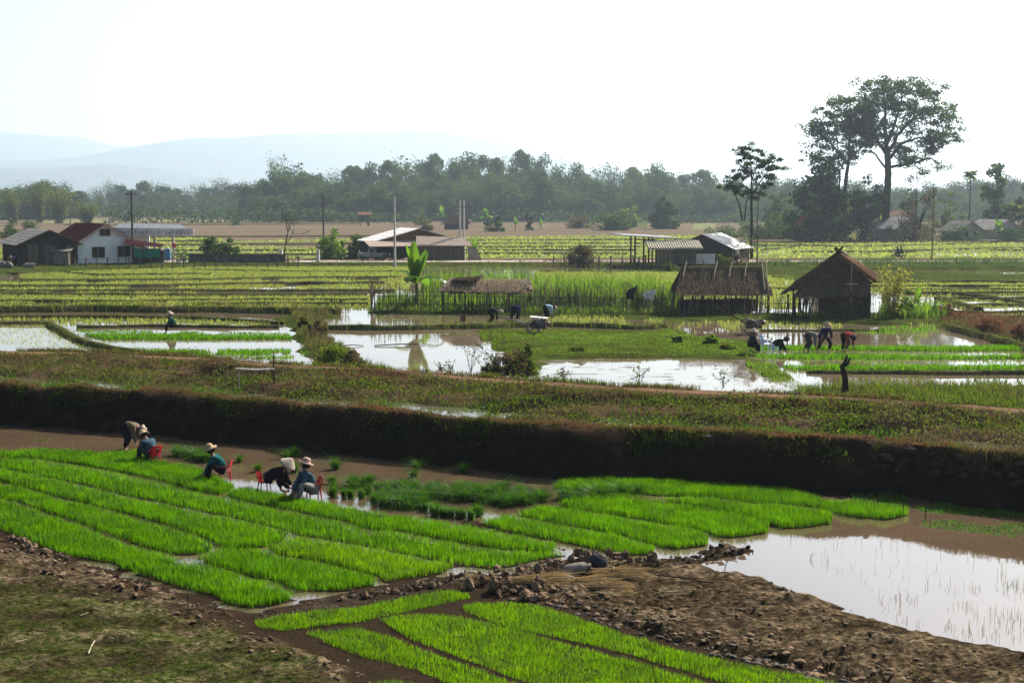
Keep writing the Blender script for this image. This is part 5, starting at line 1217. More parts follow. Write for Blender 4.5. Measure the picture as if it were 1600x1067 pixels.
# ---- power poles
def pole(px, py, ty, label, r=.13, arms=(), z=.9, twin=0, mt=CONCRETE, cat='power pole', lean=0):
    p = gp(px, py, z); s = S(p); H = (py - ty) / s
    t = thing('power_pole', p, label, cat)
    for k in ((0,) if not twin else (-twin / 2, twin / 2)):
        MB().tube([(k, 0, -.2), (k + lean * .5, 0, H * .5), (k + lean, 0, H)], [r, r * .85, r * .7], 8).build('post', mt, t)
    for (f, w) in arms:
        a = MB().box((lean * f, -.12, H * f), (w, .1, .12)).build('crossarm', STEEL, t)
        for x in (-w * .45, -w * .15, w * .15, w * .45): MB().lathe([(0, 0), (.05, 0), (.06, .1), (.03, .16), (0, .16)], 8, (lean * f + x, -.12, H * f + .06)).build('insulator', mat_get('insulator', (.3, .28, .26)), a)
pole(208, 412, 298, 'tall wooden power pole in front of the white house awning', .17, ((.95, 1.6),), mt=mat_get('pole_wood', (.1, .09, .075)))
pole(506, 400, 306, 'wooden pole behind the yellow roadside bush', .14, ((.97, 1.0),), mt=mat_get('pole_wood', (.1, .09, .075)))
pole(617, 415, 308, 'bare concrete pole in front of the roadside house', .15, (), mt=CONCRETE)
pole(722, 406, 311, 'twin concrete pole with crossarms right of the roadside house', .15, ((.99, 1.1), (.87, 3.0)), twin=.55)
pole(1183, 410, 303, 'thin pale pole beside the tall slim tree', .1, (), mt=WOOD_G)
pole(1456, 405, 286, 'tall thin pole in front of the village roofs', .1, (), mt=WOOD_G)
pole(110, 358, 308, 'pale post rising behind the maroon roof', .2, (), z=.45, mt=WOOD_G)
pole(440 / 4 - 84, 352, 318, 'grey post among the bamboo at the far left', .2, (), z=.45, mt=WOOD_G)
# ---- posts along the road
pm = MB().box((0, 0, .45), (.12, .12, 1.5)).mesh('post', WOOD_G); pm2 = MB().box((0, 0, .6), (.4, .4, 1.9)).mesh('post', CONCRETE)
def postrow(name, label, pts, me, z=.9, wires=(.5, .9), mt=WOOD_G):
    P = [gp(a, b, z) for a, b in pts]
    t = thing(name, P[0], label, 'fence')
    for p in P:
        o = link('post', me, t); o.location = p - P[0]; o.rotation_euler = (rng.normal(0, .05), rng.normal(0, .05), rng.random())
    for q in wires: MB().tube([p - P[0] + Vector((0, 0, q)) for p in P], .02, 4).build('wire', STEEL, t)
postrow('wire_fence', 'wire fence on thin posts in front of the white house and canopy', [(100 + 17 * k, 418 - .15 * k) for k in range(14)], pm)
postrow('wire_fence', 'wire fence on thin posts left of the yellow bush', [(338 + 16 * k, 415) for k in range(9)], pm)
postrow('wire_fence', 'row of short fence posts in front of the open shed', [(864 + 18 * k, 415 - .2 * k) for k in range(9)], pm)
for px, lab in ((439, 'stout concrete gate post left of the bare tree'), (497, 'stout concrete gate post right of the bare tree')):
    t = thing('gate_post', gp(px, 410, .95), lab, 'post'); link('post', pm2, t); MB().box((0, 0, 1.6), (.5, .5, .12)).build('cap', CONCRETE, t)
bw = thing('board_fence', gp(300, 411, .9), 'dark board fence between the canopy and the gate posts', 'fence')
bm = MB().box((0, 0, .55), (.95, .05, 1.1)).mesh('board', mat_get('fence_board', (.09, .085, .08)))
for k in range(14): o = link('board', bm, bw); o.location = (k * .9 * 1.0, 0, rng.normal(0, .03))
# ---- bamboo stake fence round the garden and huts
sm = [MB().tube([(0, 0, -.15), (.02 * q, .01, .9), (.05 * (q - 1), 0, 1.9)], [.022, .02, .014], 4).mesh('stake', BAMBOO if q % 3 else BAMBOO_L) for q in range(4)]
def stakefence(label, pts, step, hmin, hmax, rails=(.5, 1.1), z=.7):
    P = along(gpoly(pts, z), step)
    o = Vector((P[0][0], P[0][1], z)); t = thing('bamboo_fence', o, label, 'fence')
    for k, (x, y) in enumerate(P[:298]):
        s = link('stake', sm[int(rng.choice(4, p=[.08, .32, .3, .3]))], t); s.location = (x - o.x + rng.normal(0, .02), y - o.y + rng.normal(0, .05), -.02)
        s.rotation_euler = (rng.normal(0, .06), rng.normal(0, .06), rng.uniform(0, 6)); s.scale = (1.1, 1.1, rng.uniform(hmin, hmax) / 1.9)
    for q in rails: MB().tube([Vector((x - o.x, y - o.y - .04, q + rng.normal(0, .02))) for x, y in P[::8]] + [Vector((P[-1][0] - o.x, P[-1][1] - o.y, q))], .025, 5).build('rail', BAMBOO, t)
stakefence('long bamboo stake fence along the far side of the brown water', [(580, 485), (680, 486), (830, 488), (960, 489), (1062, 490)], .088, 1.5, 2.3)
stakefence('bamboo stake fence in front of the long thatched hut', [(1062, 491), (1130, 493), (1204, 494)], .12, 1.2, 1.9, (.4, .9))
stakefence('bamboo stake fence in front of the gabled thatch hut', [(1208, 495), (1290, 497), (1366, 497)], .085, 1.2, 1.75, (.35, .95))
stakefence('short end of the bamboo fence running back from the water', [(580, 485), (582, 474)], .25, 1.6, 2.1)

# ---- thatched huts
def thatch(t, a, b, c, d, n, mt, name='thatch', strand=.5, w=.05, thick=.12, sag=.1, rg=None):
    """straw roof over the quad a-b (ridge) c-d (eave): a thick pad with straw laid down the slope"""
    r_ = rg or np.random.default_rng(5)
    a, b, c, d = [np.array(q, float) for q in (a, b, c, d)]
    nu, nv = 24, 9
    U, V = np.meshgrid(np.linspace(0, 1, nu), np.linspace(0, 1, nv))
    P = (a * (1 - U[..., None]) + b * U[..., None]) * (1 - V[..., None]) + (d * (1 - U[..., None]) + c * U[..., None]) * V[..., None]
    P[..., 2] += (fbm(U * 9, V * 4, 1, int(r_.integers(40))) - .5) * sag * 2 - np.sin(U * 3.14) * sag * .5
    P[-1, :, 2] += r_.normal(0, .05, nu); P[-1, :, :2] += r_.normal(0, .04, (nu, 2))
    nrm = np.cross(b - a, d - a); nrm /= np.linalg.norm(nrm); nrm *= np.sign(nrm[2])
    m = MB(); Q = np.concatenate([P.reshape(-1, 3), (P - nrm * thick).reshape(-1, 3)]); N = nu * nv
    fs = []
    for j in range(nv - 1):
        for i in range(nu - 1):
            k = j * nu + i; fs += [(k, k + 1, k + nu + 1, k + nu), (N + k, N + k + nu, N + k + nu + 1, N + k + 1)]
    for i in range(nu - 1): fs += [((nv - 1) * nu + i, (nv - 1) * nu + i + 1, N + (nv - 1) * nu + i + 1, N + (nv - 1) * nu + i), (i + 1, i, N + i, N + i + 1)]
    for j in range(nv - 1): fs += [(j * nu, (j + 1) * nu, N + (j + 1) * nu, N + j * nu), (j * nu + nu - 1, N + j * nu + nu - 1, N + (j + 1) * nu + nu - 1, (j + 1) * nu + nu - 1)]
    m.add(list(map(tuple, Q)), fs)
    # straw
    u, v = r_.random(n), r_.random(n)
    s0 = (a * (1 - u[:, None]) + b * u[:, None]) * (1 - v[:, None]) + (d * (1 - u[:, None]) + c * u[:, None]) * v[:, None]
    down = (d - a) / np.linalg.norm(d - a); al = (b - a) / np.linalg.norm(b - a)
    dirs = down + al * r_.normal(0, .16, (n, 1)) + nrm * r_.normal(.06, .07, (n, 1))
    L = strand * r_.uniform(.5, 1.3, n)
    s0 = s0 + nrm * .02; e = s0 + dirs * L[:, None]; e[:, 2] -= .02
    sd = np.cross(dirs, nrm); sd /= np.linalg.norm(sd, axis=1)[:, None]; sd *= w * .5
    Vv = np.stack([s0 - sd, s0 + sd, e + sd * .4, e - sd * .4], 1).reshape(-1, 3)
    b0 = len(m.v); m.v += list(map(tuple, Vv)); m.f += [[b0 + 4 * k + q for q in range(4)] for k in range(n)]; m.m += [0] * n; m.sm += [False] * n
    o = m.build(name, mt, t); o['kind'] = 'stuff'; return o
def stick(t, a, b, r=.04, mt=None, name='pole'): return MB().tube([a, (Vector(a) + Vector(b)) / 2 + Vector((rng.normal(0, .03), 0, rng.normal(0, .03))), b], [r, r * .95, r * .8], 6).build(name, mt or BAMBOO, t)
# long hut
p = gp(1062, 492, .7); h = thing('thatched_hut', p, 'long dark thatched hut with white poles laid over its roof ridge', 'hut', rz=R(3))
k_ = 1 / S(p); Lh = 6.6
thatch(h, (.35, 1.6, 3.35), (6.15, 1.6, 3.4), (6.55, -.7, 1.55), (-.35, -.7, 1.6), 3200, THATCH, rg=np.random.default_rng(1))
thatch(h, (.35, 1.6, 3.35), (6.15, 1.6, 3.4), (6.4, 3.9, 1.5), (-.1, 3.9, 1.5), 900, THATCH, rg=np.random.default_rng(2))
for k, x in enumerate((.5, 1.75, 2.75, 3.85, 4.95, 6.0, 6.3)):
    stick(h, (x + .25, 1.75, 3.75), (x - .2 + .15 * (k > 4), .55 if k < 5 else -.6, 2.72 if k < 5 else 1.8), .045, BAMBOO_L if k != 1 else BAMBOO, 'ridge_pole')
stick(h, (.2, 1.55, 3.5), (6.3, 1.55, 3.55), .06, BAMBOO, 'ridge_beam')
for x in (.1, 1.6, 3.2, 4.8, 6.3):
    for y in (-.3, 3.4): stick(h, (x, y, -.1), (x, y, 1.7), .07, WOOD_D, 'post')
MB().box((3.3, 3.0, .45), (6, .1, .9)).build('back_wall', WOOD_D, h)  # half wall added to darken the open hut behind its stakes
for k in range(64):
    o = link('wall_stake', sm[1 + k % 3], h); o.location = (.2 + .098 * k, .1 + rng.normal(0, .05), 0); o.scale = (1.6, 1.6, rng.uniform(.6, .9)); o.rotation_euler = (0, rng.normal(0, .06), k)
for x, z_, w_ in ((2.0, .5, 1.1), (4.6, .55, 1.4)): MB().box((x, 1.4, z_), (w_, 1.0, 1.0)).build('dark_filler_box', mat_get('dark_filler', (.06, .05, .04)), h)  # dark boxes added so the hut interior looks shaded
# gabled hut
p = gp(1232, 497, .7); h = thing('thatched_hut', p, 'gabled thatched hut with a brown sunlit roof side and a dark front', 'hut', rz=R(0))
A0, A1 = (3.35, .1, 4.5), (4.55, 4.9, 4.45)             # ridge, front and back
thatch(h, A1, A0, (5.85, -.5, 2.55), (7.1, 4.6, 2.95), 2200, THATCH_B, 'thatch', .6, .06, sag=.2, rg=np.random.default_rng(3))  # sunlight on this slope is painted in with browner, lighter straw
thatch(h, A0, A1, (1.4, 5.0, 2.2), (-.55, -.3, 1.75), 1700, THATCH, 'thatch', .6, .06, sag=.2, rg=np.random.default_rng(4))
thatch(h, (3.2, .2, 4.43), (3.5, .2, 4.43), (5.75, -.25, 2.4), (-.1, -.25, 2.0), 1300, THATCH, 'gable_thatch', .5, .06, sag=.05, rg=np.random.default_rng(6))  # shaded front painted in the darker straw colour
thatch(h, (.9, -.1, 2.55), (5.2, -.1, 2.5), (5.3, -1.0, 1.75), (.2, -1.0, 1.65), 1200, THATCH, 'skirt_thatch', .5, .06, sag=.08, rg=np.random.default_rng(7))
for x0, y0 in ((3.35, .1), (3.9, 2.2), (4.5, 4.7)):
    stick(h, (x0 - .35, y0, 4.2), (x0 + .3, y0, 4.85), .06, BARK, 'ridge_fork'); stick(h, (x0 + .35, y0, 4.2), (x0 - .28, y0, 4.8), .06, BARK, 'ridge_fork')
for k in range(4): stick(h, (3.75 + .2 * k, .6 + 1.1 * k, 4.6), (4.15 + .2 * k, .5 + 1.1 * k, 4.28), .05, BAMBOO_L, 'ridge_tie')
stick(h, (4.1, -.75, 1.2), (4.15, -.75, 4.0), .035, BAMBOO_L, 'front_pole'); stick(h, (3.65, -1.06, 2.42), (4.5, -1.06, 2.42), .05, BAMBOO_L, 'cross_stick')
for x, y in ((.2, -.6), (1.2, 0), (2.6, 0), (5.2, -.3), (6.4, 4.2), (1.8, 4.6), (5.4, -.7)): stick(h, (x, y, -.1), (x, y, 2.1 if y < 3 else 2.6), .07, WOOD_D, 'post')
for k in range(8): stick(h, (-.4 + .25 * k, -.8 + .1 * k, -.1), (-.2 + .25 * k + rng.normal(0, .15), -.5, 1.7), .05, BARK, 'prop')
mw = MB().box((0, 0, .85), (.16, .04, 1.7)).mesh('wall_slat', BAMBOO)
for k in range(22): o = link('wall_slat', mw, h); o.location = (2.1 + .165 * k, -.15 + rng.normal(0, .02), 0); o.scale = (1, 1, rng.uniform(.94, 1.06))
MB().box((5.55, 1.4, 1.6), (.06, 2.6, 1.9)).build('side_mat', mat_get('pale_mat', (.3, .28, .26)), h)
MB().box((5.2, 4.3, 1.1), (3.0, .08, 2.2)).build('back_wall', WOOD_D, h)
# ragged shelter
p = gp(690, 487, .7); h = thing('thatched_shelter', p, 'low ragged thatch shelter inside the bamboo fence', 'shelter', rz=R(1))
thatch(h, (.6, 2.2, 2.35), (6.6, 2.2, 2.3), (6.75, .3, 1.45), (-.2, .3, 1.6), 2200, leafmat('grey_thatch_straw', (.14, .115, .09), (.1, .08, .05), var=.5, tw=.1, gloss=.02), sag=.3, rg=np.random.default_rng(8))
thatch(h, (.9, 2.2, 2.4), (3.0, 2.2, 2.55), (2.6, 1.2, 2.2), (.8, 1.2, 2.3), 260, THATCH, 'loose_thatch', sag=.1, rg=np.random.default_rng(9))
for x in (.1, 1.7, 3.3, 4.9, 6.6):
    for y in (.4, 2.1): stick(h, (x, y, -.1), (x, y, 1.5 + .5 * (y > 1)), .06, WOOD_D, 'post')
for k in range(20): o = link('wall_stake', sm[1 + k % 3], h); o.location = (1.2 + .27 * k, .5, 0); o.scale = (1.6, 1.6, .95); o.rotation_euler = (0, rng.normal(0, .06), k)
# rags on the fence
for px, py, w_, h_, mt, lab in ((1014, 478, 1.0, .9, mat_get('white_rag', (.55, .53, .5)), 'white rag hung over the bamboo fence'), (985, 480, .8, 1.1, mat_get('black_rag', (.03, .03, .035)), 'dark rag hung on a fence stake')):
    p = gp(px, 490, .7); p = p + Vector((0, -.15, 0)); t = thing('rag', p, lab, 'rag'); m = MB()
    for k in range(6):
        a, b = k / 6, (k + 1) / 6
        f = lambda u, v: (w_ * (u - .5) * (1 - .5 * v), -.08 * math.sin(u * 14), 1.0 + h_ * (.4 + .6 * u) * (1 - v) + .1 * math.sin(u * 5))
        m.add([f(a, 0), f(b, 0), f(b, .5), f(a, .5), f(b, 1), f(a, 1)], [(0, 1, 2, 3), (3, 2, 4, 5)])
    m.build('cloth', mt, t)
    stick(t, (.4, .03, 0), (.42, .03, 2.1), .04, BARK, 'stake')
# ------------------------------------------------------------------ people
rng = np.random.default_rng(41)
SKIN = mat('skin', (.26, .135, .085), rough=.55, var=.1, spec=.3)
HAIR = mat('black_hair', (.012, .01, .009), rough=.5, var=.2)
HATS = mat('straw_hat', (.39, .29, .17), var=.2, scale=14, stretch=(1, 1, 5))
HATP = mat('pale_hat', (.39, .33, .26), var=.15, scale=12)
HATK = mat('pink_hat', (.5, .2, .22), var=.12, scale=12)
HATD = mat('dark_hat', (.03, .03, .035), var=.2, scale=12)
def cloth(n, c): return mat_get('cloth_' + n, c, var=.25, scale=9, bump=.02, bscale=12)
def skin_mesh(name, V, E, Rr, mt, parent, root=0, sub=1):
    me = bpy.data.meshes.new(name); me.from_pydata([tuple(v) for v in V], E, [])
    o = bpy.data.objects.new(name, me); COL.objects.link(o)
    m = o.modifiers.new('s', 'SKIN'); m.use_smooth_shade = True
    o.modifiers.new('u', 'SUBSURF').levels = sub
    o.modifiers['u'].render_levels = sub
    for k, r in enumerate(Rr):
        sv = me.skin_vertices[0].data[k]; sv.radius = r if isinstance(r, tuple) else (r, r); sv.use_root = (k == root)
    dg = bpy.context.evaluated_depsgraph_get()
    nm = bpy.data.meshes.new_from_object(o.evaluated_get(dg))
    o.modifiers.clear(); o.data = nm; bpy.data.meshes.remove(me); nm.name = name
    nm.materials.clear(); nm.materials.append(mt); nm.polygons.foreach_set('use_smooth', [True] * len(nm.polygons))
    o.parent = parent; return o
def ik(a, b, l1, l2, pole):
    d = b - a; L = min(d.length, (l1 + l2) * .995); d = d.normalized(); b = a + d * L
    x = (l1 * l1 - l2 * l2 + L * L) / (2 * L); h = math.sqrt(max(1e-6, l1 * l1 - x * x))
    p = pole - d * pole.dot(d); p.normalize()
    return a + d * x + p * h, b
V3 = Vector
def person(px, py, z, heading, label, hip, pitch, hands, feet, shirt, trousers, hat='cone', hatm=None, head=None, group=None, size=1.0, fingers=True, kneep=V3((1, 0, .3)), elbowp=V3((-.4, 0, -.6)), loc=None, sole=None, spread=1.0):
    """pose: hip height, torso pitch from upright (deg), hand and foot targets (left, right) in the local frame; +x forward"""
    t = thing('person', loc or gp(px, py, z), label, 'person', group, rz=R(heading), scale=size)
    a = R(pitch); d = V3((math.sin(a), 0, math.cos(a)))
    P = V3((0, 0, hip)); sp = P + d * .24 + V3((-.02 * math.cos(a) - .03 * math.sin(a) * 0, 0, .05 * math.sin(a))); N = P + d * .47 + V3((0, 0, .03 * math.sin(a)))
    hd = V3((math.sin(R(pitch + 12 if head is None else head)), 0, math.cos(R(pitch + 12 if head is None else head))))
    nk = N + hd * .07; H0 = N + hd * .12; H1 = N + hd * .21 ; H2 = N + hd * .285
    fw = V3((hd.z, 0, -hd.x))
    V, E, Rr = [], [], []
    def v(p, r, link_=None):
        V.append(p); Rr.append(r)
        if link_ is not None: E.append((link_, len(V) - 1))
        return len(V) - 1
    ip = v(P, (.10, .12)); isp = v(sp, (.095, .115), ip); ich = v(N - d * .1, (.1, .13), isp); inn = v(N, .06, ich); ink = v(nk, .05, inn)
    ih = v(H0 + fw * .012, (.07, .075), ink); ih1 = v(H1, (.082, .095), ih); v(H2, (.055, .06), ih1)
    v(H0 + fw * .105 + hd * .035, .012, ih)                                           # nose
    for s in (1, -1): v(H0 + V3((0, s * .085, 0)) + hd * .045, .014, ih)               # ears
    sv, se, sr = [P, sp, N - d * .09, N - d * .0], [(0, 1), (1, 2), (2, 3)], [(.14, .17), (.135, .165), (.135, .18), .08]
    tv, te, tr = [P + d * .05, P - d * .04], [(0, 1)], [(.145, .175), (.14, .17)]
    J = {}
    for s, hnd, ft in ((1, hands[0], feet[0]), (-1, hands[1], feet[1])):
        sh = N - d * .05 + V3((0, s * .175, 0)); el, wr = ik(sh, V3(hnd), .28, .25, elbowp + V3((0, s * .5, 0)))
        hp = P + V3((0, s * .095, -.02)); an = V3(ft) + V3((0, 0, .06)); kn, an = ik(hp, an, .42, .42, kneep + V3((0, s * .35 * spread, 0)))
        k1 = v(sh, .058, ich); k2 = v(el, .04, k1); k3 = v(wr, .028, k2)
        hdr = (wr - el).normalized(); sd = hdr.cross(V3((0, 0, 1))); sd = sd.normalized() if sd.length > .01 else V3((0, 1, 0))
        pm = v(wr + hdr * .07, (.036, .022), k3)
        if fingers:
            bend = (hdr + V3((0, 0, -.5))).normalized()
            for q, L in ((-1.5, .055), (-.5, .072), (.5, .078), (1.5, .068)):
                f1 = v(wr + hdr * .115 + sd * q * .019, .0095, pm); v(V[f1] + bend * L, .008, f1)
            th = v(wr + hdr * .05 + sd * .042, .0105, pm); v(V[th] + (hdr + sd * .5).normalized() * .045, .009, th)
        k4 = v(hp, .085, ip); k5 = v(kn, .056, k4); k6 = v(an, .038, k5); v(an + V3((.13, s * .02, -.035)), (.032, .04), k6)
        b = len(sv); sv += [sh, el, el.lerp(wr, .88)]; se += [(2, b), (b, b + 1), (b + 1, b + 2)]; sr += [.09, .072, .055]
        b = len(tv); tv += [hp + V3((0, s * .01, 0)), kn, kn.lerp(an, .82)]; te += [(1, b), (b, b + 1), (b + 1, b + 2)]; tr += [.125, .095, .075]
    skin_mesh('body', V, E, Rr, SKIN, t)
    skin_mesh('shirt', sv, se, sr, shirt, t); skin_mesh('trousers', tv, te, tr, trousers, t)
    m = MB()
    for s in (1, -1): m.lathe([(0, -.011), (.011, 0), (0, .011)], 8, H0 + hd * .06 + fw * .082 + V3((0, s * .032, 0)))
    m.build('eyes', HAIR, t)
    M = hd.to_track_quat('Z', 'Y').to_matrix()
    if hat != 'cone':
        MB().lathe([(.1, -.1), (.104, -.03), (.1, .03), (.075, .075), (.03, .098), (0, .102)], 14, H1 - fw * .014, M).build('hair', HAIR, t)
    else:
        MB().lathe([(.09, -.12), (.1, -.04), (.09, .02), (0, .08)], 12, H1 - fw * .018, M).build('hair', HAIR, t)
    if hat == 'cone': pr = [(.235, -.055), (.2, -.012), (.13, .062), (.06, .125), (.012, .16), (0, .162)]
    elif hat == 'brim': pr = [(.2, -.015), (.19, .012), (.112, .02), (.108, .06), (.095, .11), (.06, .135), (0, .142)]
    elif hat == 'bucket': pr = [(.17, -.05), (.16, -.03), (.112, .02), (.104, .09), (.07, .115), (0, .12)]
    elif hat == 'scarf': pr = [(.11, -.13), (.118, -.05), (.115, .02), (.095, .085), (.05, .115), (0, .12)]
    else: pr = None
    if pr: MB().lathe([(r * .96, zz - .008) for r, zz in pr[::-1]][-3:] + pr, 18, H1 + hd * .012, M).build('hat', hatm or HATS, t)
    return t
def plastic_chair(px, py, z, heading, label, mt, k=1.0, group='plastic chairs of the seedling pullers', loc=None):
    t = thing('plastic_chair', loc or gp(px, py, z), label, 'chair', group, rz=R(heading), scale=k)
    n = 6; m = MB()
    g = [[V3((-.2 + .4 * i / n, -.2 + .4 * j / n, .36 - .015 * math.sin(math.pi * i / n) * math.sin(math.pi * j / n))) for j in range(n + 1)] for i in range(n + 1)]
    for i in range(n):
        for j in range(n): m.slab([g[i][j], g[i + 1][j], g[i + 1][j + 1], g[i][j + 1]], .018)
    m.build('seat', mt, t)
    m = MB(); w = lambda u: .22 + .05 * math.sin(u * 2.6) - .05 * max(0, u - .8) * 4
    for a in range(8):
        for b in range(6):
            u0, u1 = a / 8, (a + 1) / 8; v0, v1 = -1 + b / 3, -1 + (b + 1) / 3
            if 2 <= a <= 5 and b == 2: continue                       # slot of the backrest
            f = lambda u, q: V3((-.19 - .1 * u + .05 * q * q, q * w(u), .36 + .42 * u))
            m.slab([f(u0, v0), f(u0, v1), f(u1, v1), f(u1, v0)], .016)
    m.build('backrest', mt, t)
    for sx in (-1, 1):
        for sy in (-1, 1): MB().tube([(sx * .17, sy * .17, .355), (sx * .215, sy * .2, 0)], [.03, .02], 6).build('leg', mt, t)
    for sy in (-1, 1): MB().tube([(-.24, sy * .21, .58), (-.05, sy * .235, .57), (.14, sy * .23, .55), (.17, sy * .2, .36)], [.02, .024, .024, .02], 6).build('armrest', mt, t)
    return t
GN = 'people pulling seedlings in the near field'; GM = 'people working in the middle paddies'
blk, blu, tea, gry, nav, whi, red, dkg = cloth('black', (.012, .011, .014)), cloth('faded_blue', (.045, .08, .11)), cloth('teal', (.014, .085, .085)), cloth('grey', (.2, .2, .17)), cloth('navy', (.018, .022, .09)), cloth('white', (.5, .5, .5)), cloth('red', (.2, .03, .03)), cloth('dark_green', (.03, .045, .04))
kha, bluL = cloth('khaki', (.14, .11, .075)), cloth('pale_blue', (.3, .42, .5))
person(194, 704, -.05, -8, 'person bending far forward in a khaki shirt and pale hat at the water edge', .84, 98, [(.58, .14, .12), (.52, -.16, .1)], [(-.06, .14, 0), (.06, -.14, 0)], kha, blk, 'bucket', HATP, head=112, group=GN, size=1.06, kneep=V3((1, 0, 0)))
c = gp(240, 724, .0); plastic_chair(0, 0, 0, 140, 'red chair with its back to the camera behind the person in a faded blue shirt', REDPLASTIC, .8, loc=c)
person(0, 0, 0, 140, 'person in a faded blue shirt and straw hat seated with the back turned', .27, 40, [(.5, .2, .12), (.52, -.15, .12)], [(.42, .2, 0), (.42, -.2, 0)], blu, dkg, 'bucket', HATS, head=46, group=GN, loc=c, size=1.16)
c = gp(350, 750, .0); plastic_chair(0, 0, 0, 188, 'red chair at the back of the person in a brimmed straw hat', REDPLASTIC, .8, loc=c + V3((.03, .02, 0)))
person(0, 0, 0, 188, 'person in a teal shirt and brimmed straw hat seated facing left', .27, 36, [(.56, .16, .1), (.6, -.12, .08)], [(.44, .18, 0), (.46, -.18, 0)], tea, blk, 'brim', HATS, head=22, group=GN, loc=c, size=1.16)
c = gp(418, 766, .0); plastic_chair(0, 0, 0, -10, 'dark red low chair under the person in black', mat('dark_red_plastic', (.17, .012, .015), rough=.4, var=.1), .74, loc=c + V3((-.1, 0, 0)))
person(0, 0, 0, -10, 'person in black with a wide pointed hat leaning to the right over a bundle', .32, 66, [(.62, .12, .12), (.64, -.1, .12)], [(.4, .18, 0), (.42, -.18, 0)], blk, blk, 'cone', HATP, head=38, group=GN, loc=c, size=1.2)
c = gp(489, 780, .0); plastic_chair(0, 0, 0, 205, 'red chair under the person in the striped blue shirt', REDPLASTIC, .85, loc=c + V3((.03, .02, 0)))
person(0, 0, 0, 205, 'person in a blue shirt with tilted pinkish hat seated rightmost on a red chair', .28, 30, [(.5, .22, .2), (.52, -.1, .12)], [(.42, .2, 0), (.44, -.2, 0)], blu, gry, 'brim', mat_get('pinkish_hat', (.38, .25, .21)), head=-18, group=GN, loc=c, size=1.2)
# middle distance
bend = dict(hip=.8, pitch=96, hands=[(.5, .14, .1), (.46, -.14, .06)], feet=[(-.08, .15, 0), (.04, -.15, 0)], kneep=V3((1, 0, 0)), fingers=True)
sit = dict(hip=.42, pitch=22, hands=[(.5, .15, .25), (.52, -.12, .2)], feet=[(.42, .16, 0), (.42, -.16, 0)])
person(272, 521, .55, 195, 'person in a teal shirt and pale hat sitting alone among seedlings at the left', shirt=tea, trousers=blk, hat='cone', hatm=HATP, group=GM, size=1.15, head=10, **sit)
b2 = dict(bend); b2['pitch'] = 92
person(765, 507, .55, 0, 'person in dark clothes bending beside the walking tractor, leftmost of three', shirt=dkg, trousers=blk, hat='scarf', hatm=HATP, group=GM, size=1.15, head=100, **bend)
person(803, 502, .55, 65, 'person in a blue top bending in the brown water, middle of three', shirt=nav, trousers=blk, hat='scarf', hatm=HATD, group=GM, size=1.15, head=125, **bend)
person(850, 501, .55, 12, 'person in a pale blue top bending in the paddy, rightmost of three', shirt=bluL, trousers=blk, hat='bucket', hatm=HATP, group=GM, size=1.15, head=105, **b2)
c = gp(1171, 553, .62); person(0, 0, 0, 5, 'person in dark clothes with a pointed hat sitting upright at the bund', shirt=dkg, trousers=blk, hat='cone', hatm=HATP, group=GM, size=1.12, head=8, loc=c, **sit)
person(1207, 552, .55, -6, 'crouching person in black with a dark cap reaching to the right', .4, 68, [(.62, .12, .08), (.66, -.1, .08)], [(.34, .18, 0), (.3, -.18, 0)], blk, blk, 'bucket', HATD, head=70, group=GM, size=1.15)
person(1259, 549, .55, -4, 'person in grey with a pink hat bending forward beside the standing one', shirt=gry, trousers=dkg, hat='bucket', hatm=HATK, group=GM, size=1.15, head=104, **bend)
person(1288, 549, .55, -85, 'person in a white and navy jacket with a pointed straw hat standing bent', .72, 30, [(.22, .26, .62), (.24, -.26, .6)], [(.05, .2, 0), (-.05, -.3, 0)], nav, blk, 'cone', HATS, head=18, group=GM, size=1.12)
o = skin_mesh('yoke', [V3((.12, .15, 1.12)), V3((.16, 0, 1.1)), V3((.12, -.15, 1.12))], [(0, 1), (1, 2)], [.09, .11, .09], whi, [q for q in bpy.data.objects if q.get('label', '').startswith('person in a white and navy')][0], root=1)
person(1318, 549, .55, -60, 'person in red and black bending behind the tree stump', shirt=red, trousers=blk, hat='scarf', hatm=HATD, group=GM, size=1.15, head=110, **bend)
plastic_chair(1196, 549, .55, 10, 'pale blue plastic chair standing in the water behind the crouching person', BLUEPLASTIC, 1.2, group='plastic chairs of the middle paddies')
plastic_chair(1212, 553, .55, 10, 'white plastic stool chair under the crouching person', BLUEPLASTIC, .7, group='plastic chairs of the middle paddies')
# by the houses
person(14, 417, .95, -50, 'person in olive bending over white sacks by the plank house', .82, 62, [(.4, .12, .3), (.4, -.12, .3)], [(0, .14, 0), (.06, -.14, 0)], cloth('olive', (.12, .11, .07)), dkg, 'scarf', HATP, group='people at the houses', size=1.1)
person(27, 416, .95, 200, 'person in dark blue bending over white sacks by the plank house', .8, 70, [(.4, .12, .25), (.4, -.12, .25)], [(0, .14, 0), (.06, -.14, 0)], nav, blk, 'scarf', HATD, group='people at the houses', size=1.1)
person(230, 412, .95, -80, 'person in black standing under the awning by the green tarpaulin', .88, 4, [(.1, .24, .8), (.25, -.2, 1.0)], [(0, .1, 0), (.05, -.1, 0)], blk, blk, 'none', group='people at the houses', size=1.1)
for k, (px, lab) in enumerate(((3, 'white sack at the very left edge'), (10, 'white sack second from the left edge'), (18, 'white sack left of the bending people'), (37, 'white sack right of the bending people'), (45, 'white sack rightmost by the plank house'))):
    p = gp(px, 418, .95); t = thing('sack', p, lab, 'sack', 'white sacks by the plank house'); m = MB()
    m.lathe([(0, 0), (.3, .02), (.36, .2), (.33, .5), (.22, .72), (.08, .8), (.1, .88), (0, .86)], 12, M=Matrix.Rotation(R(-35 if k < 3 else 60), 3, 'Y')); m.build('bag', SACK, t)

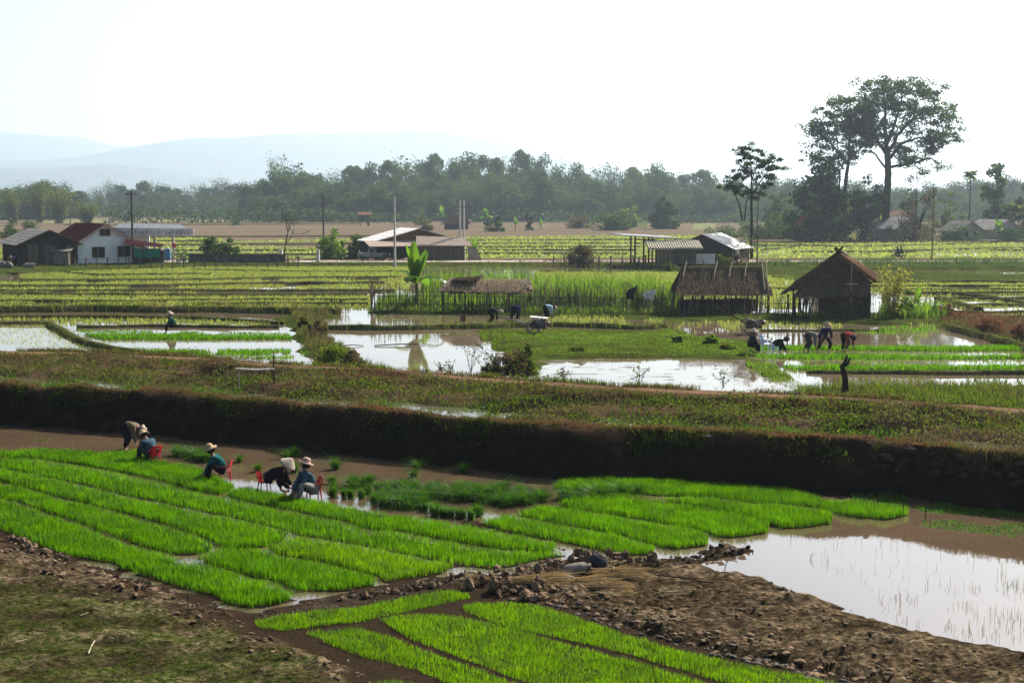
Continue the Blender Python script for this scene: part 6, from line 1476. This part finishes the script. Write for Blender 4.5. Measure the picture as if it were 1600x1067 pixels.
# ------------------------------------------------------------------ machines
def wheel(parent, c, r, w, name='wheel', cage=False, axis='y', spokes=8):
    m = MB(); M = Matrix.Rotation(R(90), 3, 'X')
    if cage:
        for s in (-1, 1): m.tube([V3(c) + V3((r * math.cos(a), s * w / 2, r * math.sin(a))) for a in np.linspace(0, 2 * math.pi, 17)], .02, 5)
        for a in np.linspace(0, 2 * math.pi, 13)[:-1]:
            e = V3((math.cos(a), 0, math.sin(a))); m.slab([V3(c) + e * r * .9 + V3((0, -w / 2, 0)), V3(c) + e * r * 1.1 + V3((0, -w / 2, 0)), V3(c) + e * r * 1.1 + V3((0, w / 2, 0)), V3(c) + e * r * .9 + V3((0, w / 2, 0))], .02)
            m.tube([c, V3(c) + e * r], .014, 4)
        return m.build(name, STEEL, parent)
    m.lathe([(r * .72, -w / 2), (r * .93, -w / 2), (r, -w * .25), (r, w * .25), (r * .93, w / 2), (r * .72, w / 2), (r * .72, -w / 2)], 20, c, M)
    o = m.build(name, RUBBER, parent); k = MB()
    k.lathe([(r * .62, -w * .3), (r * .73, -w * .35), (r * .73, w * .35), (r * .62, w * .3), (r * .62, -w * .3)], 18, c, M); k.lathe([(0, -w * .4), (r * .14, -w * .4), (r * .14, w * .4), (0, w * .4)], 10, c, M)
    for a in np.linspace(0, 2 * math.pi, spokes + 1)[:-1]: k.tube([c, V3(c) + V3((math.cos(a), 0, math.sin(a))) * r * .66], .012, 4)
    k.build('rim', STEEL, o); return o
def walking_tractor(px, py, z, heading, label, sc_=1.0, up=.55, seat=True):
    t = thing('walking_tractor', gp(px, py, z), label, 'walking tractor', 'walking tractors left in the paddies', rz=R(heading), scale=sc_)
    for s in (-1, 1): wheel(t, (0, s * .42, .42), .42, .3, cage=True)
    m = MB(); m.box((.35, 0, .62), (.75, .42, .42)); m.box((.3, 0, .36), (.9, .3, .14)); m.box((0, 0, .5), (.3, .5, .36)); m.build('engine', mat_get('engine_paint', (.1, .06, .05), rough=.5), t)
    MB().lathe([(0, -.05), (.26, -.05), (.26, .05), (0, .05)], 18, (.4, -.28, .58), Matrix.Rotation(R(90), 3, 'X')).build('flywheel', STEEL, t)
    MB().tube([(.5, .1, .85), (.5, .1, 1.1), (.62, .1, 1.15)], .035, 6).build('exhaust', STEEL, t)
    if seat: MB().box((.3, 0, .98), (1.05, .6, .06), M=Matrix.Rotation(R(4), 3, 'Y')).build('cover_sheet', mat_get('white_sheet', (.6, .6, .6)), t)
    m = MB()
    for s in (-1, 1): m.tube([(-.05, s * .12, .5), (-.7, s * .16, .5 + up * .4), (-1.9, s * .28, .5 + up), (-2.2, s * .3, .5 + up * 1.05)], [.035, .03, .028, .028], 6)
    m.tube([(-.9, -.18, .5 + up * .5), (-.9, .18, .5 + up * .5)], .022, 5); m.build('handlebar', WOOD_D if not seat else STEEL, t)
    MB().lathe([(0, 0), (.13, .02), (.15, .1), (.13, .18), (0, .2)], 12, (.78, 0, .62), Matrix.Rotation(R(90), 3, 'Y')).build('headlamp', STEEL, t)
walking_tractor(834, 521, .72, -8, 'walking tractor with a white cover parked on the grassy island', 1.0, .45)
walking_tractor(1170, 521, .6, 3, 'muddy walking tractor with a long raised handle behind the seated person', 1.05, 1.0, seat=False)
pk = thing('pickup_truck', gp(582, 407, .95), 'small pale pickup truck parked under the awning of the roadside house', 'pickup truck', rz=R(-25))
m = MB(); m.prism([(-1.9, -.75, .45), (1.7, -.75, .45), (1.8, -.75, .95), (1.2, -.75, 1.05), (-.3, -.75, 1.05), (-1.9, -.75, 1.05)], (0, 1.5, 0)); m.build('body', mat_get('truck_paint', (.22, .24, .25), rough=.4, spec=.5), pk)
m = MB(); m.prism([(-.35, -.7, 1.052), (1.05, -.7, 1.052), (.65, -.65, 1.7), (-.25, -.65, 1.7)], (0, 1.38, 0)); cb = m.build('cab', mat_get('truck_paint', (.22, .24, .25)), pk)
MB().slab([(1.07, -.58, 1.1), (1.07, .58, 1.1), (.7, .55, 1.64), (.7, -.55, 1.64)], .02).build('windscreen', mat_get('dark_glass', (.02, .025, .03), rough=.1, spec=.5), cb)
MB().box((.3, -.71, 1.38), (.7, .05, .42)).build('side_window', mat_get('dark_glass', (.02, .025, .03)), cb)
for x in (-1.2, 1.15):
    for s in (-1, 1): wheel(pk, (x, s * .68, .33), .33, .2)
for s in (-1, 1): MB().lathe([(0, 0), (.1, 0), (.08, .04), (0, .05)], 10, (1.78, s * .5, .78), Matrix.Rotation(R(90), 3, 'Y')).build('headlight', mat_get('lamp_glass', (.6, .6, .55), rough=.2), pk)
def motorbike(px, py, z, heading, label, k=1.0, y=None):
    p = gp(px, py, z); t = thing('motorbike', p, label, 'motorbike', rz=R(heading), scale=k)
    wheel(t, (-.6, 0, .29), .29, .09, spokes=12); wheel(t, (.62, 0, .29), .29, .09, spokes=12)
    m = MB(); m.tube([(-.6, 0, .3), (-.3, 0, .45), (.15, 0, .42), (.35, 0, .85)], [.05, .09, .08, .05], 7); m.box((-.05, 0, .4), (.35, .22, .26)); m.build('frame', mat_get('bike_paint', (.02, .02, .025), rough=.4, spec=.5), t)
    MB().box((-.3, 0, .76), (.75, .24, .1)).build('seat', RUBBER, t)
    MB().tube([(.62, 0, .29), (.45, 0, .75), (.38, 0, 1.0)], .03, 6).build('fork', STEEL, t); MB().tube([(.3, -.32, 1.02), (.38, 0, 1.0), (.3, .32, 1.02)], .02, 6).build('handlebar', STEEL, t)
    MB().lathe([(0, 0), (.09, .01), (.1, .06), (0, .1)], 10, (.44, 0, .9), Matrix.Rotation(R(90), 3, 'Y')).build('headlight', mat_get('lamp_glass', (.6, .6, .55)), t)
    return p, t
p, t = motorbike(1403, 405.5, 1.02, 180, 'motorbike with two riders on the road at the right', 1.15)
rid = dict(hands=[(.55, .26, 1.0), (.55, -.26, 1.0)], feet=[(.25, .2, .3), (.25, -.2, .3)])
person(0, 0, 0, 180, 'front rider of the motorbike on the road', .9, 12, shirt=nav, trousers=blk, hat='none', group='riders of the motorbike', loc=p + V3((.06, 0, 0)), size=1.08, **rid)
person(0, 0, 0, 180, 'rear rider of the motorbike on the road', .92, 6, [(.32, .2, 1.1), (.32, -.2, 1.1)], [(.3, .22, .35), (.3, -.22, .35)], blk, blk, 'none', group='riders of the motorbike', loc=p + V3((.5, 0, .02)), size=1.08)
motorbike(283, 412, .95, 70, 'dark motorbike parked by the board fence near the canopy', 1.2); motorbike(604, 408, .95, 30, 'dark motorbike parked beside the pickup truck', 1.0)
motorbike(775 * 1.288, 414, .9, 80, 'dark motorbike parked under the open shed', 1.0)

# ------------------------------------------------------------------ small things of the fields
def stick_thing(px, py, ty, label, r=.014, z=0.0, lean=0, mt=WOOD_D, name='stake', cat='stake'):
    p = gp(px, py, z); H = (py - ty) / S(p); t = thing(name, p, label, cat)
    MB().tube([(0, 0, -.1), (lean * .4 * H, 0, H * .5), (lean * H, 0, H)], [r, r * .9, r * .8], 6).build('shaft', mt, t); return t
stick_thing(294, 966, 905, 'thin upright stake in the mud at the lower left', .012, .1)
stick_thing(1445, 812, 772, 'leaning dark stake in the brown water at the right', .014, 0, .12); stick_thing(1411, 806, 776, 'short stake at the end of the far seedling strip', .012, 0)
stick_thing(648, 746, 722, 'small stake with floating tufts in the brown water', .012, 0, .05); stick_thing(1131, 890, 872, 'slanting stick in the white pond beside the mud spit', .012, 0, .45, mt=BAMBOO_L)
stick_thing(1473, 486, 462, 'thin stake among the rusty grass', .02, .7, .1); stick_thing(1455, 868 - 46, 822 - 14, 'short broken stem in the pond', .008, 0, -.1)
def lying(px0, py0, px1, py1, z, r, label, mt, name='stick', cat='stick'):
    a, b = gp(px0, py0, z), gp(px1, py1, z); t = thing(name, a, label, cat)
    MB().tube([(0, 0, r), (b - a) * .5 + V3((0, 0, r * 2.5)), (b - a) + V3((0, 0, r))], [r, r * .9, r * .7], 6).build('shaft', mt, t)
lying(1022, 899, 1114, 912, .14, .018, 'long dark pole lying across the mud by the pond', WOOD_D); lying(138, 1022, 148, 1002, .11, .017, 'pale stick lying on the turf at the lower left', BAMBOO_L)
lying(126, 962, 152, 956, .11, .012, 'thin pale straw stalk lying on the turf', BAMBOO_L); lying(16, 1008, 42, 999, .11, .01, 'thin pale twig at the left edge of the turf', BAMBOO_L); lying(176, 1066, 188, 1050, .12, .014, 'dark twig at the bottom edge of the turf', WOOD_D)
lying(1130, 850, 1152, 864, .1, .02, 'short branch on the mud spit', WOOD_D); lying(430, 697, 488, 704, .02, .02, 'pale branch lying at the foot of the dark bank', BAMBOO, 'branch', 'branch')
# bar gate on the bank
p = gp(373, 607, 1.0); t = thing('bar_gate', p, 'white bamboo bar between two posts on the weedy bank', 'gate'); s = S(p)
MB().tube([(0, 0, -.4), (0, 0, 31 / s)], .035, 6).build('post', BAMBOO_L, t); MB().tube([(56 / s, .2, -.4), (54 / s, .2, 25 / s), (55 / s, .2, 58 / s)], [.06, .04, .025], 6).build('post', BARK, t)
MB().tube([(-.12, .02, 31 / s), (28 / s, .1, 29 / s), (55 / s, .15, 30 / s)], .05, 6).build('bar', mat_get('bleached_bamboo', (.55, .5, .42)), t)
# dead stump
p = gp(1321, 606, .9); s = S(p); t = thing('tree_stump', p, 'dark broken tree stump standing on the bank', 'stump')
MB().tube([(0, 0, -.3), (-.02, 0, 15 / s), (-4 / s, 0, 28 / s), (-6 / s, 0, 33 / s), (-1 / s, 0, 40 / s), (1 / s, 0, 52 / s)], [.16, .12, .12, .13, .09, .05], 8).build('trunk', BARK, t)
MB().tube([(-3 / s, 0, 34 / s), (3 / s, 0, 38 / s), (7 / s, 0, 48 / s)], [.08, .06, .04], 6).build('branch', BARK, t); MB().tube([(-5 / s, 0, 32 / s), (-8 / s, 0, 34 / s)], [.07, .05], 6).build('knot', BARK, t)
L = rng.normal(0, 1, (60, 3)) * [.08, .08, .2] + [5 / s, 0, 30 / s]; leaves('leaves', L, .07, GRASS_D, rng, t)
# basket in the far water
p = gp(724, 503, .5); t = thing('basket', p, 'brown woven basket standing in the brown water', 'basket'); MB().lathe([(.2, 0), (.28, .35), (.3, .5), (.27, .5), (.18, .03), (0, .03)], 4, M=Matrix.Rotation(R(45), 3, 'Z'), smooth=False).build('weave', mat_get('basket_weave', (.16, .1, .06)), t)
p = gp(496, 1 * 511, .6)
# stick lying in the pond
lying(536, 541, 568, 541, .56, .03, 'thin pole floating in the pond', WOOD_D); lying(585, 541, 665, 539, .56, .035, 'long thin pole floating in the pond, right part', WOOD_D)
# litter at the foot of the bank
def litter(px, py, z, label, mt, k):
    p = gp(px, py, z); t = thing('litter', p, label, 'litter'); m = MB(); r_ = np.random.default_rng(int(px))
    m.lathe([(0, 0), (k, .01), (k * .9, k * .5), (k * .4, k * .8), (0, k * .75)], 9); m.v = [(a + r_.normal(0, k * .14), b + r_.normal(0, k * .14), abs(c + r_.normal(0, k * .1))) for a, b, c in m.v]; m.build('wad', mt, t)
litter(521, 690, .15, 'pale crumpled rag at the foot of the dark bank', mat_get('grey_rag', (.2, .17, .15)), .14); litter(724, 700, .2, 'grey crumpled sheet on the dark bank', mat_get('grey_rag', (.2, .17, .15)), .25); litter(1000, 718, .15, 'pale scrap on the dark bank right of the bottle', mat_get('grey_rag', (.2, .17, .15)), .14)
p = gp(790, 698, .3); t = thing('bottle', p, 'white plastic bottle on the dark bank', 'bottle'); MB().lathe([(0, 0), (.05, 0), (.05, .16), (.02, .22), (.02, .25), (0, .25)], 10).build('flask', mat_get('white_plastic', (.6, .6, .6)), t)
litter(572, 612, 1.0, 'white plastic bag in the flooded ditch', mat_get('white_plastic', (.6, .6, .6)), .1); litter(1108, 682, 1.35, 'white scrap of plastic on the bank crest', mat_get('white_plastic', (.6, .6, .6)), .1)

# bundles of pulled seedlings
def tuft_mesh(seed, n, h, spread):
    r_ = np.random.default_rng(seed); P = r_.normal(0, .035, (n, 3)); P[:, 2] = 0
    o = blades('seedling_bundle', P, h * r_.uniform(.6, 1.2, n), .014, RICE_D, r_, lean=spread, curve=1.2); me = o.data; bpy.data.objects.remove(o); return me
TM = [tuft_mesh(q, 150, .28, .75 if q < 4 else .35) for q in range(6)]
def bundle(px, py, label, group, q=None, k=1.0):
    o = link('seedling_bundle', TM[int(rng.integers(0, 4)) if q is None else q]); o.location = gp(px, py, 0); o.rotation_euler = (rng.normal(0, .12), rng.normal(0, .12), rng.uniform(0, 6)); o.scale = (k * rng.uniform(.85, 1.2),) * 3
    tag(o, label, 'seedling bundle', group)
G1 = 'pulled seedling bundles heaped in the shallow water'; lab1 = 'dark green bundle of pulled seedlings in the heaped band beside the brown water'
LB = (lab1, lab1, lab1, 'bundle of pulled seedlings lying along the far end of the right beds', 'bundle of pulled seedlings lying behind the person in teal at the water edge'); GB = (G1, G1, G1, 'seedling bundles along the right beds', 'seedling bundles behind the seated people'); qi = -1
for poly, n, q in (([(585, 765), (640, 763), (700, 764), (780, 770), (850, 776), (850, 786), (800, 792), (700, 781), (600, 774)], 74, None), ([(590, 778), (660, 782), (662, 794), (600, 792)], 22, None), ([(530, 757), (580, 756), (580, 764), (532, 766)], 8, None), ([(860, 780), (1000, 768), (1005, 774), (900, 786)], 16, None), ([(268, 708), (330, 712), (326, 722), (275, 716)], 18, None)):
    P = gpoly(poly, 0); p = scatter(P, 60, rng); qi += 1
    for a, b in p[rng.permutation(len(p))[:n]]:
        o = link('seedling_bundle', TM[int(rng.integers(0, 4))]); o.location = (a, b, .0); o.rotation_euler = (rng.normal(0, .15), rng.normal(0, .15), rng.uniform(0, 6)); o.scale = (rng.uniform(1.0, 1.45),) * 3; tag(o, LB[qi], 'seedling bundle', GB[qi])
G2 = 'upright seedling bundles standing in the glinting water'; lab2 = 'upright bundle of seedlings standing in the white glinting shallows'
for a, b in ((520, 776), (538, 776), (548, 778), (565, 778), (575, 772), (586, 786), (596, 789), (680, 806), (690, 807), (698, 806), (706, 808), (716, 809), (724, 810), (748, 806), (676, 800), (735, 812), (522, 768), (664, 798), (640, 796)): bundle(a, b, lab2, G2, 4 + int(rng.integers(0, 2)), 1.15)
for a, b, lab in ((462, 712, 'loose green tuft floating nearest to the dark bank'), (447, 716, 'loose green tuft floating behind the pointed hat'), (524, 733, 'loose green tuft floating right of the tilted hat'), (652, 733, 'loose green tuft floating behind the small stake'), (646, 746, 'loose green tuft floating in front of the small stake'), (726, 738, 'loose green tuft floating alone in the brown water'), (789, 767, 'loose green tuft at the edge of the heaped band'),
                  (374, 722, 'loose green tuft behind the second red chair'), (405, 737, 'loose green tuft left of the person in black'), (460, 738, 'loose green tuft under the pointed hat'), (520, 755, 'small tuft right of the rightmost red chair')): bundle(a, b, lab, 'loose tufts floating in the brown water', None, 1.25)

# clods
def clod_mesh(seed, mt, flat=.7):
    bm = bmesh.new(); bmesh.ops.create_icosphere(bm, subdivisions=2, radius=.5); r_ = np.random.default_rng(seed)
    k = r_.normal(0, 1, (5, 3))
    for v in bm.verts:
        c = v.co.normalized(); f = 1 + .18 * sum(math.sin(3 * c.dot(V3(q))) for q in k) / 2
        v.co = v.co * f; v.co.x *= 1.2; v.co.z *= flat
        for q in r_.normal(0, 1, (8, 3)):                # broken faces
            n = V3(q).normalized(); e = v.co.dot(n) - .29
            if e > 0: v.co -= n * e * .85
    me = bpy.data.meshes.new('clod'); bm.to_mesh(me); bm.free(); me.materials.append(mt); return me
CM = [clod_mesh(q, CLOD) for q in range(5)]; CW = [clod_mesh(q + 9, CLOD_D, .6) for q in range(4)]
def clods(poly, n, s0, s1, ms, label, group, zz=.0, pw=2.2):
    P = gpoly(poly, .1); p = scatter(P, max(30, n * 6 / max(1, .5 * abs(np.dot(P[:, 0], np.roll(P[:, 1], 1)) - np.dot(P[:, 1], np.roll(P[:, 0], 1))))), rng)
    for a, b in p[rng.permutation(len(p))[:n]]:
        s = s0 + (s1 - s0) * rng.random() ** pw
        o = link('clod', ms[int(rng.integers(0, len(ms)))]); o.location = (a, b, float(near_z(a, b)) + s * .1 + zz * rng.random()); o.rotation_euler = rng.uniform(0, 6, 3) * [.15, .15, 1]; o.scale = (s, s * rng.uniform(.7, 1.1), s * rng.uniform(.7, 1.1)); tag(o, label, 'clod', group)
clods([(725, 905), (775, 884), (850, 872), (910, 862), (1010, 872), (1050, 884), (1010, 893), (930, 890), (850, 912), (780, 925), (735, 918)], 95, .1, .42, CM, 'dry brown clod in the heap between the seedling beds', 'dry clods heaped between the beds', .14)
clods([(770, 912), (830, 908), (862, 928), (830, 940), (775, 930)], 34, .1, .4, CM, 'dry brown clod at the foot of the heap next to the bottom beds', 'dry clods at the foot of the heap', .1)
clods([(475, 936), (560, 924), (700, 903), (720, 892), (735, 905), (640, 920), (540, 936)], 50, .07, .24, CM, 'brown clod on the low bund above the narrow strip', 'clods on the low bund', .04)
clods([(760, 824), (800, 828), (900, 852), (960, 868), (940, 870), (890, 855), (800, 836)], 26, .08, .28, CM, 'brown clod in the gap between the left and right beds', 'clods in the gap between the beds', .04)
clods([(-20, 826), (60, 846), (110, 872), (190, 898), (350, 950), (340, 962), (240, 925), (90, 880), (-20, 840)], 85, .07, .3, CM, 'brown clod on the bund along the left beds', 'clods on the bund of the left beds', .05)
clods([(1040, 874), (1110, 854), (1178, 852), (1178, 858), (1120, 868), (1050, 886)], 60, .06, .2, CW, 'wet dark clod on the mud spit', 'wet clods on the mud spit', .06)
clods([(1130, 886), (1200, 905), (1300, 936), (1380, 960), (1300, 945), (1180, 905)], 36, .05, .2, CW, 'wet dark clod at the pond edge', 'wet clods at the pond edge', .0)
def clod_stuff(poly, n, s0, s1, mt, name='small_clods', fl=.55):
    P = gpoly(poly, .1); p = scatter(P, 2000, rng, n * 6); p = p[rng.permutation(len(p))[:n]]
    ms = [clod_mesh(50 + q, mt) for q in range(3)]; VV, FF, b = [], [], 0
    for a, c in p:
        me = ms[int(rng.integers(0, 3))]; s = s0 + (s1 - s0) * rng.random() ** 2; co = np.empty(len(me.vertices) * 3); me.vertices.foreach_get('co', co)
        an = rng.uniform(0, 6); co = co.reshape(-1, 3) * s; co = np.c_[co[:, 0] * math.cos(an) - co[:, 1] * math.sin(an), co[:, 0] * math.sin(an) + co[:, 1] * math.cos(an), co[:, 2] * fl]
        VV.append(co + [a, c, near_z(a, c) + s * .02]); fa = np.array([list(q.vertices) for q in me.polygons]); FF.append(fa + b); b += len(co)
    f = np.concatenate(FF); tag(link(name, np_mesh(name, np.concatenate(VV), f.ravel(), np.arange(len(f)) * 3, mt)), kind='stuff')
clod_stuff([(770, 930), (850, 938), (1010, 985), (1250, 1048), (1500, 1110), (1600, 1110), (1400, 1050), (1150, 985), (900, 920)], 420, .04, .22, CLOD)
clod_stuff([(850, 940), (1010, 990), (1250, 1052), (1450, 1110), (1480, 1100), (1250, 1038), (1050, 985), (880, 936)], 320, .05, .22, CLOD_D)
clod_stuff([(1000, 905), (1200, 925), (1400, 985), (1600, 1030), (1600, 1090), (1300, 1040), (1050, 950)], 260, .03, .13, CLOD)
clod_stuff([(1000, 905), (1200, 925), (1400, 985), (1600, 1030), (1600, 1090), (1300, 1040), (1050, 950)], 120, .03, .1, CLOD_D)
clod_stuff([(0, 835), (100, 870), (350, 955), (480, 1010), (620, 1070), (520, 1080), (300, 985), (0, 880)], 600, .03, .17, CLOD)
clod_stuff([(390, 950), (470, 936), (720, 895), (730, 912), (560, 942), (400, 965)], 260, .03, .12, CLOD_D)
# straw, sack and cloth on the heap
def straw(px, py, L, w, heading, label, n=170):
    p = gp(px, py, .12); p.z = float(near_z(p.x, p.y)) + .02; t = thing('straw_bundle', p, label, 'straw bundle', 'straw bundles on the clod heap', rz=R(heading))
    u = rng.normal(0, 1, (n, 2)); u /= np.maximum(1, np.linalg.norm(u, axis=1))[:, None]
    a = np.c_[np.full(n, -L / 2) + rng.normal(0, .12, n), u[:, 0] * w * .5, np.abs(u[:, 1]) * w * .4 + .02]; b = a * [-1, 1.7, 1.0] + rng.normal(0, .06, (n, 3)) * [2.5, 1, 1]
    b[:, 2] = np.maximum(b[:, 2], .01); sd = np.array([0, .006, .003]); V = np.stack([a - sd, a + sd, b + sd, b - sd], 1).reshape(-1, 3)
    link('stalks', np_mesh('stalks', V, np.arange(4 * n), np.arange(n) * 4, STRAW), t); MB().tube([(-L * .12, w * .5 * math.cos(q), .05 + w * .45 * abs(math.sin(q))) for q in np.linspace(0, math.pi, 9)], .012, 5).build('tie', BAMBOO_L, t)
straw(966, 902, .85, .34, -6, 'biggest bundle of yellow straw on the heap'); straw(848, 913, .95, .28, 4, 'bundle of straw at the left of the white cloth'); straw(910, 912, .8, .22, 2, 'flat bundle of straw right of the white cloth'); straw(945, 917, .7, .2, 0, 'small bundle of straw in front of the biggest one')
p = gp(901, 897, .1); t = thing('sack', p, 'grey white sack lying on the clods behind the straw', 'sack', rz=.2); m = MB().lathe([(0, -.34), (.1, -.33), (.15, -.2), (.14, .05), (.12, .2), (.05, .28), (.07, .34), (0, .33)], 12, (0, 0, .13), Matrix.Rotation(R(80), 3, 'Y')); m.build('bag', SACK, t)
p = gp(930, 890, .12); t = thing('sack', p, 'dark open sack between the grey sack and the clods', 'sack'); m = MB().lathe([(.02, .0), (.16, .02), (.22, .14), (.2, .3), (.16, .3), (.14, .1), (0, .06)], 12, (0, 0, .05), Matrix.Rotation(R(25), 3, 'Y')); m.build('bag', mat_get('dark_sack', (.05, .05, .055)), t)
p = gp(886, 910, .12); t = thing('cloth', p, 'small crumpled white cloth on the straw', 'cloth'); m = MB()
for k in range(9):
    a, b = k * .7, (k + 1) * .7; f = lambda q, r: (r * math.cos(q), r * .7 * math.sin(q), .16 - .5 * r + .06 * math.sin(q * 3.1))
    m.add([(0, 0, .2), f(a, .14), f(b, .16), f(a, .24), f(b, .22)], [(0, 1, 2), (1, 3, 4, 2)])
m.build('folds', mat_get('white_cloth', (.65, .6, .52)), t)
# rough stone wall at the right end of the bank
x0, x1 = gp(1352, 690, 1.4).x, gp(1640, 715, 1.4).x
t = thing('stone_wall', (x0, float(crestY(np.array(x0))), 0), 'rough stone wall facing the right end of the bank', 'wall')
SM = [clod_mesh(70 + q, mat_get('wall_stone', (.05, .035, .027), bump=.03, bscale=9, var=.5), .6) for q in range(6)]
n_ = 0; z_ = .8
while z_ < 1.5:
    x = x0 + rng.uniform(0, .3)
    while x < x1 and n_ < 296:
        w = rng.uniform(.2, .42); cyy = float(crestY(np.array(x))); toe = cyy - 1.15
        u = float(np.interp(z_, [-.18, .4, 1.05, 1.42, 1.62], [0, .25, .6, .88, 1.1]))
        o = link('stone', SM[int(rng.integers(0, 6))], t); o.location = (x - t.location.x, toe + u * 1.15 - .0 - t.location.y + rng.normal(0, .04), z_ + rng.normal(0, .05)); o.scale = (w * 1.1, w * .8, w * rng.uniform(.7, .95)); o.rotation_euler = rng.normal(0, .35, 3); n_ += 1
        x += w * 1.12
    z_ += .25
